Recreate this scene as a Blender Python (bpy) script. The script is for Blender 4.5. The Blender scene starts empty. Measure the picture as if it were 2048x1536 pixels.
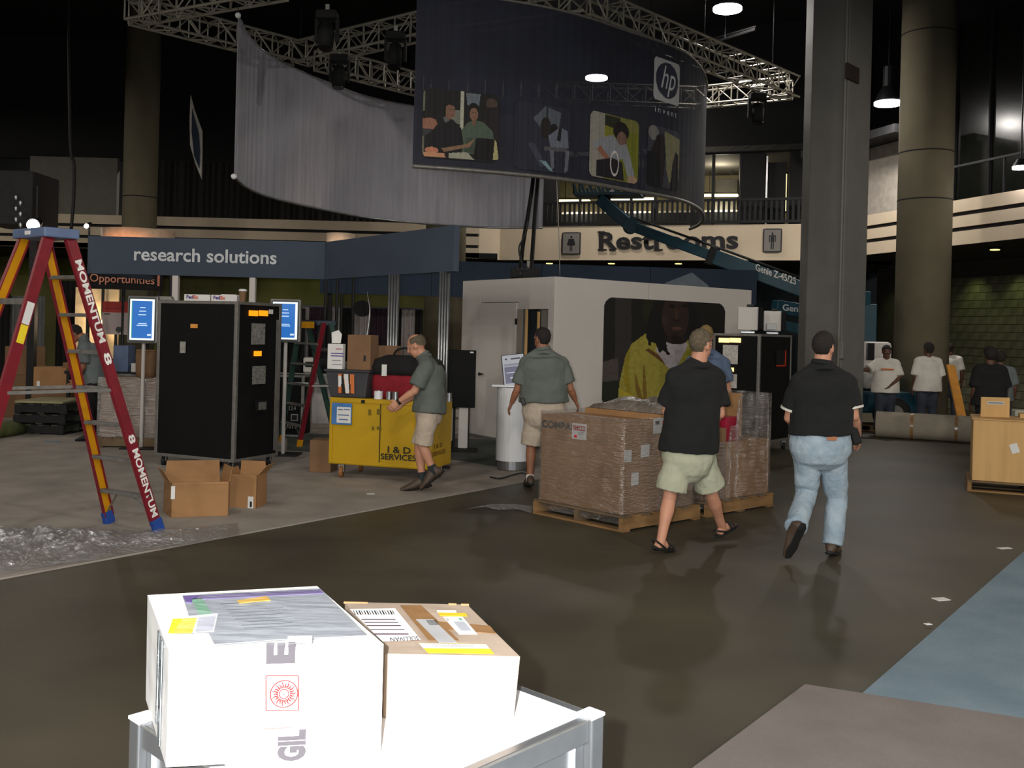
import bpy, bmesh, math, random
import numpy as np
from mathutils import Vector, Matrix, noise

SC = bpy.context.scene
COL = SC.collection
random.seed(7)
# ---------------------------------------------------------------- camera, world, exposure, main lights
F = 2000.0            # focal length in pixels of the 2048 x 1536 frame
ROLL = 0.026
HC = 1.72             # camera height
CX, CY = 1024.0, 666.0

cam_data = bpy.data.cameras.new('camera')
cam = bpy.data.objects.new('camera', cam_data)
COL.objects.link(cam)
cam_data.sensor_width = 36.0
cam_data.lens = F * 36.0 / 2048.0
cam_data.shift_y = -(768.0 - CY) / 2048.0
cam_data.clip_end = 300
cr, sr = math.cos(ROLL), math.sin(ROLL)
cam.matrix_world = Matrix(((cr, -sr, 0, 0), (0, 0, -1, 0), (sr, cr, 0, HC), (0, 0, 0, 1)))
SC.camera = cam

world = bpy.data.worlds.new('hall_world')
SC.world = world
world.use_nodes = True
world.node_tree.nodes['Background'].inputs[0].default_value = (0.9, 0.95, 1.0, 1)
world.node_tree.nodes['Background'].inputs[1].default_value = 0.012

SC.view_settings.view_transform = 'Standard'
SC.view_settings.look = 'None'
SC.view_settings.exposure = 0.0
SC.view_settings.gamma = 1.0
SC.view_settings.use_curve_mapping = False
SC.cycles.use_denoising = True
SC.cycles.max_bounces = 6
SC.cycles.diffuse_bounces = 3
SC.cycles.glossy_bounces = 3
SC.cycles.transparent_max_bounces = 12
SC.cycles.caustics_reflective = False
SC.cycles.caustics_refractive = False
SC.cycles.sample_clamp_indirect = 3.0

HALL_W = 1250.0        # base watts of the lamps in view and the added fill lamps
FLASH_W = 1000.0       # the camera's own flash

def light(name, kind, loc, energy, color=(1, 1, 1), size=0.1, target=None, spot=None, blend=0.5, size_y=None):
    d = bpy.data.lights.new(name, kind)
    d.energy = energy; d.color = color
    if kind == 'AREA':
        d.size = size
        d.shape = 'DISK'
        if size_y: d.shape = 'RECTANGLE'; d.size_y = size_y
    else:
        d.shadow_soft_size = size
    if kind == 'SPOT':
        d.spot_size = spot; d.spot_blend = blend
    o = bpy.data.objects.new(name, d)
    COL.objects.link(o); o.location = loc
    if target is not None:
        o.rotation_euler = (Vector(target) - Vector(loc)).to_track_quat('-Z', 'Y').to_euler()
    return o

light('camera_flash', 'SPOT', (-0.10, 0.0, HC + 0.05), FLASH_W, (0.93, 0.97, 1.0), 0.018, (0, 10, 0.9), math.radians(124), 0.35)
# added unseen fill lamps outside the frame, set for upright faces and film glints (the ones in view are built with their fixtures below)
for lx, ly, lw_ in [(-16, -9, 1.0), (-8, -10, 1.2), (0, -10, 1.2), (8, -9, 1.2), (15, -6, 1.0), (-12, -22, 1.2), (0, -22, 1.2), (12, -22, 1.2), (-21, 4, .35), (17, 4, .7), (18, 12, .8), (-20, 9, .5), (-4, 7, .2), (4, 1, .3), (-19, 22, .25)]:
    light('high_bay_light', 'SPOT', (lx, ly, 8.8), HALL_W * lw_, (1.0, 0.94, 0.84), 0.35, (lx, ly, 0), math.radians(176), 0.12)

# ---------------------------------------------------------------- projection helpers (used to take sizes off the photograph)
def ab(px, py):
    u, v = px - CX, py - CY
    return u * cr + v * sr, -u * sr + v * cr
def at(px, py, Y):
    a, b = ab(px, py)
    return Vector((a / F * Y, Y, HC - b / F * Y))
def gz(px, py, z=0.0):
    a, b = ab(px, py)
    return at(px, py, (HC - z) * F / b)
def onplane(px, py, P0, N):
    a, b = ab(px, py)
    d = Vector((a / F, 1.0, -b / F)); o = Vector((0, 0, HC))
    t = (Vector(P0) - o).dot(N) / d.dot(N)
    return o + d * t
V = Vector

# ---------------------------------------------------------------- materials
def lin(c):
    c = c / 255.0
    return c / 12.92 if c <= 0.04045 else ((c + 0.055) / 1.055) ** 2.4
def rgb(t): return (lin(t[0]), lin(t[1]), lin(t[2]), 1.0)

def mat(name, col, rough=0.6, metal=0.0, var=0.12, scale=6.0, bump=0.0, bscale=None, spec=0.5, stretch=None, col2=None, coord='Object'):
    m = bpy.data.materials.new(name); m.use_nodes = True
    nt = m.node_tree; N = nt.nodes; L = nt.links
    b = N['Principled BSDF']
    b.inputs['Roughness'].default_value = rough
    b.inputs['Metallic'].default_value = metal
    b.inputs['Specular IOR Level'].default_value = spec
    tc = N.new('ShaderNodeTexCoord'); src = tc.outputs[coord]
    if stretch:
        mp = N.new('ShaderNodeMapping'); mp.inputs['Scale'].default_value = stretch
        L.new(src, mp.inputs['Vector']); src = mp.outputs['Vector']
    nz = N.new('ShaderNodeTexNoise'); nz.inputs['Scale'].default_value = scale; nz.inputs['Detail'].default_value = 5
    L.new(src, nz.inputs['Vector'])
    cr_ = N.new('ShaderNodeValToRGB')
    c = rgb(col)
    if col2 is None:
        lo = tuple(x * (1 - var) for x in c[:3]) + (1,); hi = tuple(min(1, x * (1 + var)) for x in c[:3]) + (1,)
    else:
        lo, hi = c, rgb(col2)
    e = cr_.color_ramp.elements
    e[0].position = 0.35; e[0].color = lo; e[1].position = 0.65; e[1].color = hi
    L.new(nz.outputs['Fac'], cr_.inputs['Fac']); L.new(cr_.outputs['Color'], b.inputs['Base Color'])
    if bump:
        n2 = N.new('ShaderNodeTexNoise'); n2.inputs['Scale'].default_value = bscale or scale * 4; n2.inputs['Detail'].default_value = 4
        L.new(src, n2.inputs['Vector'])
        bp = N.new('ShaderNodeBump'); bp.inputs['Strength'].default_value = bump; bp.inputs['Distance'].default_value = 0.02
        L.new(n2.outputs['Fac'], bp.inputs['Height']); L.new(bp.outputs['Normal'], b.inputs['Normal'])
    return m

def emis(name, col, strength, base=(20, 20, 20)):
    m = bpy.data.materials.new(name); m.use_nodes = True
    b = m.node_tree.nodes['Principled BSDF']
    b.inputs['Base Color'].default_value = rgb(base)
    b.inputs['Emission Color'].default_value = rgb(col)
    b.inputs['Emission Strength'].default_value = strength
    nt = m.node_tree
    nz = nt.nodes.new('ShaderNodeTexNoise'); nz.inputs['Scale'].default_value = 9
    mp = nt.nodes.new('ShaderNodeMapRange'); mp.inputs['To Min'].default_value = 0.3; mp.inputs['To Max'].default_value = 0.45
    nt.links.new(nz.outputs['Fac'], mp.inputs['Value']); nt.links.new(mp.outputs['Result'], b.inputs['Roughness'])
    return m

def print_mat(name, rough=0.5, emit=0.0, transp=0.0):
    m = bpy.data.materials.new(name); m.use_nodes = True
    nt = m.node_tree; N = nt.nodes; L = nt.links; b = N['Principled BSDF']
    at_ = N.new('ShaderNodeVertexColor'); at_.layer_name = 'Col'
    L.new(at_.outputs['Color'], b.inputs['Base Color'])
    b.inputs['Roughness'].default_value = rough
    if emit:
        L.new(at_.outputs['Color'], b.inputs['Emission Color']); b.inputs['Emission Strength'].default_value = emit
        bk = N.new('ShaderNodeMixRGB'); bk.inputs[0].default_value = .9; bk.inputs[2].default_value = (0.02, .02, .02, 1)
        L.new(at_.outputs['Color'], bk.inputs[1]); L.new(bk.outputs[0], b.inputs['Base Color'])
    if transp:
        t = N.new('ShaderNodeBsdfTransparent'); mx = N.new('ShaderNodeMixShader'); mx.inputs[0].default_value = transp
        L.new(b.outputs[0], mx.inputs[1]); L.new(t.outputs[0], mx.inputs[2])
        L.new(mx.outputs[0], N['Material Output'].inputs['Surface'])
    return m

def film_mat(name, opacity, rough=0.15, tint=(225, 225, 228), bump=0.6, bscale=25, stretch=None, gl=.10):
    m = bpy.data.materials.new(name); m.use_nodes = True
    nt = m.node_tree; N = nt.nodes; L = nt.links; b = N['Principled BSDF']
    b.inputs['Base Color'].default_value = rgb(tint); b.inputs['Roughness'].default_value = rough
    b.inputs['Specular IOR Level'].default_value = 1.0
    b.inputs['Coat Weight'].default_value = 0.6; b.inputs['Coat Roughness'].default_value = 0.08
    tc = N.new('ShaderNodeTexCoord'); nz = N.new('ShaderNodeTexNoise'); nz.inputs['Scale'].default_value = bscale; nz.inputs['Detail'].default_value = 3
    mp = N.new('ShaderNodeMapping'); mp.inputs['Scale'].default_value = stretch or (1, 1, 1)
    L.new(tc.outputs['Object'], mp.inputs['Vector']); L.new(mp.outputs[0], nz.inputs['Vector'])
    bp = N.new('ShaderNodeBump'); bp.inputs['Strength'].default_value = bump; bp.inputs['Distance'].default_value = 0.03
    L.new(nz.outputs['Fac'], bp.inputs['Height']); L.new(bp.outputs[0], b.inputs['Normal']); L.new(bp.outputs[0], b.inputs['Coat Normal'])
    t = N.new('ShaderNodeBsdfTransparent'); g = N.new('ShaderNodeBsdfGlossy'); g.inputs['Roughness'].default_value = rough
    g.inputs['Color'].default_value = (1, 1, 1, 1)
    L.new(bp.outputs[0], g.inputs['Normal'])
    mx = N.new('ShaderNodeMixShader'); mx.inputs[0].default_value = opacity
    L.new(t.outputs[0], mx.inputs[1]); L.new(b.outputs[0], mx.inputs[2])
    fr = N.new('ShaderNodeMixShader'); fr.inputs[0].default_value = gl
    L.new(mx.outputs[0], fr.inputs[1]); L.new(g.outputs[0], fr.inputs[2])
    L.new(fr.outputs[0], N['Material Output'].inputs['Surface'])
    return m

# ---------------------------------------------------------------- mesh builder
def frame(d, up=None):
    d = V(d).normalized()
    u = V(up) if up is not None else (V((0, 0, 1)) if abs(d.z) < 0.95 else V((1, 0, 0)))
    s = d.cross(u).normalized(); u2 = s.cross(d).normalized()
    return d, s, u2

class MB:
    def __init__(s, o=(0, 0, 0)):
        s.v = []; s.f = []; s.m = []; s.mi = 0; s.o = V(o)
    def add(s, vs, fs):
        n = len(s.v); s.v += [tuple(V(p)) for p in vs]; s.f += [tuple(i + n for i in f) for f in fs]; s.m += [s.mi] * len(fs)
        return s
    def hexa(s, c):   # 8 corners: bottom 0-3 ccw, top 4-7
        return s.add(c, [(0, 3, 2, 1), (4, 5, 6, 7), (0, 1, 5, 4), (1, 2, 6, 5), (2, 3, 7, 6), (3, 0, 4, 7)])
    def box(s, c, sz, X=(1, 0, 0), Y=(0, 1, 0), Z=(0, 0, 1)):
        c = V(c); X = V(X) * sz[0] / 2; Y = V(Y) * sz[1] / 2; Z = V(Z) * sz[2] / 2
        return s.hexa([c - X - Y - Z, c + X - Y - Z, c + X + Y - Z, c - X + Y - Z, c - X - Y + Z, c + X - Y + Z, c + X + Y + Z, c - X + Y + Z])
    def ext(s, pts, h):   # polygon footprint pts (xy or xyz) extruded up by vector h
        pts = [V(p) for p in pts]; h = V(h); n = len(pts)
        return s.add(pts + [p + h for p in pts], [tuple(range(n))[::-1], tuple(range(n, 2 * n))] + [(i, (i + 1) % n, (i + 1) % n + n, i + n) for i in range(n)])
    def bar(s, p0, p1, wd, w, t):   # beam p0->p1, width w along wd, thickness t across
        p0 = V(p0); p1 = V(p1); d = (p1 - p0).normalized(); wd = V(wd); wd = (wd - d * wd.dot(d)).normalized(); td = d.cross(wd)
        W = wd * w / 2; T = td * t / 2
        return s.hexa([p0 - W - T, p0 + W - T, p0 + W + T, p0 - W + T, p1 - W - T, p1 + W - T, p1 + W + T, p1 - W + T])
    def tube(s, pts, rad, n=8, caps=True, ell=1.0, up=None):
        pts = [V(p) for p in pts]; m = len(pts)
        if not hasattr(rad, '__len__'): rad = [rad] * m
        vs = []; pu = up
        for i, p in enumerate(pts):
            d = (pts[min(i + 1, m - 1)] - pts[max(i - 1, 0)])
            if d.length < 1e-9: d = V((0, 0, 1))
            d, sd, u = frame(d, pu)
            if up is None and pu is None: pu = u
            if up is None: pu = u
            for k in range(n):
                a = 2 * math.pi * k / n
                vs.append(p + sd * (math.cos(a) * rad[i]) + u * (math.sin(a) * rad[i] * ell))
        fs = []
        for i in range(m - 1):
            for k in range(n):
                fs.append((i * n + k, i * n + (k + 1) % n, (i + 1) * n + (k + 1) % n, (i + 1) * n + k))
        if caps: fs += [tuple(range(n))[::-1], tuple(range((m - 1) * n, m * n))]
        return s.add(vs, fs)
    def cap(s, p0, p1, r0, r1, n=10):   # capsule with tapered radius
        p0 = V(p0); p1 = V(p1); d = (p1 - p0).normalized()
        pts = []; rr = []
        for a in (80, 55, 28): pts.append(p0 - d * r0 * math.sin(math.radians(a))); rr.append(r0 * math.cos(math.radians(a)))
        pts += [p0, p1]; rr += [r0, r1]
        for a in (28, 55, 80): pts.append(p1 + d * r1 * math.sin(math.radians(a))); rr.append(r1 * math.cos(math.radians(a)))
        return s.tube(pts, rr, n)
    def loft(s, rings, n=16, cap=True):   # ring = (centre, Xvec, Yvec)
        vs = []
        for c, X, Y in rings:
            for k in range(n):
                a = 2 * math.pi * k / n
                vs.append(V(c) + V(X) * math.cos(a) + V(Y) * math.sin(a))
        m = len(rings)
        fs = [(i * n + k, i * n + (k + 1) % n, (i + 1) * n + (k + 1) % n, (i + 1) * n + k) for i in range(m - 1) for k in range(n)]
        if cap: fs += [tuple(range(n))[::-1], tuple(range((m - 1) * n, m * n))]
        return s.add(vs, fs)
    def ball(s, c, X, Y, Z, n=12, m=8):
        c = V(c); X = V(X); Y = V(Y); Z = V(Z)
        vs = [c - Z]; 
        for j in range(1, m):
            t = math.pi * j / m
            for k in range(n):
                a = 2 * math.pi * k / n
                vs.append(c - Z * math.cos(t) + (X * math.cos(a) + Y * math.sin(a)) * math.sin(t))
        vs.append(c + Z); fs = []
        for k in range(n): fs.append((0, 1 + (k + 1) % n, 1 + k))
        for j in range(m - 2):
            for k in range(n): fs.append((1 + j * n + k, 1 + j * n + (k + 1) % n, 1 + (j + 1) * n + (k + 1) % n, 1 + (j + 1) * n + k))
        L0 = 1 + (m - 2) * n
        for k in range(n): fs.append((L0 + k, L0 + (k + 1) % n, len(vs) - 1))
        return s.add(vs, fs)
    def quad(s, *p): return s.add(p, [tuple(range(len(p)))])
    def build(s, name, mats, parent=None, smooth=False, bevel=0, mods=None):
        me = bpy.data.meshes.new(name)
        o = s.o
        me.from_pydata([(p[0] - o.x, p[1] - o.y, p[2] - o.z) for p in s.v], [], s.f)
        if not isinstance(mats, (list, tuple)): mats = [mats]
        for m in mats: me.materials.append(m)
        if len(mats) > 1: me.polygons.foreach_set('material_index', s.m)
        if smooth: me.polygons.foreach_set('use_smooth', [True] * len(me.polygons))
        me.update()
        ob = bpy.data.objects.new(name, me); COL.objects.link(ob)
        if parent is not None: ob.parent = parent
        else: ob.location = o
        if bevel:
            b = ob.modifiers.new('bevel', 'BEVEL'); b.width = bevel; b.segments = 2; b.limit_method = 'ANGLE'
        for md in (mods or []): md(ob)
        return ob

def thing(name, label, cat, loc, group=None):
    o = bpy.data.objects.new(name, None); COL.objects.link(o); o.location = loc
    o.empty_display_size = 0.2
    o['label'] = label; o['category'] = cat
    if group: o['group'] = group
    return o
def tag(o, label=None, cat=None, group=None, kind=None):
    if label: o['label'] = label
    if cat: o['category'] = cat
    if group: o['group'] = group
    if kind: o['kind'] = kind
    return o
def struct(o):
    o['kind'] = 'structure'; return o
def copy_tree(root, loc, label=None, group=None, rotz=None):
    r = root.copy(); COL.objects.link(r); r.location = loc
    if rotz is not None: r.rotation_euler = (0, 0, rotz)
    if label: r['label'] = label
    if group: r['group'] = group
    for ch in list(root.children):
        c = ch.copy(); COL.objects.link(c); c.parent = r
        for g in ch.children:
            d = g.copy(); COL.objects.link(d); d.parent = c
    return r

def text(name, body, P, right, up, m, parent, origin=(0, 0, 0), bold=0.0, ext=0.0, lift=0.002, shear=0.0, space=1.0, warp=None):
    """lettering whose bounding box fills the parallelogram P, right, up"""
    cu = bpy.data.curves.new(name, 'FONT'); cu.body = body; cu.size = 1; cu.offset = bold; cu.resolution_u = 3
    cu.shear = shear; cu.space_character = space; cu.fill_mode = 'FRONT'
    to = bpy.data.objects.new('tmp_text', cu); COL.objects.link(to)
    dg = bpy.context.evaluated_depsgraph_get(); dg.update()
    me = bpy.data.meshes.new_from_object(to.evaluated_get(dg))
    bpy.data.objects.remove(to); bpy.data.curves.remove(cu)
    xs = [v.co.x for v in me.vertices]; ys = [v.co.y for v in me.vertices]
    x0, x1, y0, y1 = min(xs), max(xs), min(ys), max(ys)
    P = V(P); right = V(right); up = V(up); nrm = right.cross(up).normalized(); o = V(origin)
    for v in me.vertices:
        a = (v.co.x - x0) / (x1 - x0); b = (v.co.y - y0) / (y1 - y0)
        v.co = (warp(a, b) if warp else P + right * a + up * b + nrm * lift) - o
    me.materials.clear(); me.materials.append(m); me.name = name
    ob = bpy.data.objects.new(name, me); COL.objects.link(ob)
    if parent is not None: ob.parent = parent
    if ext:
        sm = ob.modifiers.new('s', 'SOLIDIFY'); sm.thickness = ext; sm.offset = 1
    return ob

# flat prints: colours rasterised into a vertex colour grid
def inpoly(x, y, pts):
    r = np.zeros(x.shape, bool); n = len(pts)
    for i in range(n):
        x0, y0 = pts[i]; x1, y1 = pts[(i + 1) % n]
        if y0 == y1: continue
        c = ((y0 > y) != (y1 > y)) & (x < (x1 - x0) * (y - y0) / (y1 - y0) + x0)
        r ^= c
    return r
def print_grid(name, surf, shapes, nu, nv, m, parent, origin=(0, 0, 0), base=(30, 30, 30), noisy=0.0, rnd=0.0, asp=1.0):
    u, v = np.meshgrid(np.linspace(0, 1, nu + 1), np.linspace(0, 1, nv + 1))
    o = V(origin)
    co = [tuple(surf(float(a), float(b)) - o) for a, b in zip(u.ravel(), v.ravel())]
    uc, vc = np.meshgrid((np.arange(nu) + .5) / nu, (np.arange(nv) + .5) / nv)
    img = np.zeros((nv, nu, 3)); img[:] = base
    for sh in shapes:
        k = sh[0]; c = sh[-1]
        if k == 'e': msk = ((uc - sh[1]) / sh[3]) ** 2 + ((vc - sh[2]) / sh[4]) ** 2 < 1
        elif k == 'o':
            d = np.sqrt(((uc - sh[1]) / sh[3]) ** 2 + ((vc - sh[2]) / sh[4]) ** 2); msk = (d < 1) & (d > 1 - sh[5])
        elif k == 'r': msk = (uc > sh[1]) & (uc < sh[3]) & (vc > sh[2]) & (vc < sh[4])
        elif k == 'p': msk = inpoly(uc, vc, sh[1])
        img[msk] = c
    if noisy:
        rs = np.random.RandomState(3); g = rs.rand(nv // 4 + 2, nu // 4 + 2)
        g = np.kron(g, np.ones((4, 4)))[:nv, :nu]
        img *= (1 + noisy * (g[..., None] - .5))
    img = np.clip(img, 0, 255) / 255.
    linr = np.where(img <= 0.04045, img / 12.92, ((img + 0.055) / 1.055) ** 2.4)
    keep = np.ones((nv, nu), bool)
    if rnd:   # rounded corners, radius as a fraction of the height
        du = np.minimum(uc, 1 - uc) * asp; dv = np.minimum(vc, 1 - vc)
        keep = ~((du < rnd) & (dv < rnd) & ((du - rnd) ** 2 + (dv - rnd) ** 2 > rnd * rnd))
    fs = []; cols = []
    for j in range(nv):
        for i in range(nu):
            if keep[j, i]:
                a = j * (nu + 1) + i
                fs.append((a, a + 1, a + nu + 2, a + nu + 1)); cols.append(linr[j, i])
    me = bpy.data.meshes.new(name); me.from_pydata(co, [], fs)
    ca = me.color_attributes.new('Col', 'FLOAT_COLOR', 'CORNER')
    arr = np.ones((len(fs), 4, 4)); arr[:, :, :3] = np.array(cols)[:, None, :]
    ca.data.foreach_set('color', arr.ravel())
    me.materials.append(m)
    ob = bpy.data.objects.new(name, me); COL.objects.link(ob)
    if parent is not None: ob.parent = parent
    return ob
def flat(P, R, U, lift=0.003):
    P = V(P); R = V(R); U = V(U); n = R.cross(U).normalized() * lift
    return lambda a, b: P + R * a + U * b + n

# ---------------------------------------------------------------- shared materials
M = {}
M['concrete_floor'] = mat('polished_concrete', (70, 64, 52), 0.52, 0, 0, 0.9, 0.05, 30, col2=(86, 79, 64), spec=.28)
M['carpet_beige'] = mat('beige_grey_carpet', (164, 154, 144), 0.95, 0, 0.12, 2.0, 0.35, 220)
M['carpet_dark'] = mat('dark_grey_carpet', (78, 82, 76), 0.95, 0, 0.12, 1.5, 0.35, 200)
M['carpet_blue'] = mat('blue_carpet', (118, 138, 150), 0.95, 0, 0, 2.2, 0.5, 260, col2=(134, 152, 163))
M['carpet_pink'] = mat('taupe_carpet', (136, 126, 120), 0.95, 0, 0.10, 2.5, 0.5, 260)
M['conc_col'] = mat('column_concrete', (116, 108, 87), 0.85, 0, 0.10, 1.2, 0.2, 30)
M['col_grey'] = mat('grey_painted_column', (122, 120, 116), 0.75, 0, 0.05, 2, 0.1, 60)
M['fascia'] = mat('beige_fascia_paint', (214, 196, 170), 0.7, 0, 0.05, 1.0)
M['groove'] = mat('dark_groove', (24, 24, 26), 0.8)
M['black'] = mat('black_paint', (8, 8, 9), 0.8, 0, 0.1)
M['black_cloth'] = mat('black_drape', (16, 16, 17), 0.95, 0, 0.2, 20, stretch=(8, 8, .3))
M['wall_grey'] = mat('grey_wall_paint', (120, 116, 108), 0.85, 0, 0.05)
M['block'] = mat('olive_grey_block', (98, 96, 76), 0.9, 0, 0.18, 3, 0.3, 40)
M['mortar'] = mat('block_mortar', (60, 58, 48), 0.95)
M['alu'] = mat('aluminium', (165, 166, 168), 0.35, 0.85, 0.08, 8)
M['alu_dull'] = mat('dull_aluminium', (138, 135, 130), 0.5, 0.6, 0.12, 14, 0.1)
M['truss'] = mat('truss_aluminium', (170, 165, 152), 0.45, 0.55, 0.08, 8)
M['steel_dark'] = mat('dark_steel', (40, 40, 42), 0.5, 0.6)
M['white_panel'] = mat('white_laminate', (205, 198, 192), 0.55, 0, 0.02, 1)
M['white_gloss'] = mat('white_gloss_laminate', (232, 232, 234), 0.25, 0, 0.02, 1)
M['white_cloth'] = mat('white_drape', (150, 142, 140), 0.9, 0, 0.1, 10)
M['purple_cloth'] = mat('dark_purple_drape', (48, 30, 42), 0.9, 0, 0.2, 10)
M['navy'] = mat('slate_blue_fabric', (64, 74, 90), 0.85, 0, 0.06, 1.5, 0.1, 60)
M['navy_dark'] = mat('dark_blue_fabric', (38, 50, 68), 0.9, 0, 0.1, 1.0)
M['sign_text'] = mat('grey_white_lettering', (205, 208, 212), 0.6)
M['letter_black'] = mat('black_lettering', (20, 20, 20), 0.6)
M['letter_white'] = mat('white_lettering', (235, 232, 225), 0.6)
M['red_fg'] = mat('red_fibreglass', (122, 22, 36), 0.45, 0, 0.1, 10, 0.05)
M['yellow_fg'] = mat('yellow_fibreglass', (212, 146, 8), 0.45, 0, 0.06, 10)
M['green_fg'] = mat('green_fibreglass', (52, 78, 70), 0.5)
M['blue_plastic'] = mat('blue_plastic', (34, 72, 150), 0.5)
M['grey_blue'] = mat('grey_blue_plastic', (92, 108, 140), 0.6)
M['case_black'] = mat('black_case_laminate', (15, 15, 16), 0.72, 0, 0.15, 30, 0.05, spec=0.2)
M['yellow_paint'] = mat('yellow_painted_wood', (192, 152, 10), 0.5, 0, 0.07, 2.5, 0.05)
M['card'] = mat('brown_cardboard', (160, 118, 76), 0.8, 0, 0.07, 3, 0.05, 60)
M['card_dark'] = mat('old_brown_cardboard', (128, 96, 68), 0.85, 0, 0.10, 3)
M['card_white'] = mat('white_cardboard', (226, 222, 218), 0.6, 0, 0.02, 3)
M['pallet'] = mat('pallet_wood', (144, 108, 66), 0.85, 0, 0.2, 3, 0.3, 30, stretch=(1, 1, 6))
M['pallet_grey'] = mat('weathered_pallet_wood', (112, 92, 68), 0.9, 0, 0.2, 3, 0.3, 30)
M['ply'] = mat('plywood', (206, 164, 106), 0.75, 0, 0.08, 1.6, 0.05, 30, stretch=(6, 6, .6))
M['paper'] = mat('white_paper', (226, 224, 220), 0.8, 0, 0.03)
M['paper_grey'] = mat('grey_paper', (150, 146, 140), 0.8, 0, 0.2, 20)
M['yellow_paper'] = mat('yellow_sticker', (236, 208, 40), 0.6)
M['rubber'] = mat('black_rubber', (18, 18, 18), 0.8)
M['teal'] = mat('teal_lift_paint', (16, 66, 82), 0.45, 0, 0.1, 4)
M['cable'] = mat('black_cable', (12, 12, 13), 0.6)
M['screen_black'] = mat('black_gloss', (8, 8, 9), 0.25)
M['film'] = film_mat('stretch_film', 0.04, 0.27, bump=1.0, bscale=16, stretch=(1, 1, 5), gl=.34)
M['film_floor'] = film_mat('crumpled_plastic_film', 0.18, 0.24, bump=1.0, bscale=30, gl=.3)
M['lamp_glow'] = emis('lamp_glow', (255, 248, 250), 40.0)
M['print'] = print_mat('flat_print', 0.6)
M['screen'] = print_mat('lit_screen', 0.3, 1.0)
# ================================================================= SETTING
ZC = 10.6
fl = MB().box((-2, 3, -0.1), (60, 78, 0.2)).build('floor', M['concrete_floor']); struct(fl)
struct(MB().box((-2, 3, ZC + 0.1), (60, 78, 0.2)).build('ceiling', M['black']))
struct(MB().box((-26, 3, ZC / 2), (0.3, 78, ZC)).build('wall_left', M['black']))
struct(MB().box((-2, -34, ZC / 2), (60, 0.3, ZC)).build('wall_front', M['black']))

FZ = [3.92, 4.22, 4.31, 4.56, 4.65, 4.92]
def fascia(P0, P1, inward, name, full=False):
    """band of beige strips with two dark grooves; inward = unit vector pointing to the hall"""
    P0 = V(P0); P1 = V(P1); n = V(inward) * 0.3
    def slab(z0, z1, off, mt, nm):
        o = V(inward) * off
        a, b = P0 + o, P1 + o
        return MB().ext([(a.x, a.y, z0), (b.x, b.y, z0), (b.x - n.x, b.y - n.y, z0), (a.x - n.x, a.y - n.y, z0)], (0, 0, z1 - z0))
    root = struct(slab(3.92, 4.92, -0.06, 0, 0).build(name, M['groove']))
    for z0, z1 in ([(3.92, 4.92)] if full else [(3.92, 4.22), (4.31, 4.56), (4.65, 4.92)]):
        o = slab(z0, z1, 0.0, 0, 0); ob = o.build('fascia_strip', M['fascia'], root)
    return root
fascia((-25.5, 29.8, 0), (-1.05, 29.8, 0), (0, -1, 0), 'trim_1')
RA, RB, RC, RD = V((-0.44, 30.3, 0)), V((8.20, 27.35, 0)), V((10.37, 20.4, 0)), V((12.3, 13.9, 0))
fascia((-1.05, 29.8, 0), RA, (0.6, -0.8, 0), 'trim_2', True)
dR = (RB - RA).normalized(); nR = V((dR.y, -dR.x, 0))
tr3 = fascia(RA, RB, nR, 'trim_3', True)
dS = (RC - RB).normalized(); nS = V((-abs(dS.y), -abs(dS.x), 0)); nS = V((dS.y, -dS.x, 0))
fascia(RB, RD, nS, 'trim_4')

# outer shell behind everything
struct(MB().box((-2, 38, ZC / 2), (60, 0.3, ZC)).build('wall_back', M['black']))
struct(MB().box((22, 3, ZC / 2), (0.3, 78, ZC)).build('wall_right', M['black']))
# upper left wall: grey panel, black drape
x0, x1 = at(62, 380, 31).x, at(236, 380, 31).x
struct(MB().box(((x0 + x1) / 2, 31, 5.85), (x1 - x0, .2, 1.9)).build('wall_upper_panel', M['wall_grey']))
struct(MB().box((-14, 31.4, 8.7), (25, .2, 3.8)).build('wall_upper_left', M['black']))
x0, x1 = at(300, 380, 31).x, at(760, 380, 31).x
dr = MB((x0, 31, 4.9))
n = 120; pts = []
for i in range(n + 1):
    t = i / n; pts.append((x0 + (x1 - x0) * t, 31.15 + 0.10 * math.sin(i * 1.9) + 0.04 * math.sin(i * 0.7)))
dr.add([(p[0], p[1], z) for z in (4.92, 6.8) for p in pts], [(i, i + 1, n + 2 + i, n + 1 + i) for i in range(n)])
M['drape_dim'] = mat('charcoal_drape', (48, 45, 42), 0.95, 0, 0.15, 12)
tag(dr.build('drape', M['drape_dim'], smooth=True), 'pleated charcoal drape hung above the striped fascia behind the hanging banner', 'drape')
# soffit and wall under the left balcony
struct(MB().box((-13, 33.8, 4.0), (25, 8, .15)).build('ceiling_under_balcony', M['black']))
M['olive_wall'] = mat('olive_lit_wall', (112, 108, 66), 0.9, 0, 0.25, 0.6)
struct(MB().box((-13, 35, 2), (25.5, .3, 4)).build('wall_under_balcony', M['olive_wall']))
for px in (40, 560, 620, 800):
    p = at(px, 560, 33.6)
    light('downlight', 'AREA', (p.x, 33.6, 3.8), 2.2, (0.85, 1.0, 0.35), 0.3, (p.x, 34.3, 0))
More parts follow.
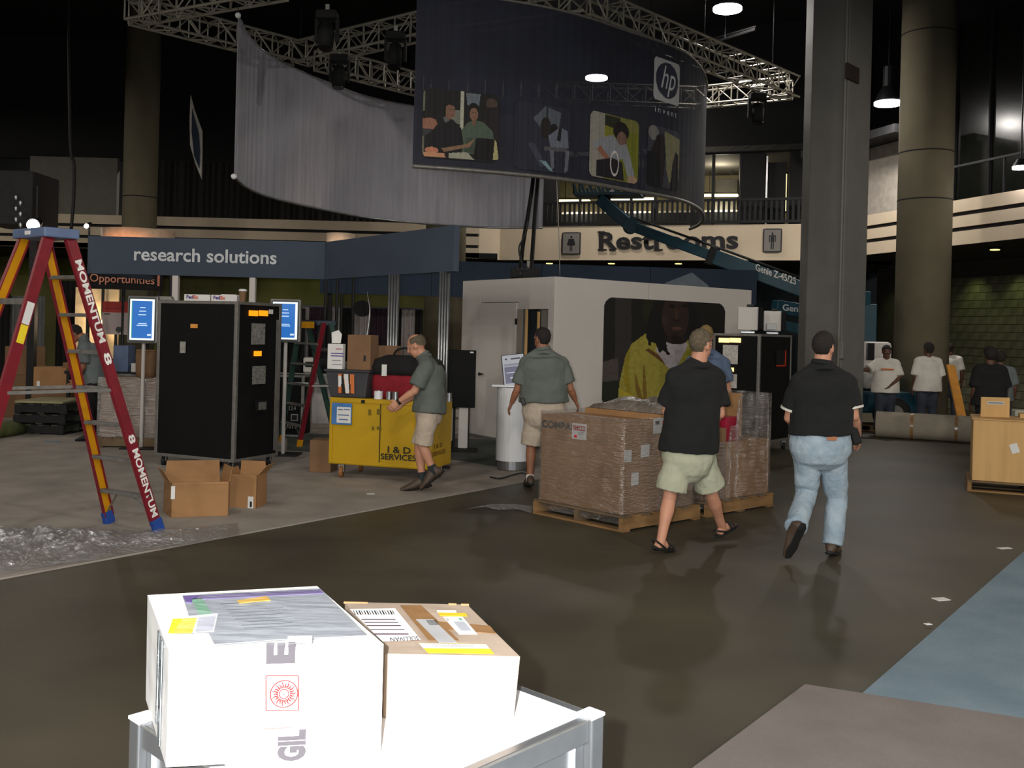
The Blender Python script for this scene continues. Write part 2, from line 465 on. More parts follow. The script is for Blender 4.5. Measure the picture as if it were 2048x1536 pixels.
# soffit, wall and lights under the restroom sign
def strip(P0, P1, off0, off1, nrm, z0, z1, name, mt):
    P0 = V(P0); P1 = V(P1); n = V(nrm)
    a, b, c, d = P0 - n * off0, P1 - n * off0, P1 - n * off1, P0 - n * off1
    return MB().ext([(q.x, q.y, z0) for q in (a, b, c, d)], (0, 0, z1 - z0)).build(name, mt)
M['soffit'] = mat('dark_soffit', (34, 33, 30), 0.9)
struct(strip(RA - dR, RB + dR * 2, 0.05, 5.5, nR, 3.90, 3.98, 'ceiling_restroom_soffit', M['soffit']))
M['blue_grey_wall'] = mat('blue_grey_wall', (60, 66, 72), 0.9)
struct(strip(RA - dR * 1.5, RB + dR * 2, 5.2, 5.4, nR, 0, 3.9, 'wall_restroom_corridor', M['blue_grey_wall']))
struct(strip(RB, RD, 0.05, 3.6, nS, 3.90, 3.98, 'ceiling_side_soffit', M['soffit']))
M['soffit_lamp'] = emis('soffit_lamp_glow', (255, 235, 120), 3.0)
def soffit_lamp(p, lab):
    t = thing('soffit_light', lab, 'ceiling light', (p.x, p.y, 3.88), 'recessed lights in the soffits')
    MB(t.location).tube([(p.x, p.y, 3.9), (p.x, p.y, 3.85)], .14, 12).build('trim_ring', M['steel_dark'], t)
    MB(t.location).tube([(p.x, p.y, 3.88), (p.x, p.y, 3.835)], .10, 12).build('lens', M['soffit_lamp'], t)
for px, lab in ((982, 'leftmost recessed yellow light under the restroom fascia'), (1099, 'recessed yellow light below the woman symbol'), (1223, 'recessed yellow light below the first letters of the restroom sign'), (1357, 'recessed yellow light below the middle of the restroom sign')):
    a, b = ab(px, 519)
    P = onplane(px, 519, RA - nR * .35, nR); soffit_lamp(P, lab)
P = onplane(1990, 493, RB - nS * .8, nS); soffit_lamp(P, 'recessed yellow light in the soffit at the right edge')

# block wall under the right balcony, every block its own piece
BW0 = RB - nS * 3.2
wr = struct(strip(BW0 - dS * 1.5, BW0 + dS * 14, 0.0, 0.2, nS, 0, 3.9, 'wall_side_blocks', M['mortar']))
bme = None
t0 = -0.2
nb = 0
for r in range(17):
    for c in range(17):
        t = t0 + c * 0.41 + (0.205 if r % 2 else 0)
        p = BW0 + dS * t + V((0, 0, 0.105 + r * 0.205)) + nS * (0.010 + random.uniform(-.004, .004))
        if bme is None:
            ob = MB().box((0, 0, 0), (.396, .04, .191), X=dS, Y=nS, Z=(0, 0, 1)).build('block', M['block'], wr, bevel=0)
            bme = ob.data
        else:
            ob = bpy.data.objects.new('block', bme); COL.objects.link(ob); ob.parent = wr
        ob.location = p; nb += 1
for px in (1925, 2010):
    P = onplane(px, 560, BW0 + nS * .5, nS)
    light('wall_washer', 'SPOT', (P.x, P.y, 3.7), 14, (0.85, 1.0, 0.35), 0.1, (P.x - nS.x * .6, P.y - nS.y * .6, 0), math.radians(100), .8)
P = onplane(1765, 560, BW0 + nS * .6, nS)
light('wall_washer', 'SPOT', (P.x, P.y, 3.7), 12, (0.85, 1.0, 0.35), 0.1, (P.x, P.y, 0), math.radians(110), .8)

# upper right: light wall panel, sloped soffit, dark glazing with mullions
struct(strip(RB - dS * .3, RB + dS * 3.6, 0.5, 0.7, nS, 4.92, 6.75, 'wall_upper_right_panel', mat('light_upper_wall', (168, 160, 150), .8)))
struct(strip(RB - dS * .3, RB + dS * 3.6, -0.3, 0.9, nS, 6.75, 6.95, 'trim_5', M['steel_dark']))
M['dark_glass'] = mat('dark_glass', (16, 17, 14), 0.15, 0, 0.2)
gw = struct(strip(RB + dS * 3.4, RD + dS * 3, 1.5, 1.6, nS, 4.92, 9.5, 'window_1', M['dark_glass']))
for k in range(9):
    p = RB + dS * (3.6 + k * 1.15) - nS * 1.45
    MB().box((p.x, p.y, 7.2), (.07, .07, 4.6)).build('mullion', M['steel_dark'], gw)
struct(strip(RB + dS * 3.4, RD + dS * 3, 0.2, 1.5, nS, 4.90, 4.96, 'floor_balcony_right', M['soffit']))
MB0 = MB()
rl = thing('balcony_railing', 'dark railing along the balcony edge above the right striped fascia', 'railing', (RC.x, RC.y, 4.92))
q = MB(rl.location)
a, b = RB + dS * 3.7 - nS * .1, RD - nS * .1
q.bar((a.x, a.y, 5.7), (b.x, b.y, 5.7), (0, 0, 1), .05, .05)
q.build('handrail', M['steel_dark'], rl)
for k in range(8):
    p = a + (b - a) * (k / 7)
    MB(rl.location).bar((p.x, p.y, 4.92), (p.x, p.y, 5.7), dS, .04, .04).build('post', M['steel_dark'], rl)

# mezzanine above the restroom fascia
def rl_at(px, off=0.0):     # foot point on the restroom line (set back by off) seen at column px
    p = onplane(px, 420, RA - nR * off, nR); return V((p.x, p.y, 0))
struct(strip(RA - dR * 2, RB + dR * 2, 0.3, 6.0, nR, 4.80, 4.92, 'floor_mezzanine', M['soffit']))
struct(strip(RA - dR * 2, RB + dR * 1.2, 0.35, 6.0, nR, 7.05, 7.2, 'ceiling_mezzanine', M['wall_grey']))
M['mezz_wall'] = mat('mezzanine_wall', (150, 140, 112), .85)
struct(strip(rl_at(1000, 5.5), RB + dR * 3, 5.5, 5.6, nR, 4.92, 7.05, 'wall_mezzanine', M['mezz_wall'])) if False else None
mw = struct(strip(RA - dR * 1, RB + dR * 2, 4.6, 4.75, nR, 4.92, 7.05, 'wall_mezzanine', M['mezz_wall']))
struct(strip(RA - dR * 6, RB + dR * .3, 0.35, 0.5, nR, 7.02, 10.6, 'wall_upper_header', M['black']))
struct(strip(RB + dR * .2 - dS * 1, RB + dS * 12, 2.2, 2.4, nS, 6.9, 10.6, 'wall_upper_right', M['black']))
for i, (a_, b_) in enumerate(((985, 1112), (1482, 1528), (1577, 1640))):
    A, B = rl_at(a_, .4), rl_at(b_, .4)
    struct(MB().ext([(A.x, A.y, 4.92), (B.x, B.y, 4.92), (B.x - nR.x * .3, B.y - nR.y * .3, 4.92), (A.x - nR.x * .3, A.y - nR.y * .3, 4.92)], (0, 0, 2.1)).build('wall_pier_%d' % (i + 1), M['black']))
win = MB()
wroot = struct(strip(RA, RB, 0.42, 0.47, nR, 6.98, 7.04, 'window_2', M['steel_dark']))
for px in (1160, 1262, 1310, 1385, 1425, 1480):
    A = rl_at(px, .45); MB().box((A.x, A.y, 6.0), (.08, .08, 2.1)).build('mullion', M['steel_dark'], wroot)
par = thing('mezzanine_balustrade', 'dark picket balustrade above the restroom sign', 'balustrade', (RA.x, RA.y, 4.92))
A, B = RA, RB
for z in (5.0, 5.62):
    MB(par.location).bar((A.x, A.y - .0, z), (B.x, B.y, z), (0, 0, 1), .07, .06).build('rail', M['steel_dark'], par)
npk = 64
for k in range(npk):
    p = A + (B - A) * (k / (npk - 1))
    MB(par.location).bar((p.x, p.y, 5.0), (p.x, p.y, 5.6), dR, .07, .03).build('picket', M['steel_dark'], par)
for px0, px1, py, lab in ((1118, 1180, 402, 'left fluorescent strip light inside the mezzanine'), (1222, 1312, 398, 'middle fluorescent strip light inside the mezzanine'), (1405, 1476, 391, 'right fluorescent strip light inside the mezzanine')):
    off = 3.6
    p0 = onplane(px0, py, RA - nR * off, nR); p1 = onplane(px1, py, RA - nR * off, nR)
    t = thing('strip_light', lab, 'strip light', (p0 + p1) / 2, 'fluorescent strips in the mezzanine')
    MB(t.location).bar(p0, p1, (0, 0, 1), .07, .10).build('tube', emis('tube_glow', (255, 240, 170), 4.0), t)
    MB(t.location).bar(p0 + V((0, 0, .07)), p1 + V((0, 0, .07)), (0, 0, 1), .05, .25).build('housing', M['steel_dark'], t)
    c = (p0 + p1) / 2
    light('strip_glow', 'AREA', (c.x, c.y, c.z - .08), 22, (1, .93, .7), .3, (c.x, c.y, 0))
    for s in (.2, .8):
        h = p0 + (p1 - p0) * s; MB(t.location).bar(h + V((0, 0, .09)), V((h.x, h.y, 7.05)), dR, .02, .02).build('hanger', M['steel_dark'], t)
c = onplane(1440, 350, RA - nR * 2.5, nR); light('mezzanine_glow', 'POINT', (c.x, c.y, 6.7), 38, (1, .9, .68), .2)
c = onplane(1250, 350, RA - nR * 2.0, nR); light('mezzanine_glow', 'POINT', (c.x, c.y, 6.7), 26, (1, .93, .6), .2)
# cabinets / counter on the mezzanine and the open door
A = onplane(1455, 345, RA - nR * 4.3, nR); tag(MB().box((A.x, A.y, 6.35), (.7, .35, 1.0), X=dR, Y=nR).build('wall_cabinet', M['wall_grey'], bevel=.01), 'grey wall cabinet in the lit mezzanine room', 'cabinet')
for px, zz in ((1415, 5.9), (1432, 5.85), (1445, 5.88)):
    A = onplane(px, 372, RA - nR * 4.2, nR)
ctr = thing('counter', 'dark counter along the back of the lit mezzanine', 'counter', (A.x, A.y, 4.92))
A, B = rl_at(1120, 3.9), rl_at(1475, 3.9)
MB(ctr.location).ext([(A.x, A.y, 4.92), (B.x, B.y, 4.92), (B.x - nR.x * .5, B.y - nR.y * .5, 4.92), (A.x - nR.x * .5, A.y - nR.y * .5, 4.92)], (0, 0, .85)).build('body', M['steel_dark'], ctr)
MB(ctr.location).ext([(A.x, A.y, 5.77), (B.x, B.y, 5.77), (B.x - nR.x * .5, B.y - nR.y * .5, 5.77), (A.x - nR.x * .5, A.y - nR.y * .5, 5.77)], (0, 0, .06)).build('worktop', M['white_panel'], ctr)
dd = struct(MB().box(tuple((rl_at(1531, .5) + V((0, 0, 5.9)))), (.05, .1, 2.0)).build('door_1', M['alu']))
A = rl_at(1552, .55); MB().box((A.x, A.y, 5.85), (.5, .06, 1.75), X=dR, Y=nR).build('door_leaf', M['black'], dd)
A = rl_at(1569, 2.0); B = onplane(1569, 385, RA - nR * 2, nR)
t = thing('light_panel', 'tall narrow lit panel beyond the mezzanine door', 'strip light', B)
MB(B).box(B, (.12, .05, 1.1), X=dR, Y=nR).build('glow', emis('door_glow', (235, 225, 170), 1.2), t)
MB(B).box(B - nR * .04, (.2, .04, 1.2), X=dR, Y=nR).build('frame', M['steel_dark'], t)

# restroom sign
def rr(px, py): return onplane(px, py, RA + nR * .0, nR)
sg = thing('restroom_sign', 'large black serif lettering reading Restrooms on the beige fascia', 'sign', rr(1337, 485))
P, R_, U_ = rr(1198, 500), rr(1477, 498) - rr(1198, 500), rr(1198, 464) - rr(1198, 500)
text('lettering', 'Restrooms', P, R_, U_, M['letter_black'], sg, sg.location, bold=.03, lift=.03)
# slab serifs that turn the lettering into a serif face
def serif(px0, px1, py):
    a, b = rr(px0, py), rr(px1, py); MB(sg.location).bar(a + nR * .03, b + nR * .03, (0, 0, 1), .055, .012).build('serif', M['letter_black'], sg)
for s in ((1196, 1214, 500), (1219, 1232, 500), (1196, 1210, 464.5), (1309, 1326, 500), (1289, 1299, 475)): serif(*s)
def symbol(px, py, woman, lab):
    c = rr(px, py); t = thing('symbol_sign', lab, 'sign', c)
    w = (rr(px + 19, py) - rr(px - 19, py)).length; h = .66
    sh = [('r', .06, .05, .94, .95, (128, 122, 118)), ('e', .5, .78, .055, .06, (25, 25, 28))]
    if woman: sh += [('p', [(.42, .70), (.58, .70), (.70, .40), (.30, .40)], (25, 25, 28)), ('r', .43, .15, .49, .42, (25, 25, 28)), ('r', .51, .15, .57, .42, (25, 25, 28)), ('p', [(.36, .70), (.64, .70), (.72, .44), (.66, .42), (.5, .6), (.34, .42), (.28, .44)], (25, 25, 28))]
    else: sh += [('r', .40, .44, .60, .71, (25, 25, 28)), ('r', .32, .44, .37, .70, (25, 25, 28)), ('r', .63, .44, .68, .70, (25, 25, 28)), ('r', .32, .66, .68, .71, (25, 25, 28)), ('r', .41, .14, .485, .46, (25, 25, 28)), ('r', .515, .14, .59, .46, (25, 25, 28))]
    P = c - dR * w / 2 - V((0, 0, h / 2))
    MB(c).box(c + nR * .02, (w * .98, .03, h * .98), X=dR, Y=nR).build('plate', M['steel_dark'], t, bevel=.05)
    print_grid('pictogram', flat(P + nR * .036, dR * w, V((0, 0, h)), .002 if True else 0), sh, 60, 60, M['print'], t, c, (30, 30, 32), rnd=.16)
symbol(1143, 487, True, 'rounded grey plate with a woman symbol left of the restroom lettering')
symbol(1545, 481, False, 'rounded grey plate with a man symbol right of the restroom lettering')

# ---- columns
def round_column(px, Y, r, lab, z1=ZC, joints=()):
    c = at(px, 700, Y); c = V((c.x, Y, 0))
    t = thing('column', lab, 'column', c)
    MB(c).tube([(c.x, c.y, 0), (c.x, c.y, z1)], r, 40).build('shaft', M['conc_col'], t, smooth=False, mods=[lambda o: [setattr(p, 'use_smooth', abs(p.normal.z) < .5) for p in o.data.polygons]])
    for z in joints:
        MB(c).tube([(c.x, c.y, z - .012), (c.x, c.y, z + .012)], r + .006, 40).build('joint_ring', M['groove'], t)
    return c
yc = 21.0
c = round_column(1842, yc, .545, 'round concrete column at the right behind the workers', joints=(at(1850, 402, yc).z, at(1850, 307, yc).z, 8.2))
MB(c)  # base keeps plain
round_column(272, 27.0, .445, 'round concrete column behind the left blue sign', joints=(at(270, 395, 27).z,))
round_column(886, 26.8, .54, 'round concrete column behind the aluminium posts')
YS = 17.5
cL, cE, cR_ = at(1607, 800, YS + .5), at(1680, 800, YS - .25), at(1726, 800, YS + .45)
t = thing('square_column', 'tall grey square column in front of the lift', 'column', (cE.x, cE.y, 0))
o = t.location
pts = [(cL.x, cL.y, 0), (cE.x, cE.y, 0), (cR_.x, cR_.y, 0), (cR_.x - .1, cR_.y + .8, 0), (cL.x + .1, cL.y + .8, 0)]
MB(o).ext(pts, (0, 0, ZC)).build('shaft', M['col_grey'], t, bevel=.02)
# dark sticker and conduit box on it
fd = V((cR_.x - cE.x, cR_.y - cE.y, 0)).normalized(); fn = V((fd.y, -fd.x, 0))
p = onplane(1703, 147, cE, fn) + fn * .015
MB(o).box(p, (.50, .04, .27), X=fd, Y=fn).build('dark_plate', mat('rust_brown_plate', (52, 38, 36), .8), t)
p = at(1685, 700, YS - .3); MB(o).box((p.x, p.y + .05, p.z), (.12, .1, .3), X=fd, Y=fn).build('switch_box', M['col_grey'], t, bevel=.01)
p = at(1682, 500, YS - .27); MB(o).tube([(p.x, p.y, .1), (p.x, p.y, 8)], .02, 8).build('conduit', M['col_grey'], t)

# ---- floor coverings
def sheet(name, lab, cat, pts, z, th, mt, kind=None):
    o = V((sum(p[0] for p in pts) / len(pts), sum(p[1] for p in pts) / len(pts), z))
    ob = MB(o).ext([(p[0], p[1], z) for p in pts], (0, 0, th)).build(name, mt)
    return tag(ob, lab, cat)
sheet('booth_carpet', 'large beige grey booth carpet under the ladder and yellow chest', 'carpet', [(-8.2, -0.2), (-1.3, 9.47), (.62, 12.15), (4.4, 17.4), (4.4, 22), (-24, 22), (-24, -0.2)], 0.0, .012, M['carpet_beige'])
g = [gz(575, 903), gz(905, 921), gz(1068, 948), gz(1068, 884), gz(575, 868)]
sheet('dark_carpet', 'dark grey green carpet behind the yellow chest', 'carpet', [(p.x, p.y) for p in g], .012, .008, M['carpet_dark'])
g = [gz(1720, 1395), gz(2048, 1105)]
dd_ = (g[1] - g[0]).normalized(); pp = V((dd_.y, -dd_.x, 0))
q0 = g[0] - dd_ * 3.5; q1 = g[0] + dd_ * 9
sheet('blue_carpet', 'pale blue carpet runner along the right edge of the floor', 'carpet', [(p.x, p.y) for p in (q0, q0 + pp * 3, q1 + pp * 3, q1)], 0.0, .012, M['carpet_blue'])
c0 = gz(1610, 1378); c1 = gz(1400, 1536); c2 = gz(2048, 1447)
c1 = c0 + (c1 - c0) * 2.2; c2 = c0 + (c2 - c0) * 2
sheet('taupe_carpet', 'taupe carpet square in the lower right corner', 'carpet', [(p.x, p.y) for p in (c0, c1, c1 + (c2 - c0), c2)], .0125, .012, M['carpet_pink'])

# ---- high-bay lamps in view
def high_bay(px, py, z, lab, r=.31):
    p = gz(px, py, z)
    t = thing('high_bay_lamp', lab, 'ceiling lamp', p, 'high-bay lamps under the dark ceiling')
    MB(p).tube([p + V((0, 0, .02)), p + V((0, 0, .25)), p + V((0, 0, .42))], [r * .96, r * .75, r * .35], 20, caps=False).build('reflector', M['steel_dark'], t, smooth=True)
    MB(p).tube([p + V((0, 0, -.03)), p + V((0, 0, .03))], r, 24).build('lens', M['lamp_glow'], t)
    MB(p).tube([p + V((0, 0, .38)), p + V((0, 0, .85))], [.13, .13], 12).build('ballast', M['steel_dark'], t)
    MB(p).tube([p + V((0, 0, .85)), V((p.x, p.y, ZC))], .02, 6).build('stem', M['steel_dark'], t)
    light('high_bay_light', 'AREA', (p.x, p.y, p.z - .06), HALL_W * .12, (1.0, 0.95, 0.86), 0.5, (p.x, p.y, 0))
for a in ((1455, 18, 8.9, 'brightest high-bay lamp at the top, right of the logo banner'), (1776, 207, 7.3, 'high-bay lamp beside the grey square column'),
          (518, 233, 8.8, 'high-bay lamp seen through the left part of the pale banner'), (0, 215, 8.8, 'high-bay lamp at the left edge of the frame'),
          (1193, 156, 8.9, 'high-bay lamp glowing through the dark banner')): high_bay(*a)
p = at(2042, 338, 20.2); p = V((p.x, p.y, p.z))
t = thing('wall_lamp', 'small bright lamp above the right balcony edge', 'lamp', p)
MB(p).tube([p, p + V((0, 0, .05))], .16, 16).build('lens', M['lamp_glow'], t); MB(p).tube([p + V((0, 0, .05)), p + V((0, 0, .2))], [.17, .08], 16).build('shade', M['steel_dark'], t)
MB(p).tube([p + V((0, 0, .2)), p + V((0, 0, 4))], .015, 6).build('stem', M['steel_dark'], t)
# ================================================================= TRUSSES AND BANNERS
ZT = 7.25
def truss(p0, p1, lab, s=.40, r=.026, group='lighting trusses above the banners', n=None):
    p0 = V(p0); p1 = V(p1); c = (p0 + p1) / 2
    t = thing('truss', lab, 'truss', c, group)
    d = (p1 - p0).normalized(); up = V((0, 0, 1)); w = d.cross(up).normalized()
    cs = [(-1, -1), (1, -1), (1, 1), (-1, 1)]
    L = (p1 - p0).length; n = n or max(2, round(L / s))
    for a, b in cs:
        o = w * a * s / 2 + up * b * s / 2
        MB(c).tube([p0 + o, p1 + o], r, 6).build('chord', M['truss'], t)
    lt = MB(c)
    for i in range(n):
        q0 = p0 + d * L * i / n; q1 = p0 + d * L * (i + 1) / n
        for k in range(4):
            a, b = cs[k], cs[(k + 1) % 4]
            oa = w * a[0] * s / 2 + up * a[1] * s / 2; ob = w * b[0] * s / 2 + up * b[1] * s / 2
            lt.tube([q0 + oa, q0 + ob], r * .6, 4); lt.tube([q0 + (oa if i % 2 else ob), q1 + (ob if i % 2 else oa)], r * .6, 4)
    tag(lt.build('lattice', M['truss'], t), kind='stuff')
    return t
def tz(px, py): return gz(px, py, ZT)
truss(tz(268, 22), tz(600, 108), 'truss running from the top left corner towards the middle')
truss(tz(600, 108), tz(905, 38), 'truss running right behind the dark banner top')
truss(tz(268, 22), tz(560, -32), 'nearest truss rising out of frame at upper left')
truss(tz(640, 118), tz(860, 176), 'farther truss above the pale banner')
truss(tz(905, 38), tz(1175, 4), 'truss along the top behind the dark banner')
truss(tz(1160, 6), tz(1580, 176), 'long truss descending right towards the square column', s=.45)
truss(tz(1395, 196), tz(1507, 184), 'short truss beside the right end of the dark banner')
truss(tz(1580, 176), tz(1507, 184), 'short end truss at the right corner of the rig')
truss(tz(862, 176), tz(1393, 196), 'back truss hidden behind the dark banner')
for px, py in ((1500, 70), (1420, 95)):
    pass
q = thing('cable_tray', 'thin pipe with cables hanging above the right truss', 'pipe', gz(1450, 75, 8.6))
MB(q.location).tube([gz(1395, 95, 8.6), gz(1512, 58, 8.6)], .04, 8).build('pipe', M['steel_dark'], q)
q0_ = gz(1450, 76, 8.6); MB(q.location).tube([q0_, V((q0_.x, q0_.y, ZC))], .01, 5).build('chain', M['steel_dark'], q)
MB(q.location).tube([gz(1395, 95, 8.6) + V((0, 0, .1)), gz(1512, 58, 8.6) + V((0, 0, .06))], .02, 6).build('cable', M['cable'], q)
# rigging cables up to the ceiling
k = 0
for px, py, lab in ((268, 22, 'left corner of the rig'), (600, 108, 'middle corner of the rig'), (1545, 160, 'right end of the long truss'), (1300, 62, 'middle of the long truss')):
    p = tz(px, py); tag(MB(p).tube([p + V((0, 0, .2)), V((p.x, p.y, ZC))], .012, 6).build('rigging_chain', M['steel_dark']), 'thin rigging chain above the ' + lab, 'chain')
# moving-head spotlights hanging under the trusses
def spot_head(px, py, lab, s=1.0):
    p = gz(px, py, ZT - .25); t = thing('stage_light', lab, 'stage light', p, 'stage lights hanging from the truss')
    MB(p).box(p + V((0, 0, -.10)), (.34 * s, .30 * s, .14 * s)).build('base', M['black'], t, bevel=.02)
    for sx in (-1, 1): MB(p).box(p + V((sx * .17 * s, 0, -.34 * s)), (.05, .12, .40 * s)).build('yoke_arm', M['black'], t, bevel=.01)
    MB(p).tube([p + V((0, 0, -.26 * s)), p + V((0, -.05, -.40 * s)), p + V((0, -.10, -.66 * s))], [.10 * s, .14 * s, .12 * s], 16).build('head', M['black'], t, smooth=True)
    MB(p).tube([p + V((0, -.10, -.66 * s)), p + V((0, -.104, -.68 * s))], .105 * s, 16).build('lens', M['screen_black'], t)
    MB(p).box(p + V((0, 0, 0.02)), (.06, .05, .14)).build('clamp', M['alu_dull'], t)
for a in ((680, 108, 'stage light hanging left of the dark banner'), (655, 20, 'stage light near the top left of the rig'), (792, 62, 'stage light close to the left edge of the dark banner'), (1515, 185, 'stage light below the right corner of the rig'), (1690, 60, 'stage light hidden beside the square column')): 
    if a[0] < 1600: spot_head(*a)

ZB0, ZB1 = 4.22, 6.92
def spline(P, n):
    P = [V(p) for p in P]; out = []
    E = [P[0] * 2 - P[1]] + P + [P[-1] * 2 - P[-2]]
    for i in range(len(P) - 1):
        a, b, c, d = E[i:i + 4]
        for k in range(n):
            t = k / n
            out.append(.5 * ((2 * b) + (-a + c) * t + (2 * a - 5 * b + 4 * c - d) * t * t + (-a + 3 * b - 3 * c + d) * t ** 3))
    out.append(P[-1]); return out
class Ribbon:
    def __init__(s, pix, z0=ZB0, z1=ZB1, n=14, ripple=0.006):
        s.z0, s.z1 = z0, z1
        pts = [gz(px, py, z0) for px, py in pix]; s.c = [V((p.x, p.y, 0)) for p in spline([V((p.x, p.y, 0)) for p in pts], n)]
        s.N = len(s.c) - 1; s.ripple = ripple
        s.px = [s.proj(p, (z0 + z1) / 2)[0] for p in s.c]
    def proj(s, p, z):
        a = p.x / p.y * F; b = (HC - z) / p.y * F
        return CX + a * cr - b * sr, CY + a * sr + b * cr
    def at(s, t, z, off=0.0):
        t = min(max(t, 0), 1) * s.N; i = min(int(t), s.N - 1); f = t - i
        p = s.c[i].lerp(s.c[i + 1], f); d = (s.c[min(i + 1, s.N)] - s.c[max(i, 0)]).normalized()
        n = V((d.y, -d.x, 0)); rp = s.ripple * (math.sin(t * 2.1) + .6 * math.sin(t * 5.3 + z * .8))
        q = p + n * (off + rp); return V((q.x, q.y, z))
    def t_of(s, px, upto=None):
        N = upto or s.N
        xs = s.px[:N + 1]
        return float(np.interp(px, xs, np.arange(N + 1))) / s.N
    def mesh(s, name, mt, parent, o, nz=10):
        m = MB(o); K = s.N * 3
        for j in range(nz + 1):
            for i in range(K + 1): m.v.append(tuple(s.at(i / K, s.z0 + (s.z1 - s.z0) * j / nz)))
        for j in range(nz):
            for i in range(K): m.f.append((j * (K + 1) + i, j * (K + 1) + i + 1, (j + 1) * (K + 1) + i + 1, (j + 1) * (K + 1) + i)); m.m.append(0)
        return m.build(name, mt, parent, smooth=True)
    def rod(s, z, r, name, mt, parent, o):
        m = MB(o); m.tube([s.at(i / (s.N * 1.0), z) for i in range(s.N + 1)], r, 8); return m.build(name, mt, parent, smooth=True)

def cloth_mat(name, col, transp, col2=None, bump=.15):
    m = mat(name, col, .8, 0, .08, 3.0, bump, 30, stretch=(4, 4, .35) if bump > .1 else (.5, .5, .4), col2=col2)
    nt = m.node_tree; b = nt.nodes['Principled BSDF']
    t = nt.nodes.new('ShaderNodeBsdfTransparent'); mx = nt.nodes.new('ShaderNodeMixShader'); mx.inputs[0].default_value = transp
    nt.links.new(b.outputs[0], mx.inputs[1]); nt.links.new(t.outputs[0], mx.inputs[2]); nt.links.new(mx.outputs[0], nt.nodes['Material Output'].inputs['Surface'])
    return m
M['mesh_pale'] = cloth_mat('pale_mesh_fabric', (180, 178, 188), .06, (192, 190, 200))
M['mesh_navy'] = cloth_mat('navy_mesh_fabric', (27, 30, 43), .07, (31, 35, 52), bump=.03)

back = Ribbon([(468, 353), (495, 376), (545, 396), (640, 418), (740, 436), (860, 448), (980, 455), (1085, 456)])
o = back.at(.5, 5.5)
bt = thing('pale_banner', 'long curved pale mesh banner hanging behind the dark banner', 'banner', o)
back.mesh('fabric', M['mesh_pale'], bt, o); back.rod(ZB0, .025, 'bottom_rod', M['alu'], bt, o); back.rod(ZB1, .02, 'top_rod', M['alu'], bt, o)
for z in (ZB0, ZB1): MB(o).ball(back.at(0, z), (.05, 0, 0), (0, .05, 0), (0, 0, .05)).build('rod_end', M['white_gloss'], bt)
for tt in (0.0, .45, .9):
    p = back.at(tt, ZB1); MB(o).tube([p, V((p.x, p.y, ZC))], .006, 5).build('wire', M['steel_dark'], bt)

front = Ribbon([(825, 332), (950, 341), (1080, 353), (1170, 365), (1250, 379), (1320, 391), (1370, 403), (1400, 420), (1407, 437), (1397, 450), (1380, 458)], ripple=.002)
o = front.at(.4, 5.5)
ft = thing('dark_banner', 'dark blue curved banner with four photographs hanging in the middle', 'banner', o)
front.mesh('fabric', M['mesh_navy'], ft, o); front.rod(ZB0, .035, 'bottom_rod', M['alu_dull'], ft, o); front.rod(ZB1, .025, 'top_rod', M['alu_dull'], ft, o)
for tt in (0.02, .35, .7):
    p = front.at(tt, ZB1); MB(o).tube([p, V((p.x, p.y, ZC))], .006, 5).build('wire', M['steel_dark'], ft)
upto = front.px.index(max(front.px))
def panel(px0, px1, z0, z1, shapes, base, name, nu, nv, rnd=.10, noisy=.08):
    t0, t1 = front.t_of(px0, upto), front.t_of(px1, upto)
    L = (front.at(t1, 0) - front.at(t0, 0)).length
    return print_grid(name, lambda a, b: front.at(t0 + (t1 - t0) * a, z0 + (z1 - z0) * b, .02), shapes, nu, nv, M['print_banner'], ft, o, base, noisy, rnd, L / (z1 - z0))
M['print_banner'] = print_mat('banner_print', .75, transp=.04)
SK = (150, 112, 92)
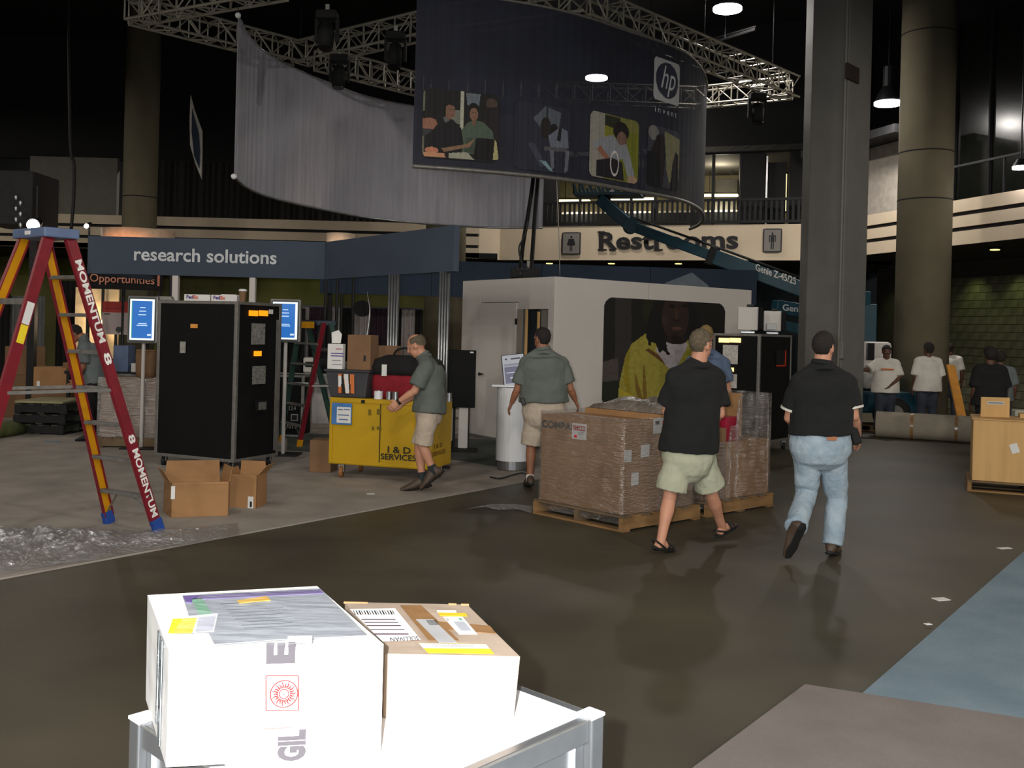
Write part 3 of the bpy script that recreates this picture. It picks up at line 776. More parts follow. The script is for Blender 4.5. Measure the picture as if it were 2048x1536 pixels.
panel(847, 1000, 4.36, 5.42, [('r', 0, 0, .03, 1, (110, 108, 92)), ('r', .50, .42, .55, 1, (180, 178, 160)), ('p', [(.57, .98), (.76, .98), (.74, .80), (.66, .74), (.59, .82)], (104, 112, 120)), ('r', .38, .52, .50, .72, (116, 118, 108)),
    ('e', .90, .86, .07, .08, (78, 62, 54)), ('p', [(.80, .60), (.84, .80), (.97, .82), (1, .5), (1, .3), (.9, .3)], (30, 26, 28)),
    ('p', [(.60, .55), (.70, .60), (.80, .58), (.92, .46), (.95, .28), (.9, .1), (.5, .1), (.5, .4)], (78, 92, 78)), ('p', [(.60, .34), (.72, .34), (.70, .12), (.56, .12)], (62, 74, 62)),
    ('p', [(.12, .10), (.16, .36), (.24, .54), (.40, .58), (.52, .46), (.56, .20), (.50, .05)], (20, 19, 24)), ('p', [(.27, .60), (.30, .52), (.36, .56), (.33, .62)], (96, 98, 96)),
    ('e', .335, .72, .075, .125, (20, 16, 16)), ('p', [(.31, .60), (.31, .76), (.35, .79), (.42, .77), (.435, .70), (.42, .62), (.36, .57)], (128, 94, 76)), ('r', .365, .715, .39, .73, (30, 20, 18)), ('r', .405, .715, .425, .73, (30, 20, 18)), ('r', .385, .635, .42, .645, (80, 48, 42)),
    ('e', .675, .76, .072, .085, (20, 17, 17)), ('e', .68, .68, .055, .095, (132, 98, 80)), ('p', [(.655, .60), (.70, .60), (.71, .53), (.66, .52)], (120, 88, 70)), ('r', .655, .70, .675, .712, (28, 20, 18)), ('r', .69, .70, .71, .712, (28, 20, 18)), ('r', .665, .63, .70, .64, (80, 46, 40)),
    ('e', .05, .56, .10, .12, (26, 20, 20)), ('p', [(.0, .44), (.0, .56), (.10, .58), (.17, .56), (.20, .50), (.15, .42), (.06, .36)], (150, 104, 84)), ('p', [(.0, .30), (.10, .36), (.14, .42), (.0, .42)], (60, 58, 62)),
    ('p', [(.26, .15), (.60, .24), (.70, .34), (.68, .28), (.64, .20), (.30, .10)], (138, 106, 82)), ('e', .13, .115, .09, .045, (196, 128, 98)), ('p', [(.02, .02), (.02, .08), (.30, .08), (.32, .02)], (200, 146, 110)),
    ('p', [(.36, .02), (.36, .09), (.60, .12), (.70, .02)], (160, 160, 140)), ('p', [(.68, .03), (.72, .34), (.95, .35), (.92, .03)], (12, 12, 14)), ('p', [(.95, .34), (.97, .30), (1, .05), (.93, .05)], (176, 168, 118))],
    (24, 22, 24), 'photograph', 150, 110, noisy=.10)
panel(1030, 1140, 4.30, 5.36, [('p', [(.28, .78), (.48, .98), (.80, .92), (.74, .55), (.45, .6)], (84, 90, 100)), ('r', .50, .7, .54, .98, (40, 42, 50)),
    ('e', .50, .66, .10, .16, (34, 26, 26)), ('e', .66, .62, .09, .12, (24, 20, 22)), ('p', [(.55, .55), (.78, .70), (.95, .66), (.98, .40), (.60, .36)], (104, 110, 124)), ('p', [(.72, .50), (.76, .70), (.82, .70), (.80, .48)], (22, 22, 30)),
    ('p', [(.48, .38), (.94, .40), (.96, .34), (.48, .32)], (84, 80, 86)), ('p', [(.58, .34), (.66, .34), (.68, .08), (.62, .04)], (104, 102, 112)), ('p', [(.92, .36), (1.0, .36), (.97, .06), (.90, .02)], (104, 102, 112)),
    ('p', [(.20, .40), (.30, .42), (.52, .10), (.42, .06)], (62, 62, 76)), ('p', [(.40, .16), (.60, .02), (.66, .02), (.52, .16)], (120, 150, 160))],
    (38, 40, 54), 'photograph', 110, 110)
panel(1180, 1277, 4.34, 5.42, [('r', 0, 0, .28, 1, (150, 146, 136)), ('r', .28, .72, .60, .98, (40, 44, 30)), ('r', .62, .10, 1, .80, (112, 116, 34)), ('p', [(.28, .60), (.28, .82), (.52, .80), (.5, .6)], (130, 128, 44)),
    ('e', .62, .78, .17, .15, (28, 22, 24)), ('e', .64, .64, .11, .14, (120, 92, 82)), ('p', [(.04, .50), (.22, .62), (.45, .70), (.60, .56), (.74, .60), (.82, .42), (.95, .08), (.80, .06), (.66, .36), (.60, .34), (.50, .20), (.20, .36)], (140, 142, 150)),
    ('p', [(.14, .42), (.50, .14), (.60, .16), (.20, .50)], (150, 100, 80)), ('p', [(.14, .02), (.14, .26), (.45, .34), (.66, .30), (.70, .02)], (30, 26, 34)), ('o', .50, .26, .09, .20, .2, (210, 200, 200)), ('e', .88, .05, .10, .07, (170, 140, 120)), ('e', .50, .82, .06, .04, (40, 30, 32))],
    (120, 118, 60), 'photograph', 110, 120)
panel(1295, 1358, 4.36, 5.42, [('e', .16, .88, .14, .12, (120, 118, 116)), ('p', [(.10, .0), (.10, .60), (.25, .85), (.45, .9), (.52, .55), (.45, .0)], (30, 24, 26)), ('p', [(0, 0), (0, .55), (.25, .62), (.35, .3), (.40, 0)], (20, 20, 26)),
    ('p', [(.48, .95), (1, .88), (1, .2), (.80, .2), (.66, .1), (.56, .3)], (128, 124, 94)), ('p', [(.70, .0), (.76, .45), (.86, .66), (.96, .6), (1, 0)], (26, 24, 30))],
    (60, 60, 70), 'photograph', 60, 80)
t0, t1 = front.t_of(1304, upto), front.t_of(1355, upto)
lg = panel(1304, 1355, 5.88, 6.63, [('e', .5, .52, .44, .42, (44, 48, 66))], (178, 178, 180), 'logo_plate', 60, 60, .10, 0)
def lw(t0, t1, z0, z1, off): return lambda a, b: front.at(t0 + (t1 - t0) * a, z0 + (z1 - z0) * b, off)
M['logo_white'] = mat('logo_grey_white', (190, 190, 194), .7)
ta, tb = t0 + (t1 - t0) * .24, t0 + (t1 - t0) * .80
text('logo_lettering', 'hp', (0, 0, 0), (1, 0, 0), (0, 1, 0), M['logo_white'], ft, o, bold=0.0, shear=.35, warp=lw(ta, tb, 5.98, 6.52, .03))
text('slogan', 'invent', (0, 0, 0), (1, 0, 0), (0, 1, 0), M['logo_white'], ft, o, bold=-.005, space=1.5, warp=lw(front.t_of(1307, upto), front.t_of(1350, upto), 5.66, 5.76, .03))

# small far banner seen almost edge-on
c = at(393, 275, 25.0)
bt2 = thing('far_banner', 'narrow pale banner seen edge-on left of the hanging rig', 'banner', c)
pts = [at(381, 190, 25), at(388, 218, 25), at(404, 262, 25), at(404, 300, 25), at(403, 358, 25), at(391, 328, 25), at(380, 290, 25), at(379, 240, 25)]
def off(ps, dy): return [p + V((0, dy, 0)) for p in ps]
m = MB(c); n = len(pts); m.add(pts + off(pts, .06), [tuple(range(n)), tuple(range(n, 2 * n))[::-1]] + [(i, (i + 1) % n, (i + 1) % n + n, i + n) for i in range(n)])
m.build('fabric', mat('pale_far_banner', (190, 186, 180), .8), bt2)
ip = [at(384, 215, 24.98), at(398, 268, 24.98), at(400, 300, 24.98), at(399, 338, 24.98), at(388, 312, 24.98), at(383, 262, 24.98)]
MB(c).add(ip, [tuple(range(6))]).build('dark_print', M['navy_dark'], bt2)
p = at(384, 190, 25); MB(c).tube([p, V((p.x, p.y, ZC))], .01, 5).build('wire', M['steel_dark'], bt2)

# cable bundle hanging down to the booth
def hose(name, lab, pix, Y, r, mt=None, cat='cable'):
    Y1 = max(17.2, Y) if 15.7 <= Y < 15.8 and len(pix) == 5 and pix[0][1] == 300 else Y; nP = len(pix) - 1
    pts = spline([at(a, b, Y1 + (Y - Y1) * i / nP) for i, (a, b) in enumerate(pix)], 6); o = pts[0]
    return tag(MB(o).tube(pts, r, 7).build(name, mt or M['cable'], smooth=True), lab, cat)
hose('hanging_cable', 'thick black cable hanging from the rig onto the booth, right one', [(1080, 300), (1076, 360), (1070, 430), (1066, 490), (1062, 548)], 15.75, .035)
hose('hanging_cable', 'thick black cable hanging from the rig onto the booth, left one', [(1068, 300), (1066, 360), (1056, 430), (1046, 490), (1040, 552)], 15.7, .035)
hose('hanging_cable', 'thin looped cable dangling beside the thick booth cables', [(1056, 440), (1050, 470), (1038, 495), (1042, 520), (1050, 548)], 15.72, .014)
hose('hanging_cable', 'black cable hanging down at the left behind the ladder', [(136, -160), (138, 100), (141, 290), (148, 330), (147, 400), (142, 462)], 22, .035)
hose('hanging_wire', 'thin wire hanging in front of the restroom fascia', [(1113, 356), (1117, 450), (1120, 556)], 14.95, .006, M['alu_dull'], 'wire')
# ================================================================= BOOTH STRUCTURES
def u2(x, y): v = V((x, y, 0)); return v.normalized()
def v3(p, z): return V((p[0], p[1], z))
def decal(name, px0, py0, px1, py1, P0, N, m, parent, o, th=.006, lift=.004, bevel=0):
    cx, cy = (px0 + px1) / 2, (py0 + py1) / 2
    N = V(N).normalized(); c = onplane(cx, cy, P0, N); R = onplane(px1, cy, P0, N) - onplane(px0, cy, P0, N); R.z = 0
    h = (onplane(cx, py0, P0, N) - onplane(cx, py1, P0, N)).z
    D = R.normalized()
    return MB(o).box(c + N * (lift + th / 2), (R.length, th, h), X=D, Y=N).build(name, m, parent, bevel=bevel)
def ink(name, body, px0, py0, px1, py1, P0, N, m, parent, o, bold=.0, lift=.012, **k):
    N = V(N).normalized(); a = onplane(px0, py1, P0, N); R = onplane(px1, py1 + (px1 - px0) * ROLL * 0, P0, N) - a; U = onplane(px0, py0, P0, N) - a
    R.z = 0; U = V((0, 0, U.z))
    return text(name, body, a + N * lift, R, U, m, parent, o, bold=bold, **k)

# blue header sign, a front panel and a return towards the booth
SZ0, SZ1 = 2.46, 3.03
A = at(175, 520, 15.2); A = v3(A, 0); B = v3(at(650, 520, 15.2), 0); C = v3(at(908, 500, 12.3), 0)
sg = thing('header_sign', 'slate blue header sign reading research solutions above the black case', 'sign', (A + B) / 2 + V((0, 0, SZ0)))
o = sg.location
MB(o).ext([v3(A, SZ0), v3(B, SZ0), v3(B + V((0, .08, 0)), SZ0), v3(A + V((0, .08, 0)), SZ0)], (0, 0, SZ1 - SZ0)).build('front_panel', M['navy'], sg, bevel=.004)
d = (C - B).normalized(); nn = V((d.y, -d.x, 0))
MB(o).ext([v3(B + d * .01, SZ0), v3(C, SZ0), v3(C - nn * .08, SZ0), v3(B - nn * .08 + d * .01, SZ0)], (0, 0, SZ1 - SZ0)).build('return_panel', M['navy'], sg, bevel=.004)
MB(o).ext([v3(A, SZ0), v3(A + V((0, .08, 0)), SZ0), v3(A + V((.35, 1.8, 0)), SZ0), v3(A + V((.27, 1.8, 0)), SZ0)], (0, 0, SZ1 - SZ0)).build('side_panel', M['navy'], sg)
text('lettering', 'research solutions', at(268, 521, 15.19), at(553, 529, 15.19) - at(268, 521, 15.19), V((0, 0, (at(268, 494, 15.19) - at(268, 521, 15.19)).z)), M['sign_text'], sg, o, bold=.018, lift=.004)
def post(px, Y, w, lab, mt, ribs=0, z1=SZ0, zb=0.012):
    c = at(px, 640, Y); c = v3(c, zb); t = thing('support_post', lab, 'post', c)
    if ribs:
        MB(c).box(c + V((0, .02, (z1 - zb) / 2)), (w, w * .6, z1 - zb)).build('core', M['steel_dark'], t)
        for k in range(ribs):
            x = (k + .5) / ribs - .5
            MB(c).tube([c + V((x * w, -w * .28, 0)), c + V((x * w, -w * .28, z1 - zb))], w / ribs * .40, 8).build('rib', mt, t, smooth=True)
    else: MB(c).box(c + V((0, 0, (z1 - zb) / 2)), (w, w, z1 - zb)).build('shaft', mt, t, bevel=.006)
    MB(c).box(c + V((0, 0, .006)), (w * 1.8, w * 1.8, .012)).build('foot_plate', M['steel_dark'], t)
post(786, 13.35, .145, 'left fluted aluminium post below the blue header return', M['alu'], 4)
post(887.5, 12.5, .135, 'right fluted aluminium post behind the man at the yellow chest', M['alu'], 4)
post(350, 15.24, .09, 'white post behind the cartons on top of the black case', M['white_panel'])
post(504, 15.24, .09, 'white post behind the coffee cup on the black case', M['white_panel'])

# far dark header band behind everything
A, B = v3(at(640, 560, 20), 0), v3(at(1515, 560, 20.6), 0)
hb = thing('far_header', 'long dark blue header band behind the white booth', 'sign', v3((A + B) / 2, 2.5))
d = (B - A).normalized(); nseg = 4
for k in range(nseg):
    a, b = A + (B - A) * (k / nseg), A + (B - A) * ((k + .995) / nseg)
    MB(hb.location).ext([v3(a, 2.42), v3(b, 2.42), v3(b + V((0, .1, 0)), 2.42), v3(a + V((0, .1, 0)), 2.42)], (0, 0, .72)).build('panel', M['navy_dark'], hb)
for k in (0.02, .5, .98):
    a = A + (B - A) * k + V((0, .16, 0)); MB(hb.location).tube([v3(a, 0.012), v3(a, 3.1)], .05, 8).build('post', M['steel_dark'], hb)
tp = [v3(at(1310, 560, 19.9), 0), v3(at(1385, 545, 19.9), 0), v3(at(1416, 560, 19.9), 0)]
t = thing('pale_peak', 'pale triangular tent peak rising behind the white booth', 'tent', v3(tp[0], 2.5))
q = [onplane(1330, 566, tp[0], (0, -1, 0)), onplane(1384, 545, tp[0], (0, -1, 0)), onplane(1417, 571, tp[0], (0, -1, 0)), onplane(1417, 600, tp[0], (0, -1, 0)), onplane(1330, 600, tp[0], (0, -1, 0))]
qq = [p + V((0, .06, 0)) for p in q]; mm = MB(t.location); mm.add(q + qq, [(0, 1, 2, 3, 4), (9, 8, 7, 6, 5)] + [(i, (i + 1) % 5, (i + 1) % 5 + 5, i + 5) for i in range(5)]); mm.build('canvas', mat('pale_blue_canvas', (96, 106, 116), .8), t)
MB(t.location).tube([v3(tp[1], 0.012), v3(tp[1], 2.6)], .04, 8).build('pole', M['steel_dark'], t)

# white booth
BS = 1.07
K, Lw, Rw = V((.57, 13.7, 0)) * BS, V((-.785, 15.6, 0)) * BS, V((3.79, 16.1, 0)) * BS
ZH = 2.565
dl, dr_ = (Lw - K).normalized(), (Rw - K).normalized()
nl = V((-dl.y, dl.x, 0)); nl = nl if nl.y < 0 else -nl
nr = V((dr_.y, -dr_.x, 0)); nr = nr if nr.y < 0 else -nr
bo = thing('white_booth', 'white panel-walled booth room with a large portrait mural', 'booth', K)
def lp(px): p = onplane(px, 640, K, nl); return V((p.x, p.y, 0))
def rp(px): p = onplane(px, 640, K, nr); return V((p.x, p.y, 0))
def wallpc(name, a, b, n, z0, z1, mt=M['white_panel'], th=.08, out=0.0, par=bo, og=K):
    a = a + n * out; b = b + n * out
    return MB(og).ext([v3(a, z0), v3(b, z0), v3(b - n * th, z0), v3(a - n * th, z0)], (0, 0, z1 - z0)).build(name, mt, par, bevel=.003)
g = dl * .004
wallpc('wall_panel', Lw, lp(960) - g * -1, nl, .03, ZH)
dz = 2.06
wallpc('wall_panel', lp(960), lp(1036), nl, 2.2, ZH)
dr = wallpc('door', lp(961), lp(1033), nl, .03, 2.19, out=.012, th=.05)
h = onplane(966, 748, K + nl * .03, nl); MB(K).tube([h, h + nl * .05], .012, 8).build('handle', M['steel_dark'], dr); MB(K).ball(h + nl * .07, (.028, 0, 0), (0, .028, 0), (0, 0, .028), 10, 6).build('knob', M['steel_dark'], dr)
wallpc('wall_panel', lp(1036), lp(1096), nl, 2.09, ZH)
wallpc('door_jamb', lp(1036), lp(1046), nl, .03, 2.09, M['alu'], out=.015)
wallpc('door_jamb', lp(1050), lp(1053), nl, .03, 2.09, M['ply'], th=.03)
wallpc('door_jamb', lp(1074), lp(1077), nl, .03, 2.05, M['ply'], th=.03)
wallpc('wall_panel', lp(1079), lp(1096), nl, .03, 2.09, M['wall_grey'], out=-.03)
wallpc('wall_panel', lp(1096), K, nl, .03, ZH)
wallpc('inner_wall', lp(1020) - nl * .8, lp(1074) - nl * .8, nl, .03, 2.4, M['black'])
wallpc('wall_panel', K, rp(1296), nr, .03, ZH); wallpc('wall_panel', rp(1297.2), Rw, nr, .03, ZH)
wallpc('base_trim', K, Rw, nr, .012, .06, M['alu_dull'], out=.01); wallpc('base_trim', Lw, K, nl, .012, .06, M['alu_dull'], out=.02)
wallpc('back_wall', Rw, Rw - nr * 3.0, -dr_, .012, ZH)
decal('switch_plate', 1031, 637, 1039, 649, K, nl, M['black'], bo, K, .01)
# mural
MA, MB_ = rp(1207), rp(1449); zt_ = onplane(1300, 600, K, nr).z
zt_ = onplane(1209, 594, K, nr).z; zb_ = .62
Wm = (MB_ - MA).length
def mp(px, py): # mural uv from pixels
    p = onplane(px, py, K, nr); return ((p - MA).dot(dr_) / Wm, (p.z - zb_) / (zt_ - zb_))
def PP(*pts): return [mp(*p) for p in pts]
JK, JD = (150, 140, 58), (118, 92, 34)
def E(px, py, rx, ry, c): a = mp(px, py); b = mp(px + rx, py - ry); return ('e', a[0], a[1], abs(b[0] - a[0]), abs(b[1] - a[1]), c)
mur = [('p', PP((1230, 590), (1262, 590), (1262, 900), (1226, 900)), (44, 40, 40)), ('p', PP((1200, 725), (1235, 715), (1236, 760), (1200, 765)), (74, 66, 64)),
       ('p', PP((1200, 765), (1236, 762), (1236, 900), (1200, 900)), (26, 32, 18)), E(1295, 620, 12, 24, (30, 32, 16)),
       ('p', PP((1290, 667), (1262, 688), (1250, 712), (1238, 765), (1232, 830), (1228, 900), (1450, 900), (1460, 720), (1400, 690), (1345, 670)), JK),
       ('p', PP((1262, 688), (1256, 730), (1260, 780), (1272, 812), (1258, 800), (1246, 760), (1250, 712)), (140, 124, 30)),
       ('p', PP((1287, 720), (1291, 760), (1294, 820), (1286, 820), (1284, 760)), JD), ('p', PP((1268, 740), (1280, 780), (1288, 812), (1280, 812), (1270, 778)), JD),
       ('p', PP((1290, 700), (1330, 730), (1334, 722), (1296, 696)), (96, 62, 30)), ('p', PP((1236, 775), (1262, 790), (1275, 812), (1240, 790)), (168, 152, 44)),
       ('p', PP((1310, 700), (1325, 675), (1362, 672), (1375, 690), (1350, 740), (1334, 735)), (164, 156, 160)),
       ('p', PP((1290, 660), (1300, 620), (1315, 596), (1380, 594), (1400, 640), (1392, 690), (1378, 676), (1330, 676), (1336, 712), (1326, 700), (1318, 706), (1310, 686), (1298, 684), (1292, 676)), (16, 13, 12)),
       E(1350, 635, 28, 44, (44, 30, 24)), E(1343, 612, 6, 3.0, (14, 9, 8)), E(1368, 612, 6, 3.0, (14, 9, 8)), E(1352, 640, 8, 4, (30, 19, 15)), E(1352, 628, 4, 12, (62, 42, 33)), E(1353, 657, 10, 3.4, (84, 52, 44)), E(1330, 640, 6, 12, (56, 40, 31)), E(1352, 680, 22, 8, (34, 24, 20)),
       ('p', PP((1298, 668), (1302, 692), (1296, 690), (1293, 668)), (16, 13, 12)), ('p', PP((1325, 690), (1340, 708), (1336, 710), (1320, 696)), (16, 13, 12))]
MB(K).ext([v3(MA + nr * .0, zb_ - .02), v3(MB_, zb_ - .02), v3(MB_ + nr * .006, zb_ - .02), v3(MA + nr * .006, zb_ - .02)], (0, 0, zt_ - zb_ + .0)).build('mural_backing', M['black'], bo) if False else None
print_grid('mural', lambda a, b: MA + dr_ * (Wm * a) + nr * .010 + V((0, 0, zb_ + (zt_ - zb_) * b)), mur, 170, 150, M['print'], bo, K, (22, 20, 17), .10, .10, Wm / (zt_ - zb_))
# black unit standing on the booth top edge
p = at(1050, 547, 15.85); t = thing('rigging_motor', 'black motor unit with coiled chain on top of the white booth', 'motor', p)
MB(p).box(p, (.46, .3, .16)).build('body', M['black'], t, bevel=.02); MB(p).tube([p + V((.05, 0, .08)), p + V((.05, 0, .2))], .03, 8).build('hook', M['alu_dull'], t)
for k in range(3): MB(p).ball(p + V((-.12 + k * .07, -.14, .06)), (.03, 0, 0), (0, .02, 0), (0, 0, .05), 8, 6).build('chain_link', M['steel_dark'], t)
MB(p).box(p + V((0, .25, -.2)), (.3, .06, .5)).build('mount', M['steel_dark'], t)

# black display panel on a stand beside the booth
p = at(923, 758, 14.3); base = v3(p, .02); t = thing('display_stand', 'tall black display panel on a white footed stand left of the white booth', 'display', base)
zt1, zt0 = at(923, 700, 14.3).z, at(923, 815, 14.3).z
MB(base).box(v3(p, (zt0 + zt1) / 2), (.40, .08, zt1 - zt0)).build('panel', M['case_black'], t, bevel=.01)
for sx in (-.10, .1): MB(base).box(v3(p + V((sx, .05, 0)), (zt0) / 2 + .02), (.05, .05, zt0 + .0)).build('leg', M['black'], t)
MB(base).box(v3(p + V((.04, .02, 0)), .36), (.14, .03, .62)).build('white_panel', M['white_panel'], t, bevel=.02)
MB(base).box(v3(p + V((-.16, .02, 0)), .40), (.10, .03, .5)).build('white_panel', M['white_panel'], t, bevel=.02)
MB(base).box(v3(p, .03), (.5, .4, .03)).build('base', M['black'], t)
MB(base).box(v3(p + V((.14, -.045, 0)), zt1 - .03), (.05, .006, .02)).build('label', M['paper'], t)

# info kiosk
c = at(1026, 860, 12.55); c = v3(c, .012); t = thing('info_kiosk', 'white cylindrical kiosk with a tilted screen beside the green-shirted man', 'kiosk', c)
MB(c).tube([v3(c, .02), v3(c, .13)], .19, 28).build('chrome_base', M['alu'], t, smooth=False)
MB(c).tube([v3(c, .13), v3(c, 1.04)], .21, 32).build('body', M['white_gloss'], t)
MB(c).box(v3(c + V((-.1, 0, 0)), 1.06), (.36, .34, .03)).build('shelf', M['white_gloss'], t, bevel=.01)
MB(c).bar(v3(c + V((0, .06, 0)), 1.06), v3(c + V((-.02, .06, 0)), 1.2), (1, 0, 0), .05, .05).build('neck', M['steel_dark'], t)
mc = at(1028, 741, 12.45)
Xk = V((.96, -.05, -.0)); Zk = V((-.12, .25, .95)).normalized()
Xk = (Xk - Zk * Xk.dot(Zk)).normalized(); Yk = Zk.cross(Xk)
MB(c).box(mc + Yk * .02, (.29, .05, .42), X=Xk, Y=Yk, Z=Zk).build('monitor', M['steel_dark'], t, bevel=.01)
print_grid('screen', lambda a, b: mc + Xk * (.27 * (a - .5)) + Zk * (.40 * (b - .5)) - Yk * .008, [('r', .08, .66, .92, .72, (150, 152, 168)), ('r', .05, .10, .95, .62, (110, 112, 140)), ('r', .12, .42, .7, .46, (220, 220, 230)), ('r', .3, .26, .8, .3, (220, 220, 230)), ('r', .12, .84, .24, .9, (60, 60, 90)), ('r', .4, .84, .85, .9, (60, 60, 80))], 30, 40, print_mat('kiosk_screen_lit', .3, .55), t, c, (190, 192, 200))
hose('floor_cable', 'loose black cable on the carpet at the foot of the kiosk', [(980, 955), (1000, 951), (1020, 948), (1048, 952)], 12.0, .008) if False else None
pts = [gz(x, y, .03) for x, y in ((980, 954), (1000, 957), (1024, 950), (1045, 946), (1060, 952))]
tag(MB(pts[0]).tube(spline(pts, 5), .009, 6).build('floor_cable', M['cable'], smooth=True), 'loose black cable on the carpet at the foot of the kiosk', 'cable')

# ================================================================= ROAD CASES
def caster(o, p, parent, r=.055, mt=None, zt=.15):
    p = V(p); w = MB(o); w.tube([p + V((-.02, 0, r)), p + V((.02, 0, r))], r, 14); cst = w.build('caster', mt or M['rubber'], parent)
    MB(o).box(p + V((0, .02, (zt + r) / 2 + .0)), (.06, .07, zt - r)).build('fork', M['alu_dull'], cst)
def road_case(lab, c, d1, L1, d2, L2, z0, z1, bw=.045, zf=.012):
    """c = near vertical edge, d1 to the left, d2 to the right"""
    c = v3(c, zf); t = thing('road_case', lab, 'flight case', c); o = c
    d1, d2 = V(d1).normalized(), V(d2).normalized()
    pts = [c, c + d2 * L2, c + d2 * L2 + d1 * L1, c + d1 * L1]
    i = .008; ctr = sum(pts, V((0, 0, 0))) / 4
    ip = [p + (ctr - p) * .012 for p in pts]
    MB(o).ext([v3(p, z0 + i) for p in ip], (0, 0, z1 - z0 - 2 * i)).build('shell', M['case_black'], t)
    for k in range(4):
        p = pts[k]; q = pts[(k + 1) % 4]; inn = (ctr - p); inn.z = 0
        e = v3(p, 0) + (d1 if k in (0, 1) else -d1) * bw / 2 + (d2 if k in (0, 3) else -d2) * bw / 2
        MB(o).box(v3(e, (z0 + z1) / 2), (bw, bw, z1 - z0), X=d1, Y=d2).build('edge_trim', M['alu_dull'], t, bevel=.004)
        for z in (z0 + bw * .4, z1 - bw * .4):
            sft = (q - p).normalized(); nrm = V((sft.y, -sft.x, 0)); s = 1 if (ctr - p).dot(nrm) > 0 else -1
            MB(o).bar(v3(p + nrm * s * bw * .45 + sft * bw, z), v3(q + nrm * s * bw * .45 - sft * bw, z), (0, 0, 1), bw * .8, bw).build('edge_trim', M['alu_dull'], t, bevel=.004)
        if z0 > .1: 
            cp = p + (ctr - p) * .16; caster(o, v3(cp, zf), t, zt=z0 - zf)
    return t, o, d1, d2
c1 = V((-3.19, 11.6, 0))
t, o, d1, d2 = road_case('tall black flight case on casters left of the yellow chest, with two orange displays', c1, (-.915, .404, 0), 1.20, (.404, .915, 0), .84, .13, 2.005)
n1 = V((d1.y, -d1.x, 0)); n1 = n1 if n1.y < 0 else -n1; n2 = V((d2.y, -d2.x, 0)); n2 = n2 if n2.y < 0 else -n2
M['led'] = emis('orange_display', (255, 150, 20), 1.4, (80, 40, 5)); M['led2'] = emis('pale_orange_display', (255, 205, 130), 2.2, (80, 40, 5))  # orange case labels; emission stands in for flash light thrown back
M['orange_label'] = mat('orange_sticker', (224, 150, 70), .6)
M['plate_grey'] = mat('document_pouch', (150, 148, 142), .3, 0, .25, 40, col2=(96, 94, 92))
decal('sticker', 382, 648, 396, 656, c1, n1, M['orange_label'], t, o); decal('sticker', 361, 683, 372, 706, c1, n1, M['paper_grey'], t, o)
dp = decal('display', 497, 621, 515, 632, c1, n2, M['led'], t, o); decal('display', 517, 621, 535, 632, c1, n2, M['led'], t, o); decal('display', 507, 702, 522, 712, c1, n2, M['led'], t, o)  # display parts are orange labels, their returned light put in as emission
for a in ((502, 647, 529, 689), (504, 732, 530, 768), ): decal('document_pouch', *a, c1, n2, M['plate_grey'], t, o)
lt = decal('latch', 510, 800, 531, 823, c1, n2, M['steel_dark'], t, o, .02); decal('latch_bolt', 514, 804, 528, 819, c1, n2, M['alu_dull'], t, o, .015, .02)
decal('sticker', 537, 619, 545, 628, c1, n2, M['paper'], t, o)
decal('hinge', 549, 640, 553, 900, c1, n2, M['alu_dull'], t, o, .01)
# things on top of it
ztop = 2.006
def carton(lab, name, pts, z0, h, mt, group=None, tape=True, flaps=False, cat='box', logo=None):
    pts = [v3(p, z0) for p in pts]; c = sum(pts, V((0, 0, 0))) / len(pts)
    t = thing(name, lab, cat, c, group); MB(c).ext(pts, (0, 0, h)).build('body', mt, t, bevel=min(.006, h * .05))
    if tape:
        m1, m2 = (pts[0] + pts[3]) / 2, (pts[1] + pts[2]) / 2; d = (m2 - m1).normalized(); s = V((-d.y, d.x, 0)) * .025
        MB(c).ext([v3(q, z0 + h + .0005) for q in (m1 - s, m2 - s, m2 + s, m1 + s)], (0, 0, .001)).build('tape', M['tape'], t)
        MB(c).add([v3(m1 - s - d * .0015, z0 + h), v3(m1 + s - d * .0015, z0 + h), v3(m1 + s - d * .0015, z0 + h * .75), v3(m1 - s - d * .0015, z0 + h * .75)], [(0, 1, 2, 3)]).build('tape', M['tape'], t)
    return t, c
M['tape'] = mat('packing_tape', (150, 112, 74), .25, 0, .1, 20)
def rect(c, d1, L1, d2, L2):
    c, d1, d2 = V(c), V(d1).normalized(), V(d2).normalized(); return [c, c + d1 * L1, c + d1 * L1 + d2 * L2, c + d2 * L2]
a, b = at(368, 600, 12.3), at(475, 600, 12.3)
a, b = onplane(368, 600, V((0, 12.2, 0)), V((0, -1, 0))), onplane(474, 600, V((0, 12.2, 0)), V((0, -1, 0)))
for i, (s0, s1) in enumerate(((0, .49), (.51, 1))):
    q0, q1 = a + (b - a) * s0, a + (b - a) * s1
    t, c = carton(('left', 'right')[i] + ' flat white courier carton on the tall black flight case', 'courier_carton', rect(v3(q0, 0), q1 - q0, (q1 - q0).length, (0, 1, 0), .3), ztop, .085, M['card_white'], tape=False)
    P = v3(q0, ztop + .03) + V((.03, -.004, 0)); text('logo_lettering', 'Fed', P, V((.08, 0, 0)), V((0, 0, .045)), mat('purple_ink', (70, 40, 130), .6), t, c, bold=.03)
    text('logo_lettering', 'Ex', P + V((.085, 0, 0)), V((.06, 0, 0)), V((0, 0, .045)), mat('orange_ink', (225, 80, 40), .6), t, c, bold=.03)
cp = onplane(485, 606, V((0, 11.95, 0)), V((0, -1, 0))); cp = v3(cp, ztop)
t = thing('paper_cup', 'brown paper coffee cup with white lid on the black flight case', 'cup', cp)
MB(cp).tube([cp, cp + V((0, 0, .13))], [.033, .045], 16).build('cup', M['card_dark'], t); MB(cp).tube([cp + V((0, 0, .13)), cp + V((0, 0, .142)), cp + V((0, 0, .155))], [.05, .05, .038], 16).build('lid', M['white_gloss'], t)
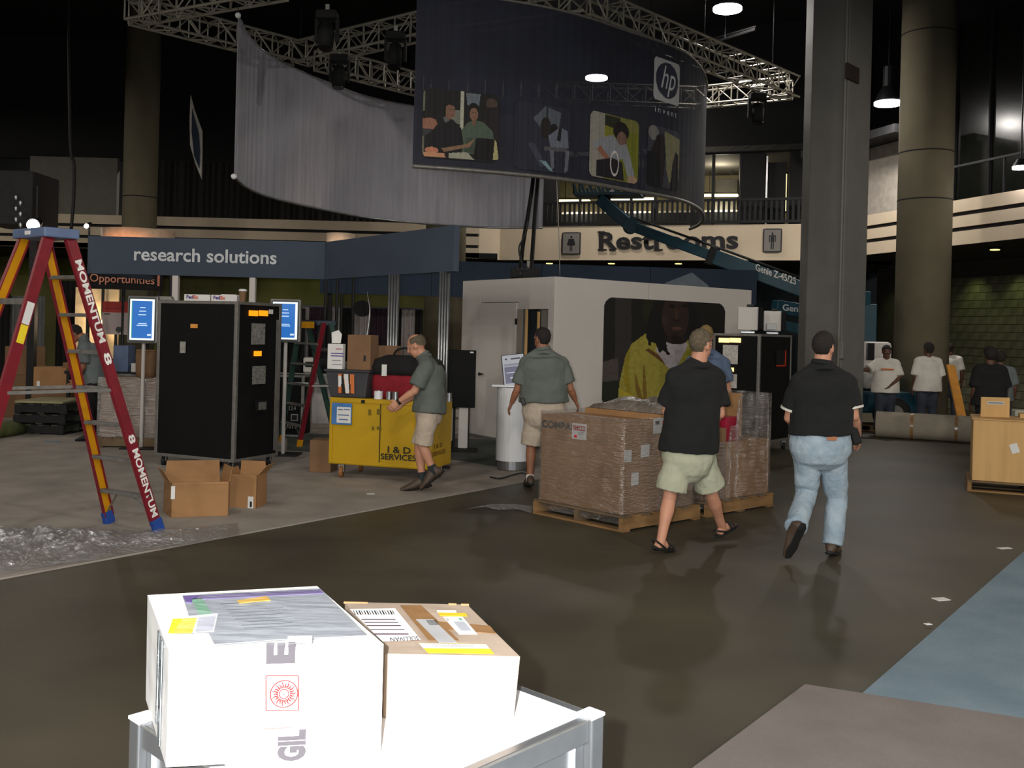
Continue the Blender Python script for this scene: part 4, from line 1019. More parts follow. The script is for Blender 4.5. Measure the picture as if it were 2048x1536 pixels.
t, c = carton('crumpled paper sheets on the white courier cartons', 'paper_sheet', rect(v3(onplane(442, 590, V((0, 12.3, 0)), V((0, -1, 0))), 0), (1, .1, 0), .18, (0, 1, 0), .15), ztop + .086, .012, M['paper'], tape=False, cat='paper')

c2 = V((3.70, 14.9, 0))
t, o, d1, d2 = road_case('tall black flight case on casters right of the black T-shirt man', c2, (-.79, .62, 0), .78, (.62, .79, 0), 1.2, .15, 1.80, zf=0.002)
n1 = V((d1.y, -d1.x, 0)); n1 = n1 if n1.y < 0 else -n1; n2 = V((d2.y, -d2.x, 0)); n2 = n2 if n2.y < 0 else -n2
decal('display', 1438, 676, 1459, 685, c2, n1, M['led2'], t, o); decal('display', 1460, 676, 1482, 685, c2, n1, M['led2'], t, o); decal('display', 1450, 735, 1468, 743, c2, n1, M['led2'], t, o)  # orange labels again, given a glow in place of reflected flash
for a in ((1446, 690, 1476, 728), (1456, 748, 1474, 776)): decal('document_pouch', *a, c2, n1, mat('white_document_pouch', (196, 190, 184), .4, 0, .2, 30), t, o)
decal('handle_recess', 1552, 700, 1570, 732, c2, n2, M['steel_dark'], t, o, .004); decal('reflector_strip', 1569, 701, 1571, 732, c2, n2, mat('red_reflector', (190, 50, 30), .4), t, o, .008); decal('reflector_strip', 1552, 730, 1570, 733, c2, n2, mat('red_reflector2', (190, 50, 30), .4), t, o, .008)
tc = c2 + V((-.1, .55, 0))
def crt(lab, px, py, w, h, dep, yaw, Y):
    p = at(px, py, Y); p = v3(p, 1.805); d = u2(math.cos(yaw), math.sin(yaw)); n = V((d.y, -d.x, 0)) 
    t = thing('desktop_monitor', lab, 'monitor', p)
    MB(p).box(p + V((0, 0, .02)), (w * .7, dep * .6, .04), X=d, Y=n).build('foot', M['alu'], t, bevel=.01)
    MB(p).box(p + V((0, 0, .05 + h / 2)), (w, .05, h), X=d, Y=n).build('back_shell', M['white_panel'], t, bevel=.015)
    MB(p).box(p + V((0, 0, .05 + h / 2)) + d * w * .62, (w * .25, .16, h * .96), X=d, Y=n).build('side_unit', M['case_black'], t, bevel=.02)
    MB(p).box(p + V((0, 0, .07 + h)) + d * w * .1 , (w * .35, .09, .035), X=d, Y=n).build('top_bar', M['steel_dark'], t, bevel=.01)
    return t, p, d, n
t, p, d, n = crt('left grey backed unit standing on the right flight case', 1496, 640, .31, .36, .2, -.25, 15.35)
t, p, d, n = crt('right grey backed unit with chrome ports on the right flight case', 1545, 640, .27, .32, .2, -.2, 15.75)
MB(p).box(p + V((-.02, -.04, .12)), (.16, .02, .1)).build('port_plate', M['alu'], t, bevel=.004)

# ================================================================= YELLOW CHEST AND WHAT STANDS ON IT
YC = V((-.864, 11.12, 0)); dA = V((-.96, .28, 0)).normalized(); dB = V((.28, .96, 0)).normalized()
ZY0, ZY1 = .17, .93
ch = thing('yellow_chest', 'bright yellow wooden tool chest on casters reading I & D SERVICES', 'tool chest', v3(YC, .012)); o = ch.location
pts = rect(YC, dA, 1.255, dB, .66)
MB(o).ext([v3(p, ZY0) for p in pts], (0, 0, ZY1 - ZY0)).build('body', M['yellow_paint'], ch, bevel=.006)
nA = V((dA.y, -dA.x, 0)); nA = nA if nA.y < 0 else -nA; nB = V((dB.y, -dB.x, 0)); nB = nB if nB.x > 0 else -nB
for s0, s1, z0, z1 in ((0, 1.255, ZY0 + .012, ZY0 + .05), (0, 1.255, ZY1 - .05, ZY1 - .012)):
    MB(o).bar(v3(YC + dA * (s0 + .02) + nA * .006, (z0 + z1) / 2), v3(YC + dA * (s1 - .02) + nA * .006, (z0 + z1) / 2), (0, 0, 1), z1 - z0, .014).build('rail', M['yellow_paint'], ch, bevel=.003)
for s in (.03, .62, 1.225): MB(o).bar(v3(YC + dA * s + nA * .006, ZY0 + .05), v3(YC + dA * s + nA * .006, ZY1 - .05), dA, .035 if s != .62 else .006, .012).build('stile', M['yellow_paint'] if s != .62 else M['letter_black'], ch)
YF = YC + nA * .012
decal('blue_label', 664, 806, 704, 849, YF, nA, mat('blue_label_paint', (70, 120, 180), .6), ch, o)
decal('label_sheet', 674, 814, 702, 846, YF + nA * .006, nA, M['paper'], ch, o, .003)
for k, (a, b, yy) in enumerate(((676, 686, 818), (688, 700, 818), (676, 698, 829), (678, 696, 838))): decal('printed_line', a, yy, b, yy + 2, YF + nA * .012, nA, mat('blue_ink', (80, 110, 160), .6), ch, o, .001)
ink('stencil_lettering', 'I & D', 776, 892, 822, 905, YF, nA, M['letter_black'], ch, o, .02)
ink('stencil_lettering', 'SERVICES', 762, 906, 833, 918, YF, nA, M['letter_black'], ch, o, .02)
ink('stencil_lettering', 'I & D', 868, 889, 884, 898, YC + nB * .001, nB, mat('faded_ink', (120, 84, 20), .7), ch, o, .02, lift=.003)
ink('stencil_lettering', 'SERVICES', 864, 905, 890, 914, YC + nB * .001, nB, mat('faded_ink2', (120, 84, 20), .7), ch, o, .02, lift=.003)
M['scuff'] = mat('dark_scuff', (110, 92, 20), .8)
for a in ((737, 819, 742, 830), (754, 818, 762, 829), (744, 853, 748, 860), (754, 853, 763, 859)): decal('scuffed_stencil', *a, YF, nA, M['scuff'], ch, o, .001)
decal('latch', 724, 800, 730, 806, YF, nA, M['steel_dark'], ch, o, .02)
M['wheel_orange'] = mat('worn_orange_wheel', (150, 96, 46), .7)
for s, q in ((.12, .07), (1.12, .07), (.12, .6), (1.12, .6)): caster(o, v3(YC + dA * s + dB * q, .012), ch, .065, M['wheel_orange'], .158)
# plastic tote
def frustum(o, c, d, n, w0, w1, dp0, dp1, h, thick=0):
    m = MB(o); c = V(c); b = [c - d * w0 / 2 + n * dp0 / 2, c + d * w0 / 2 + n * dp0 / 2, c + d * w0 / 2 - n * dp0 / 2, c - d * w0 / 2 - n * dp0 / 2]
    z = V((0, 0, h)); t_ = [c - d * w1 / 2 + n * dp1 / 2 + z, c + d * w1 / 2 + n * dp1 / 2 + z, c + d * w1 / 2 - n * dp1 / 2 + z, c - d * w1 / 2 - n * dp1 / 2 + z]
    return m.hexa(b + t_)
dF = -dA
def on_chest(px, back): # point on the chest top seen at column px, set back from the front
    p = onplane(px, 790, YC - nA * back, nA); return v3(p, ZY1 + .001)
tp = on_chest(706, .2); t = thing('plastic_tote', 'dark grey plastic tote with an orange and white label on the yellow chest', 'tote', tp)
frustum(tp, tp, dF, nA, .44, .54, .30, .36, .30).build('tub', mat('dark_grey_plastic', (62, 62, 66), .6), t, bevel=.015)
MB(tp).box(tp + V((0, 0, .305)), (.57, .39, .03), X=dF, Y=nA).build('lid', mat('dark_grey_plastic_lid', (54, 54, 58), .6), t, bevel=.01)
f = tp + nA * .172; print_grid('label', lambda a, b: f + dF * (.20 * (a - .5)) + V((0, 0, .05 + .22 * b)) + nA * (.018 * b + .006), [('p', [(0, .9), (.3, .9), (.1, 0), (0, 0)], (230, 228, 224)), ('p', [(.22, 1), (.32, 1), (.45, 0), (.15, 0)], (24, 22, 22)), ('p', [(.35, 1), (.62, 1), (.68, 0), (.46, 0)], (228, 226, 224)), ('p', [(.62, 1), (.74, 1), (.76, 0), (.70, 0)], (24, 22, 22)), ('r', .78, 0, 1, 1, (214, 120, 60)), ('r', 0, 0, .2, .35, (214, 110, 50))], 30, 30, M['print'], t, tp, (220, 130, 70))
zt = ZY1 + .322
bp = v3(tp + dF * .12, zt); 
t, c = carton('tall brown cardboard carton standing on the grey tote', 'carton', rect(bp - dF * .15 + nA * .12, dF, .29, -nA, .22), zt, .40, M['card_dark'])
ink('printed_number', '1', 728, 711, 732, 722, bp + nA * .121, nA, M['letter_black'], t, c, .02)
p = v3(tp - dF * .16, zt)
t, c = carton('white printed notice box leaning on the tote beside the brown carton', 'notice_box', rect(p - dF * .10 + nA * .16, dF, .19, -nA, .08), zt - .0, .29, M['paper'], tape=False)
for yy, a, b, cc in ((697, 672, 684, (180, 60, 90)), (706, 662, 688, (70, 60, 150)), (711, 662, 688, (70, 60, 150)), (720, 664, 682, (150, 150, 160)), (728, 664, 684, (150, 150, 160))):
    decal('printed_line', a, yy, b, yy + 1.6, p + nA * .161, nA, mat('notice_ink', cc, .7), t, c, .001)
q = p + V((-.02, 0, .30)) + nA * .1
m = MB(q); m.add([q + V((-.05, 0, 0)), q + V((.05, 0, 0)), q + V((.06, .02, .10)), q + V((.02, .03, .15)), q + V((-.06, .02, .12)), q + V((-.02, .04, .06))], [(0, 1, 5), (1, 2, 5), (2, 3, 5), (3, 4, 5), (4, 0, 5)])
tag(m.build('tissue', M['paper'], mods=[lambda o: setattr(o.modifiers.new('s', 'SOLIDIFY'), 'thickness', .004)]), 'crumpled white paper sticking up from the white notice box', 'paper')
# red and black bag
bq = on_chest(815, .30); t = thing('duffel_bag', 'red duffel bag with a black top flap behind the bald man', 'bag', bq)
rg = lambda z, w, dpt: (bq + V((0, 0, z)), dF * w, nA * dpt)
def sq(rings, n=20):
    out = MB(bq); vs = []
    for c, X, Y in rings:
        for k in range(n):
            a = 2 * math.pi * k / n; ca, sa = math.cos(a), math.sin(a)
            vs.append(c + X * (abs(ca) ** .45 * (1 if ca > 0 else -1)) + Y * (abs(sa) ** .45 * (1 if sa > 0 else -1)))
    m_ = len(rings); out.add(vs, [(i * n + k, i * n + (k + 1) % n, (i + 1) * n + (k + 1) % n, (i + 1) * n + k) for i in range(m_ - 1) for k in range(n)] + [tuple(range(n))[::-1], tuple(range((m_ - 1) * n, m_ * n))]); return out
sq([rg(0, .36, .18), rg(.03, .40, .20), rg(.2, .41, .20), rg(.28, .40, .19)]).build('bag_body', mat('red_canvas', (140, 22, 36), .85, 0, .1, 12, .2), t, smooth=True)
sq([rg(.275, .41, .20), rg(.36, .42, .21), rg(.45, .38, .17), rg(.50, .25, .08)]).build('top_flap', mat('black_canvas', (20, 18, 20), .9, 0, .1, 12, .3), t, smooth=True)
hp = [bq + nA * .1 + dF * x + V((0, 0, z)) for x, z in ((-.15, .47), (-.1, .56), (.05, .58), (.12, .48))]
MB(bq).tube(spline(hp, 4), .014, 6).build('strap', M['black'], t, smooth=True)
decal('tag', 764, 729, 774, 752, bq + nA * .215, nA, M['paper'], t, bq, .004)
# small items
def can(lab, px, back, r, h, mt, name='tin_can'):
    p = on_chest(px, back); t = thing(name, lab, 'can', p); MB(p).tube([p, p + V((0, 0, h))], r, 18).build('side', mt, t, smooth=False)
    MB(p).tube([p + V((0, 0, h)), p + V((0, 0, h + .006))], r * .94, 18).build('rim', M['alu'], t)
can('white tape roll with black print beside the tote on the yellow chest', 757, .07, .05, .09, M['white_gloss'], 'tape_roll'); can('left silver tin on the yellow chest edge', 778, .06, .032, .085, M['alu']); can('right silver tin on the yellow chest edge', 791, .06, .036, .085, M['alu']); can('silver tin at the right end of the yellow chest', 898, .18, .035, .09, M['alu'])
t, c = carton('open brown carton between the grey tote and the duffel bag', 'carton', rect(on_chest(752, .5), dF, .25, -nA, .13), ZY1 + .001, .60, M['card_dark'], tape=False)
# flattened carton standing on the floor left of the chest
p = gz(618, 944, .012); t, c = carton('worn brown carton on the floor behind the left end of the yellow chest', 'carton', rect(p, (1, -.1, 0), .26, (.1, 1, 0), .3), .012, .38, M['card_dark'])
# ================================================================= STEP LADDERS
def ladder(lab, capc, capX, capY, nearTop, farTop, feet, colours, nsteps, zc, wr=.085, deep=.03, texts=None, caplen=.5, name='step_ladder', capmat=None, nback=3):
    """feet = near front, near back, far front, far back; tops = (front, back) pairs"""
    nf, nb, ff, fb = [V(p) for p in feet]; o = v3((nf + nb + ff + fb) / 4, nf.z)
    t = thing(name, lab, 'ladder', o)
    outer, inner, feetm = colours
    rails = []
    S = (nf - ff); S.z = 0; S = S.normalized()          # from far side to near side
    for k, (p0, p1, side) in enumerate(((nf, nearTop[0], 1), (nb, nearTop[1], 1), (ff, farTop[0], -1), (fb, farTop[1], -1))):
        p1 = V(p1); d = (p1 - p0).normalized(); ln = d.cross(S).normalized()
        web = MB(o).bar(p0 + d * .07, p1, ln, wr, .012).build('side_rail', outer, t)
        MB(o).bar(p0 + d * .07 - S * side * .008, p1 - S * side * .008, ln, wr * .9, .006).build('rail_face', inner, web)
        for e in (-1, 1): MB(o).bar(p0 + d * .07 + ln * e * wr * .48 - S * side * deep * .45, p1 + ln * e * wr * .48 - S * side * deep * .45, S, deep, .008).build('rail_flange', outer, web)
        MB(o).bar(p0, p0 + d * .11, ln, wr * 1.12, deep * 1.5).build('foot', feetm, t, bevel=.004)
        rails.append((p0, p1, d, ln))
    z0 = nf.z
    for i in range(nsteps):
        f = (i + 1) / (nsteps + 1.0)
        a = rails[0][0].lerp(rails[0][1], f); b = rails[2][0].lerp(rails[2][1], f)
        w = rails[0][3]; w = V((w.x, w.y, 0)).normalized()
        MB(o).bar(a, b, w, .085, .028).build('step', M['alu_dull'], t, bevel=.003)
    for i in range(nback):
        f = (i + .6) / (nback + .3)
        a = rails[1][0].lerp(rails[1][1], f); b = rails[3][0].lerp(rails[3][1], f)
        MB(o).bar(a, b, (0, 0, 1), .045, .02).build('rear_brace', M['alu_dull'], t)
    for a_, b_ in ((0, 1), (2, 3)):
        p = rails[a_][0].lerp(rails[a_][1], .50); q = rails[b_][0].lerp(rails[b_][1], .50)
        MB(o).bar(p, q, (0, 0, 1), .025, .006).build('spreader', M['alu_dull'], t)
    a = rails[0][0].lerp(rails[0][1], 1 / (nsteps + 1.0)); b = rails[2][0].lerp(rails[2][1], 1 / (nsteps + 1.0))
    for r_, q_ in ((rails[0], b), (rails[2], a)):
        p_ = r_[0] + r_[2] * .10; mid = (a if r_ is rails[0] else b).lerp(q_, .33)
        MB(o).bar(p_, mid - V((0, 0, .015)), (0, 0, 1), .02, .005).build('knee_brace', M['alu_dull'], t)
    c = V(capc); X, Y = V(capX).normalized(), V(capY).normalized()
    MB(o).box(c, (caplen, .27, .075), X=X, Y=Y).build('top_cap', capmat or M['grey_blue'], t, bevel=.012)
    return t, o, rails, S

zf = .013
nf, ff = gz(318, 1063, zf), gz(219, 1046, zf)
zc = 2.36
Nt = at(118, 470, 7.62); Nt.z = zc; Ft = at(66, 470, 7.86); Ft.z = zc
nb = V((-3.84, 6.98, zf)); fb = V((-4.45, 7.32, zf))
dL = V((-.67, -.74, 0)).normalized()
t, o, rails, S = ladder('tall red and yellow step ladder with white stencilled lettering at the left', (Nt + Ft) / 2 + V((0, 0, .03)), (Ft - Nt), dL, (Nt - dL * .09, Nt + dL * .07), (Ft - dL * .09, Ft + dL * .07), (nf, nb, ff, fb), (M['red_fg'], M['yellow_fg'], M['blue_plastic']), 7, zc, texts=True, caplen=(Ft - Nt).length + .10)
# stencil lettering running down the outer face of the near front rail
p0, p1, d, ln = rails[0]
Ln = (p1 - p0).length
if ln.dot(V((1, 0, 0))) < 0: ln = -ln
nout = (-d).cross(ln); nout = nout if nout.dot(S) > 0 else -nout
def rail_text(body, f0, f1, w=.062):
    P = p0.lerp(p1, f0); Q = p0.lerp(p1, f1); R = Q - P   # reading downwards
    up = ln * w
    if R.cross(up).dot(nout) < 0: up = -up
    text('stencil_lettering', body, P - up * .5 + nout * .008, R, up, M['letter_white'], t, o, bold=.03, lift=.002)
rail_text('MOMENTUM', .93, .66); rail_text('8', .625, .585); rail_text('8', .345, .315); rail_text('MOMENTUM', .295, .055)
# safety sticker on the near back rail
q0, q1, d2_, ln2 = rails[1]
Pm = q0.lerp(q1, .715); Pn = q0.lerp(q1, .655)
MB(o).bar(Pm + S * .009, Pm + d2_ * .17 + S * .009, ln2, .06, .003).build('white_sticker', M['paper'], t); MB(o).bar(Pn + S * .009, Pn + d2_ * .14 + S * .009, ln2, .06, .003).build('yellow_sticker', M['yellow_paper'], t)
# cap label
MB(o).box((Nt + Ft) / 2 + V((0, 0, .03)) + dL * .138, (.08, .004, .03), X=(Ft - Nt).normalized(), Y=dL).build('cap_label', M['paper'], t)

# second ladder behind the chest
zc2 = 1.79
N2, F2 = at(655, 650, 13.95), at(607, 650, 14.35); N2.z = F2.z = zc2
f2 = [v3(gz(598, 893, zf), zf), v3(gz(712, 880, zf), zf), v3(gz(558, 878, zf), zf), v3(gz(668, 868, zf), zf)]
f2 = [v3(at(598, 893, 14.3), zf), v3(at(716, 880, 14.5), zf), v3(at(560, 880, 15.0), zf), v3(at(672, 868, 15.2), zf)]
d2l = (f2[1] - f2[0]).normalized()
t, o, _, _ = ladder('smaller green and red step ladder with a yellow top plate behind the yellow chest', (N2 + F2) / 2, (F2 - N2), d2l, (N2 - d2l * .05, N2 + d2l * .05), (F2 - d2l * .05, F2 + d2l * .05), f2, (M['green_fg'], M['green_fg'], M['yellow_fg']), 5, zc2, wr=.07, caplen=.52, capmat=mat('dark_blue_cap', (30, 42, 60), .6))
for ch_ in t.children:
    if ch_.name.startswith('side_rail'): ch_.data.materials[0] = M['red_fg'] ; break
cc = (N2 + F2) / 2; dd = (N2 - F2); dd.z = 0; dd.normalize(); nn = V((dd.y, -dd.x, 0)); nn = nn if nn.y < 0 else -nn
MB(o).box(cc + nn * .15 + V((0, 0, -.03)), (.36, .01, .09), X=dd, Y=nn).build('yellow_plate', M['yellow_fg'], t)

# ================================================================= OPEN CARTONS BESIDE THE LADDER
def open_carton(lab, pts, z0, h, mt, flaps, lbl=()):
    pts = [v3(p, z0) for p in pts]; c = sum(pts, V((0, 0, 0))) / 4; t = thing('open_carton', lab, 'box', c); th = .008
    for k in range(4):
        p, q = pts[k], pts[(k + 1) % 4]; n = (c - (p + q) / 2); n.z = 0; n.normalize()
        MB(c).ext([p, q, q + n * th, p + n * th], (0, 0, h)).build('side', mt, t)
        ang, fl = flaps[k]
        e = V((0, 0, h)); out = -n * math.sin(ang) + V((0, 0, 1)) * math.cos(ang)
        nrm = (q - p).normalized().cross(out) * .006; s = (q - p).normalized() * .008
        a, b = p + e + s, q + e - s
        MB(c).hexa([a, b, b + nrm, a + nrm, a + out * fl + s, b + out * fl - s, b + out * fl - s + nrm, a + out * fl + s + nrm]).build('flap', mt, t)
    MB(c).ext([p + (c - p) * .03 + V((0, 0, .002)) for p in pts], (0, 0, .006)).build('bottom', mt, t)
    return t, c
a, b = gz(341, 1035, zf), gz(457, 1031, zf)
dx = (b - a).normalized(); dy = V((-dx.y, dx.x, 0)).normalized()
a2 = gz(318, 1008, zf)
t, c = open_carton('open brown carton with raised flaps beside the ladder foot', [a, b, b + dy * .30 - dx * .06, a + dy * .30 - dx * .06], zf, .305, M['card'], [(2.9, .02), (.2, .13), (-.06, .16), (.5, .12)])
n = V((dx.y, -dx.x, 0)); decal('label', 342, 972, 350, 998, a, n, M['paper'], t, c, .002)
a, b = gz(457, 1014, zf), gz(508, 1018, zf); b = a + V((.27, -.03, 0)); dx = (b - a).normalized(); dy = V((-dx.y, dx.x, 0))
t, c = open_carton('second open brown carton behind the first one, with a barcode label', [a, b, b + dy * .26, a + dy * .26], zf, .31, M['card'], [(3.0, .02), (.7, .12), (-.1, .10), (.2, .05)])
n = V((dx.y, -dx.x, 0)); decal('label', 496, 993, 507, 1017, a, n, M['paper'], t, c, .002); decal('barcode', 500, 1003, 504, 1014, a + n * .003, n, M['letter_black'], t, c, .002)

# ================================================================= WRAPPED PALLETS IN THE MIDDLE
def pallet(lab, c, d1, L1, d2, L2, z0=.0, mt=None, h=.14, name='pallet', group=None):
    c = v3(c, z0); d1, d2 = V(d1).normalized(), V(d2).normalized(); t = thing(name, lab, 'pallet', c, group); mt = mt or [M['pallet'], M['pallet_grey']]
    for k in range(3):
        s = (L1 - .05) * k / 2 + .025
        MB(c).bar(c + d1 * s + V((0, 0, .02 + (h - .04) / 2)), c + d1 * s + d2 * L2 + V((0, 0, .02 + (h - .04) / 2)), (0, 0, 1), h - .042, .045).build('stringer', mt[k % 2], t)
    n = 8
    for k in range(n):
        s = (L2 - .10) * k / (n - 1) + .05; j = random.uniform(-.008, .008)
        MB(c).bar(c + d2 * (s + j) + V((0, 0, h - .01)), c + d2 * (s + j) + d1 * L1 + V((0, 0, h - .01)), d2, .095, .018).build('deck_board', mt[(k * 3 + 1) % 2], t)
    for k in range(3):
        s = (L2 - .10) * k / 2 + .05
        MB(c).bar(c + d2 * s + V((0, 0, .011)), c + d2 * s + d1 * L1 + V((0, 0, .011)), d2, .10, .018).build('bottom_board', mt[k % 2], t)
    return t
eR, eL = u2(.735, .68), u2(-.68, .735)
C1 = gz(1245, 1066, 0)
pallet('left wooden pallet under the shrink-wrapped brown cartons', C1, eL, 1.13, eR, 1.12, h=.14)
zp = .141
L0 = C1 + eL * .05 + eR * .05
nL = V((eL.y, -eL.x, 0)); nL = nL if nL.y < 0 else -nL; nR_ = V((eR.y, -eR.x, 0)); nR_ = nR_ if nR_.y < 0 else -nR_
t, c = carton('largest brown carton at the front of the left pallet, with the empty label', 'carton', rect(L0, eL, 1.04, eR, .50), zp, .815, M['card'])
decal('empty_label', 1145, 847, 1174, 879, L0, nL, M['paper'], t, c, .003)
RI = mat('red_ink', (190, 30, 40), .6)
ink('printed_lettering', 'EMPTY', 1147, 850, 1172, 857, L0 + nL * .008, nL, RI, t, c, .03, lift=.004); decal('printed_line', 1148, 859, 1171, 861, L0 + nL * .008, nL, RI, t, c, .001)
ink('handwriting', '27', 1157, 863, 1168, 869, L0 + nL * .008, nL, mat('blue_ink2', (90, 130, 130), .6), t, c, .0, lift=.004)
decal('red_mark', 1149, 870, 1154, 875, L0 + nL * .008, nL, RI, t, c, .001)
ink('printed_lettering', 'COMPAQ', 1084, 839, 1156, 857, L0, nL, M['letter_black'], t, c, .04, lift=.002)
decal('tape_patch', 1112, 857, 1136, 880, L0, nL, M['tape'], t, c, .001); decal('tape_patch', 1195, 930, 1225, 957, L0, nL, M['tape'], t, c, .001); decal('tape_patch', 1190, 868, 1216, 890, L0, nL, M['tape'], t, c, .001)
q = L0 + eR * .505
hs = (.22, .26, .26, .13); z = zp
for i, h in enumerate(hs):
    t, c = carton(('bottom', 'second', 'third', 'top')[i] + ' brown carton of the stack on the right half of the left pallet', 'carton', rect(q + eR * (.0 + .006 * (i % 2)) + eL * .01 * (i % 2), eL, .95, eR, .50 - .02 * (i % 2)), z, h - .002, M['card'] if i % 2 else M['card_dark'])
    if i == 1: decal('label', 1262, 945, 1276, 970, q, nR_, M['paper'], t, c, .003)
    if i == 2: decal('label', 1248, 900, 1262, 924, q, nR_, M['paper'], t, c, .003); decal('label', 1281, 889, 1298, 914, q, nR_, M['paper'], t, c, .003)
    if i == 3: decal('label', 1306, 836, 1330, 866, q, nR_, M['paper'], t, c, .003); decal('label_mark', 1310, 842, 1318, 849, q + nR_ * .005, nR_, M['letter_black'], t, c, .002); decal('red_mark', 1324, 841, 1328, 850, q + nR_ * .005, nR_, RI, t, c, .002)
    z += h
# bulging grey packing on top of the stack
top = z; m = MB(v3(q, top)); gx, gy = 18, 18
for j in range(gy + 1):
    for i in range(gx + 1):
        a, b = i / gx, j / gy; p = q + eL * (.0 + .93 * a) + eR * (.01 + .47 * b)
        h = .13 * (math.sin(math.pi * a) ** .5 * math.sin(math.pi * b) ** .5) * (.75 + .5 * noise.noise(V((a * 4, b * 4, 3)))) + .012 if 0 < i < gx and 0 < j < gy else .0
        m.v.append((p.x, p.y, top + .002 + h))
m.f = [(j * (gx + 1) + i, j * (gx + 1) + i + 1, (j + 1) * (gx + 1) + i + 1, (j + 1) * (gx + 1) + i) for j in range(gy) for i in range(gx)]; m.m = [0] * len(m.f)
M['bubble'] = mat('grey_packing_film', (120, 110, 100), .22, 0, .2, 14, .9, 18, spec=1.0)
tag(m.build('packing_bundle', M['bubble'], smooth=True), 'grey plastic packing bundle on top of the left pallet load', 'packing')

def wrap(lab, c, d1, L1, d2, zlo, zhi, hfun=None, seed=0, amp=.014, nx=40, nz=90, L2=1.0, close=True):
    """loose stretch film around a load: front-left, front-right and the two back faces"""
    pts = rect(c, d1, L1, d2, L2); o = v3(sum(pts, V((0, 0, 0))) / 4, zlo); m = MB(o)
    per = [pts[2], pts[1], pts[0], pts[3], pts[2]]; N = []
    for k in range(4):
        a, b = per[k], per[k + 1]; e = (b - a).normalized(); n = V((e.y, -e.x, 0)); cc = o - a; cc.z = 0
        n = -n if n.dot(cc) > 0 else n
        for i in range(nx + (1 if k == 3 else 0)): N.append((a.lerp(b, i / nx), n, k, i / nx))
    rows = nz; W = len(N)
    for j in range(rows + 1):
        for (p, n, k, f) in N:
            z1_ = hfun(k, f) if hfun else zhi
            z = zlo + (z1_ - zlo) * j / rows
            w = noise.noise(V((f * 2.5 + k * 7 + seed, z * 45 + f * 3, seed))) * .55 + noise.noise(V((f * 9 + k * 7 + seed, z * 6, seed + 3))) * .6
            edge = min(1, 8 * f, 8 * (1 - f)) 
            q = p + n * (.012 + amp * (.5 + w * 1.3) * max(.15, edge)); m.v.append((q.x, q.y, z))
    for j in range(rows):
        for i in range(W - 1): m.f.append((j * W + i, j * W + i + 1, (j + 1) * W + i + 1, (j + 1) * W + i)); m.m.append(0)
    return tag(m.build('stretch_wrap', M['film'], smooth=False), lab, 'plastic wrap')
wrap('glossy stretch film around the load of the left pallet', L0, eL, 1.045, eR, .06, 1.05, lambda k, f: .99, 1.3, L2=1.02)
# film tail and skirt
C2 = C1 + eR * 1.24
pallet('right wooden pallet behind the legs of the black T-shirt man', C2, eL, 1.0, eR, 1.12, h=.14)
L2_ = C2 + eL * .05 + eR * .06
t, c = carton('wide brown carton at the bottom of the right pallet', 'carton', rect(L2_ + eR * .30, eL, .9, eR, .74), zp, .56, M['card'])
t, c = carton('upright brown carton standing on the left part of the right pallet', 'carton', rect(L2_, eL, .9, eR, .28), zp, .70, M['card_dark'])
t, c = carton('tall brown carton at the top of the right pallet under shiny film', 'carton', rect(L2_ + eR * .46 + eL * .26, eL, .55, eR, .46), zp + .562, .45, M['card'])
p = L2_ + eR * .30 + nR_ * .0
t, c = carton('crimson red box under film on the right pallet', 'red_box', rect(L2_ + eR * .32 + eL * .03, eL, .2, eR, .20), zp + .562, .24, mat('crimson_box', (150, 24, 50), .35, 0, .1, 10), tape=False)
wrap('glossy stretch film around the load of the right pallet', L2_, eL, .91, eR, .06, .95, lambda k, f: (.71 if f < .30 else (1.17 if .42 < f < .93 else .86)) if k == 2 else (1.17 if k == 3 else .86), 5.1, L2=1.05, amp=.03)

# plastic tails on the floor
q = gz(1062, 1022, .02)
m = MB(q); pp = [gz(x, y, .01 + .02 * (i % 2)) for i, (x, y) in enumerate(((930, 1018), (960, 1012), (1000, 1020), (1040, 1018), (1062, 1026), (1066, 1012), (1030, 1008), (980, 1008)))]
cc = sum(pp, V((0, 0, 0))) / 8 + V((0, 0, .03)); m.add(pp + [cc], [(i, (i + 1) % 8, 8) for i in range(8)])
tag(m.build('film_scrap', M['film_floor']), 'scrap of clear film on the floor left of the wrapped pallet', 'plastic film')

# ================================================================= CRUMPLED FILM ON THE CARPET EDGE
def crumple(lab, poly, nx, ny, hmax, seed):
    A, B, C, D = [gz(*p, .014) for p in poly]; o = (A + B + C + D) / 4; m = MB(o)
    for j in range(ny + 1):
        for i in range(nx + 1):
            a, b = i / nx, j / ny
            p = A.lerp(B, a).lerp(D.lerp(C, a), b)
            e = min(1, 6 * min(a, 1 - a) + .02, 6 * min(b, 1 - b) + .02)
            h = abs(noise.noise(V((p.x * 5 + seed, p.y * 5, 0)))) * .9 + abs(noise.noise(V((p.x * 17, p.y * 17, seed)))) * .5
            p = p + V((noise.noise(V((p.x * 3, p.y * 3, 9))) * .06, noise.noise(V((p.x * 3, p.y * 3, 4))) * .06, 0)) * 1.0
            m.v.append((p.x, p.y, .016 + hmax * h * e))
    for j in range(ny):
        for i in range(nx): 
            a = j * (nx + 1) + i; m.f.append((a, a + 1, a + nx + 2, a + nx + 1)); m.m.append(0)
    return tag(m.build('crumpled_film', M['film_floor'], smooth=False), lab, 'plastic film')
crumple('large crumpled clear film heap on the carpet at the left edge', [(-160, 1180), (215, 1110), (285, 1062), (-160, 1048)], 110, 60, .10, 1)
crumple('long strip of clear film lying along the carpet edge under the ladder', [(60, 1140), (478, 1072), (476, 1046), (290, 1062)], 110, 30, .05, 4)

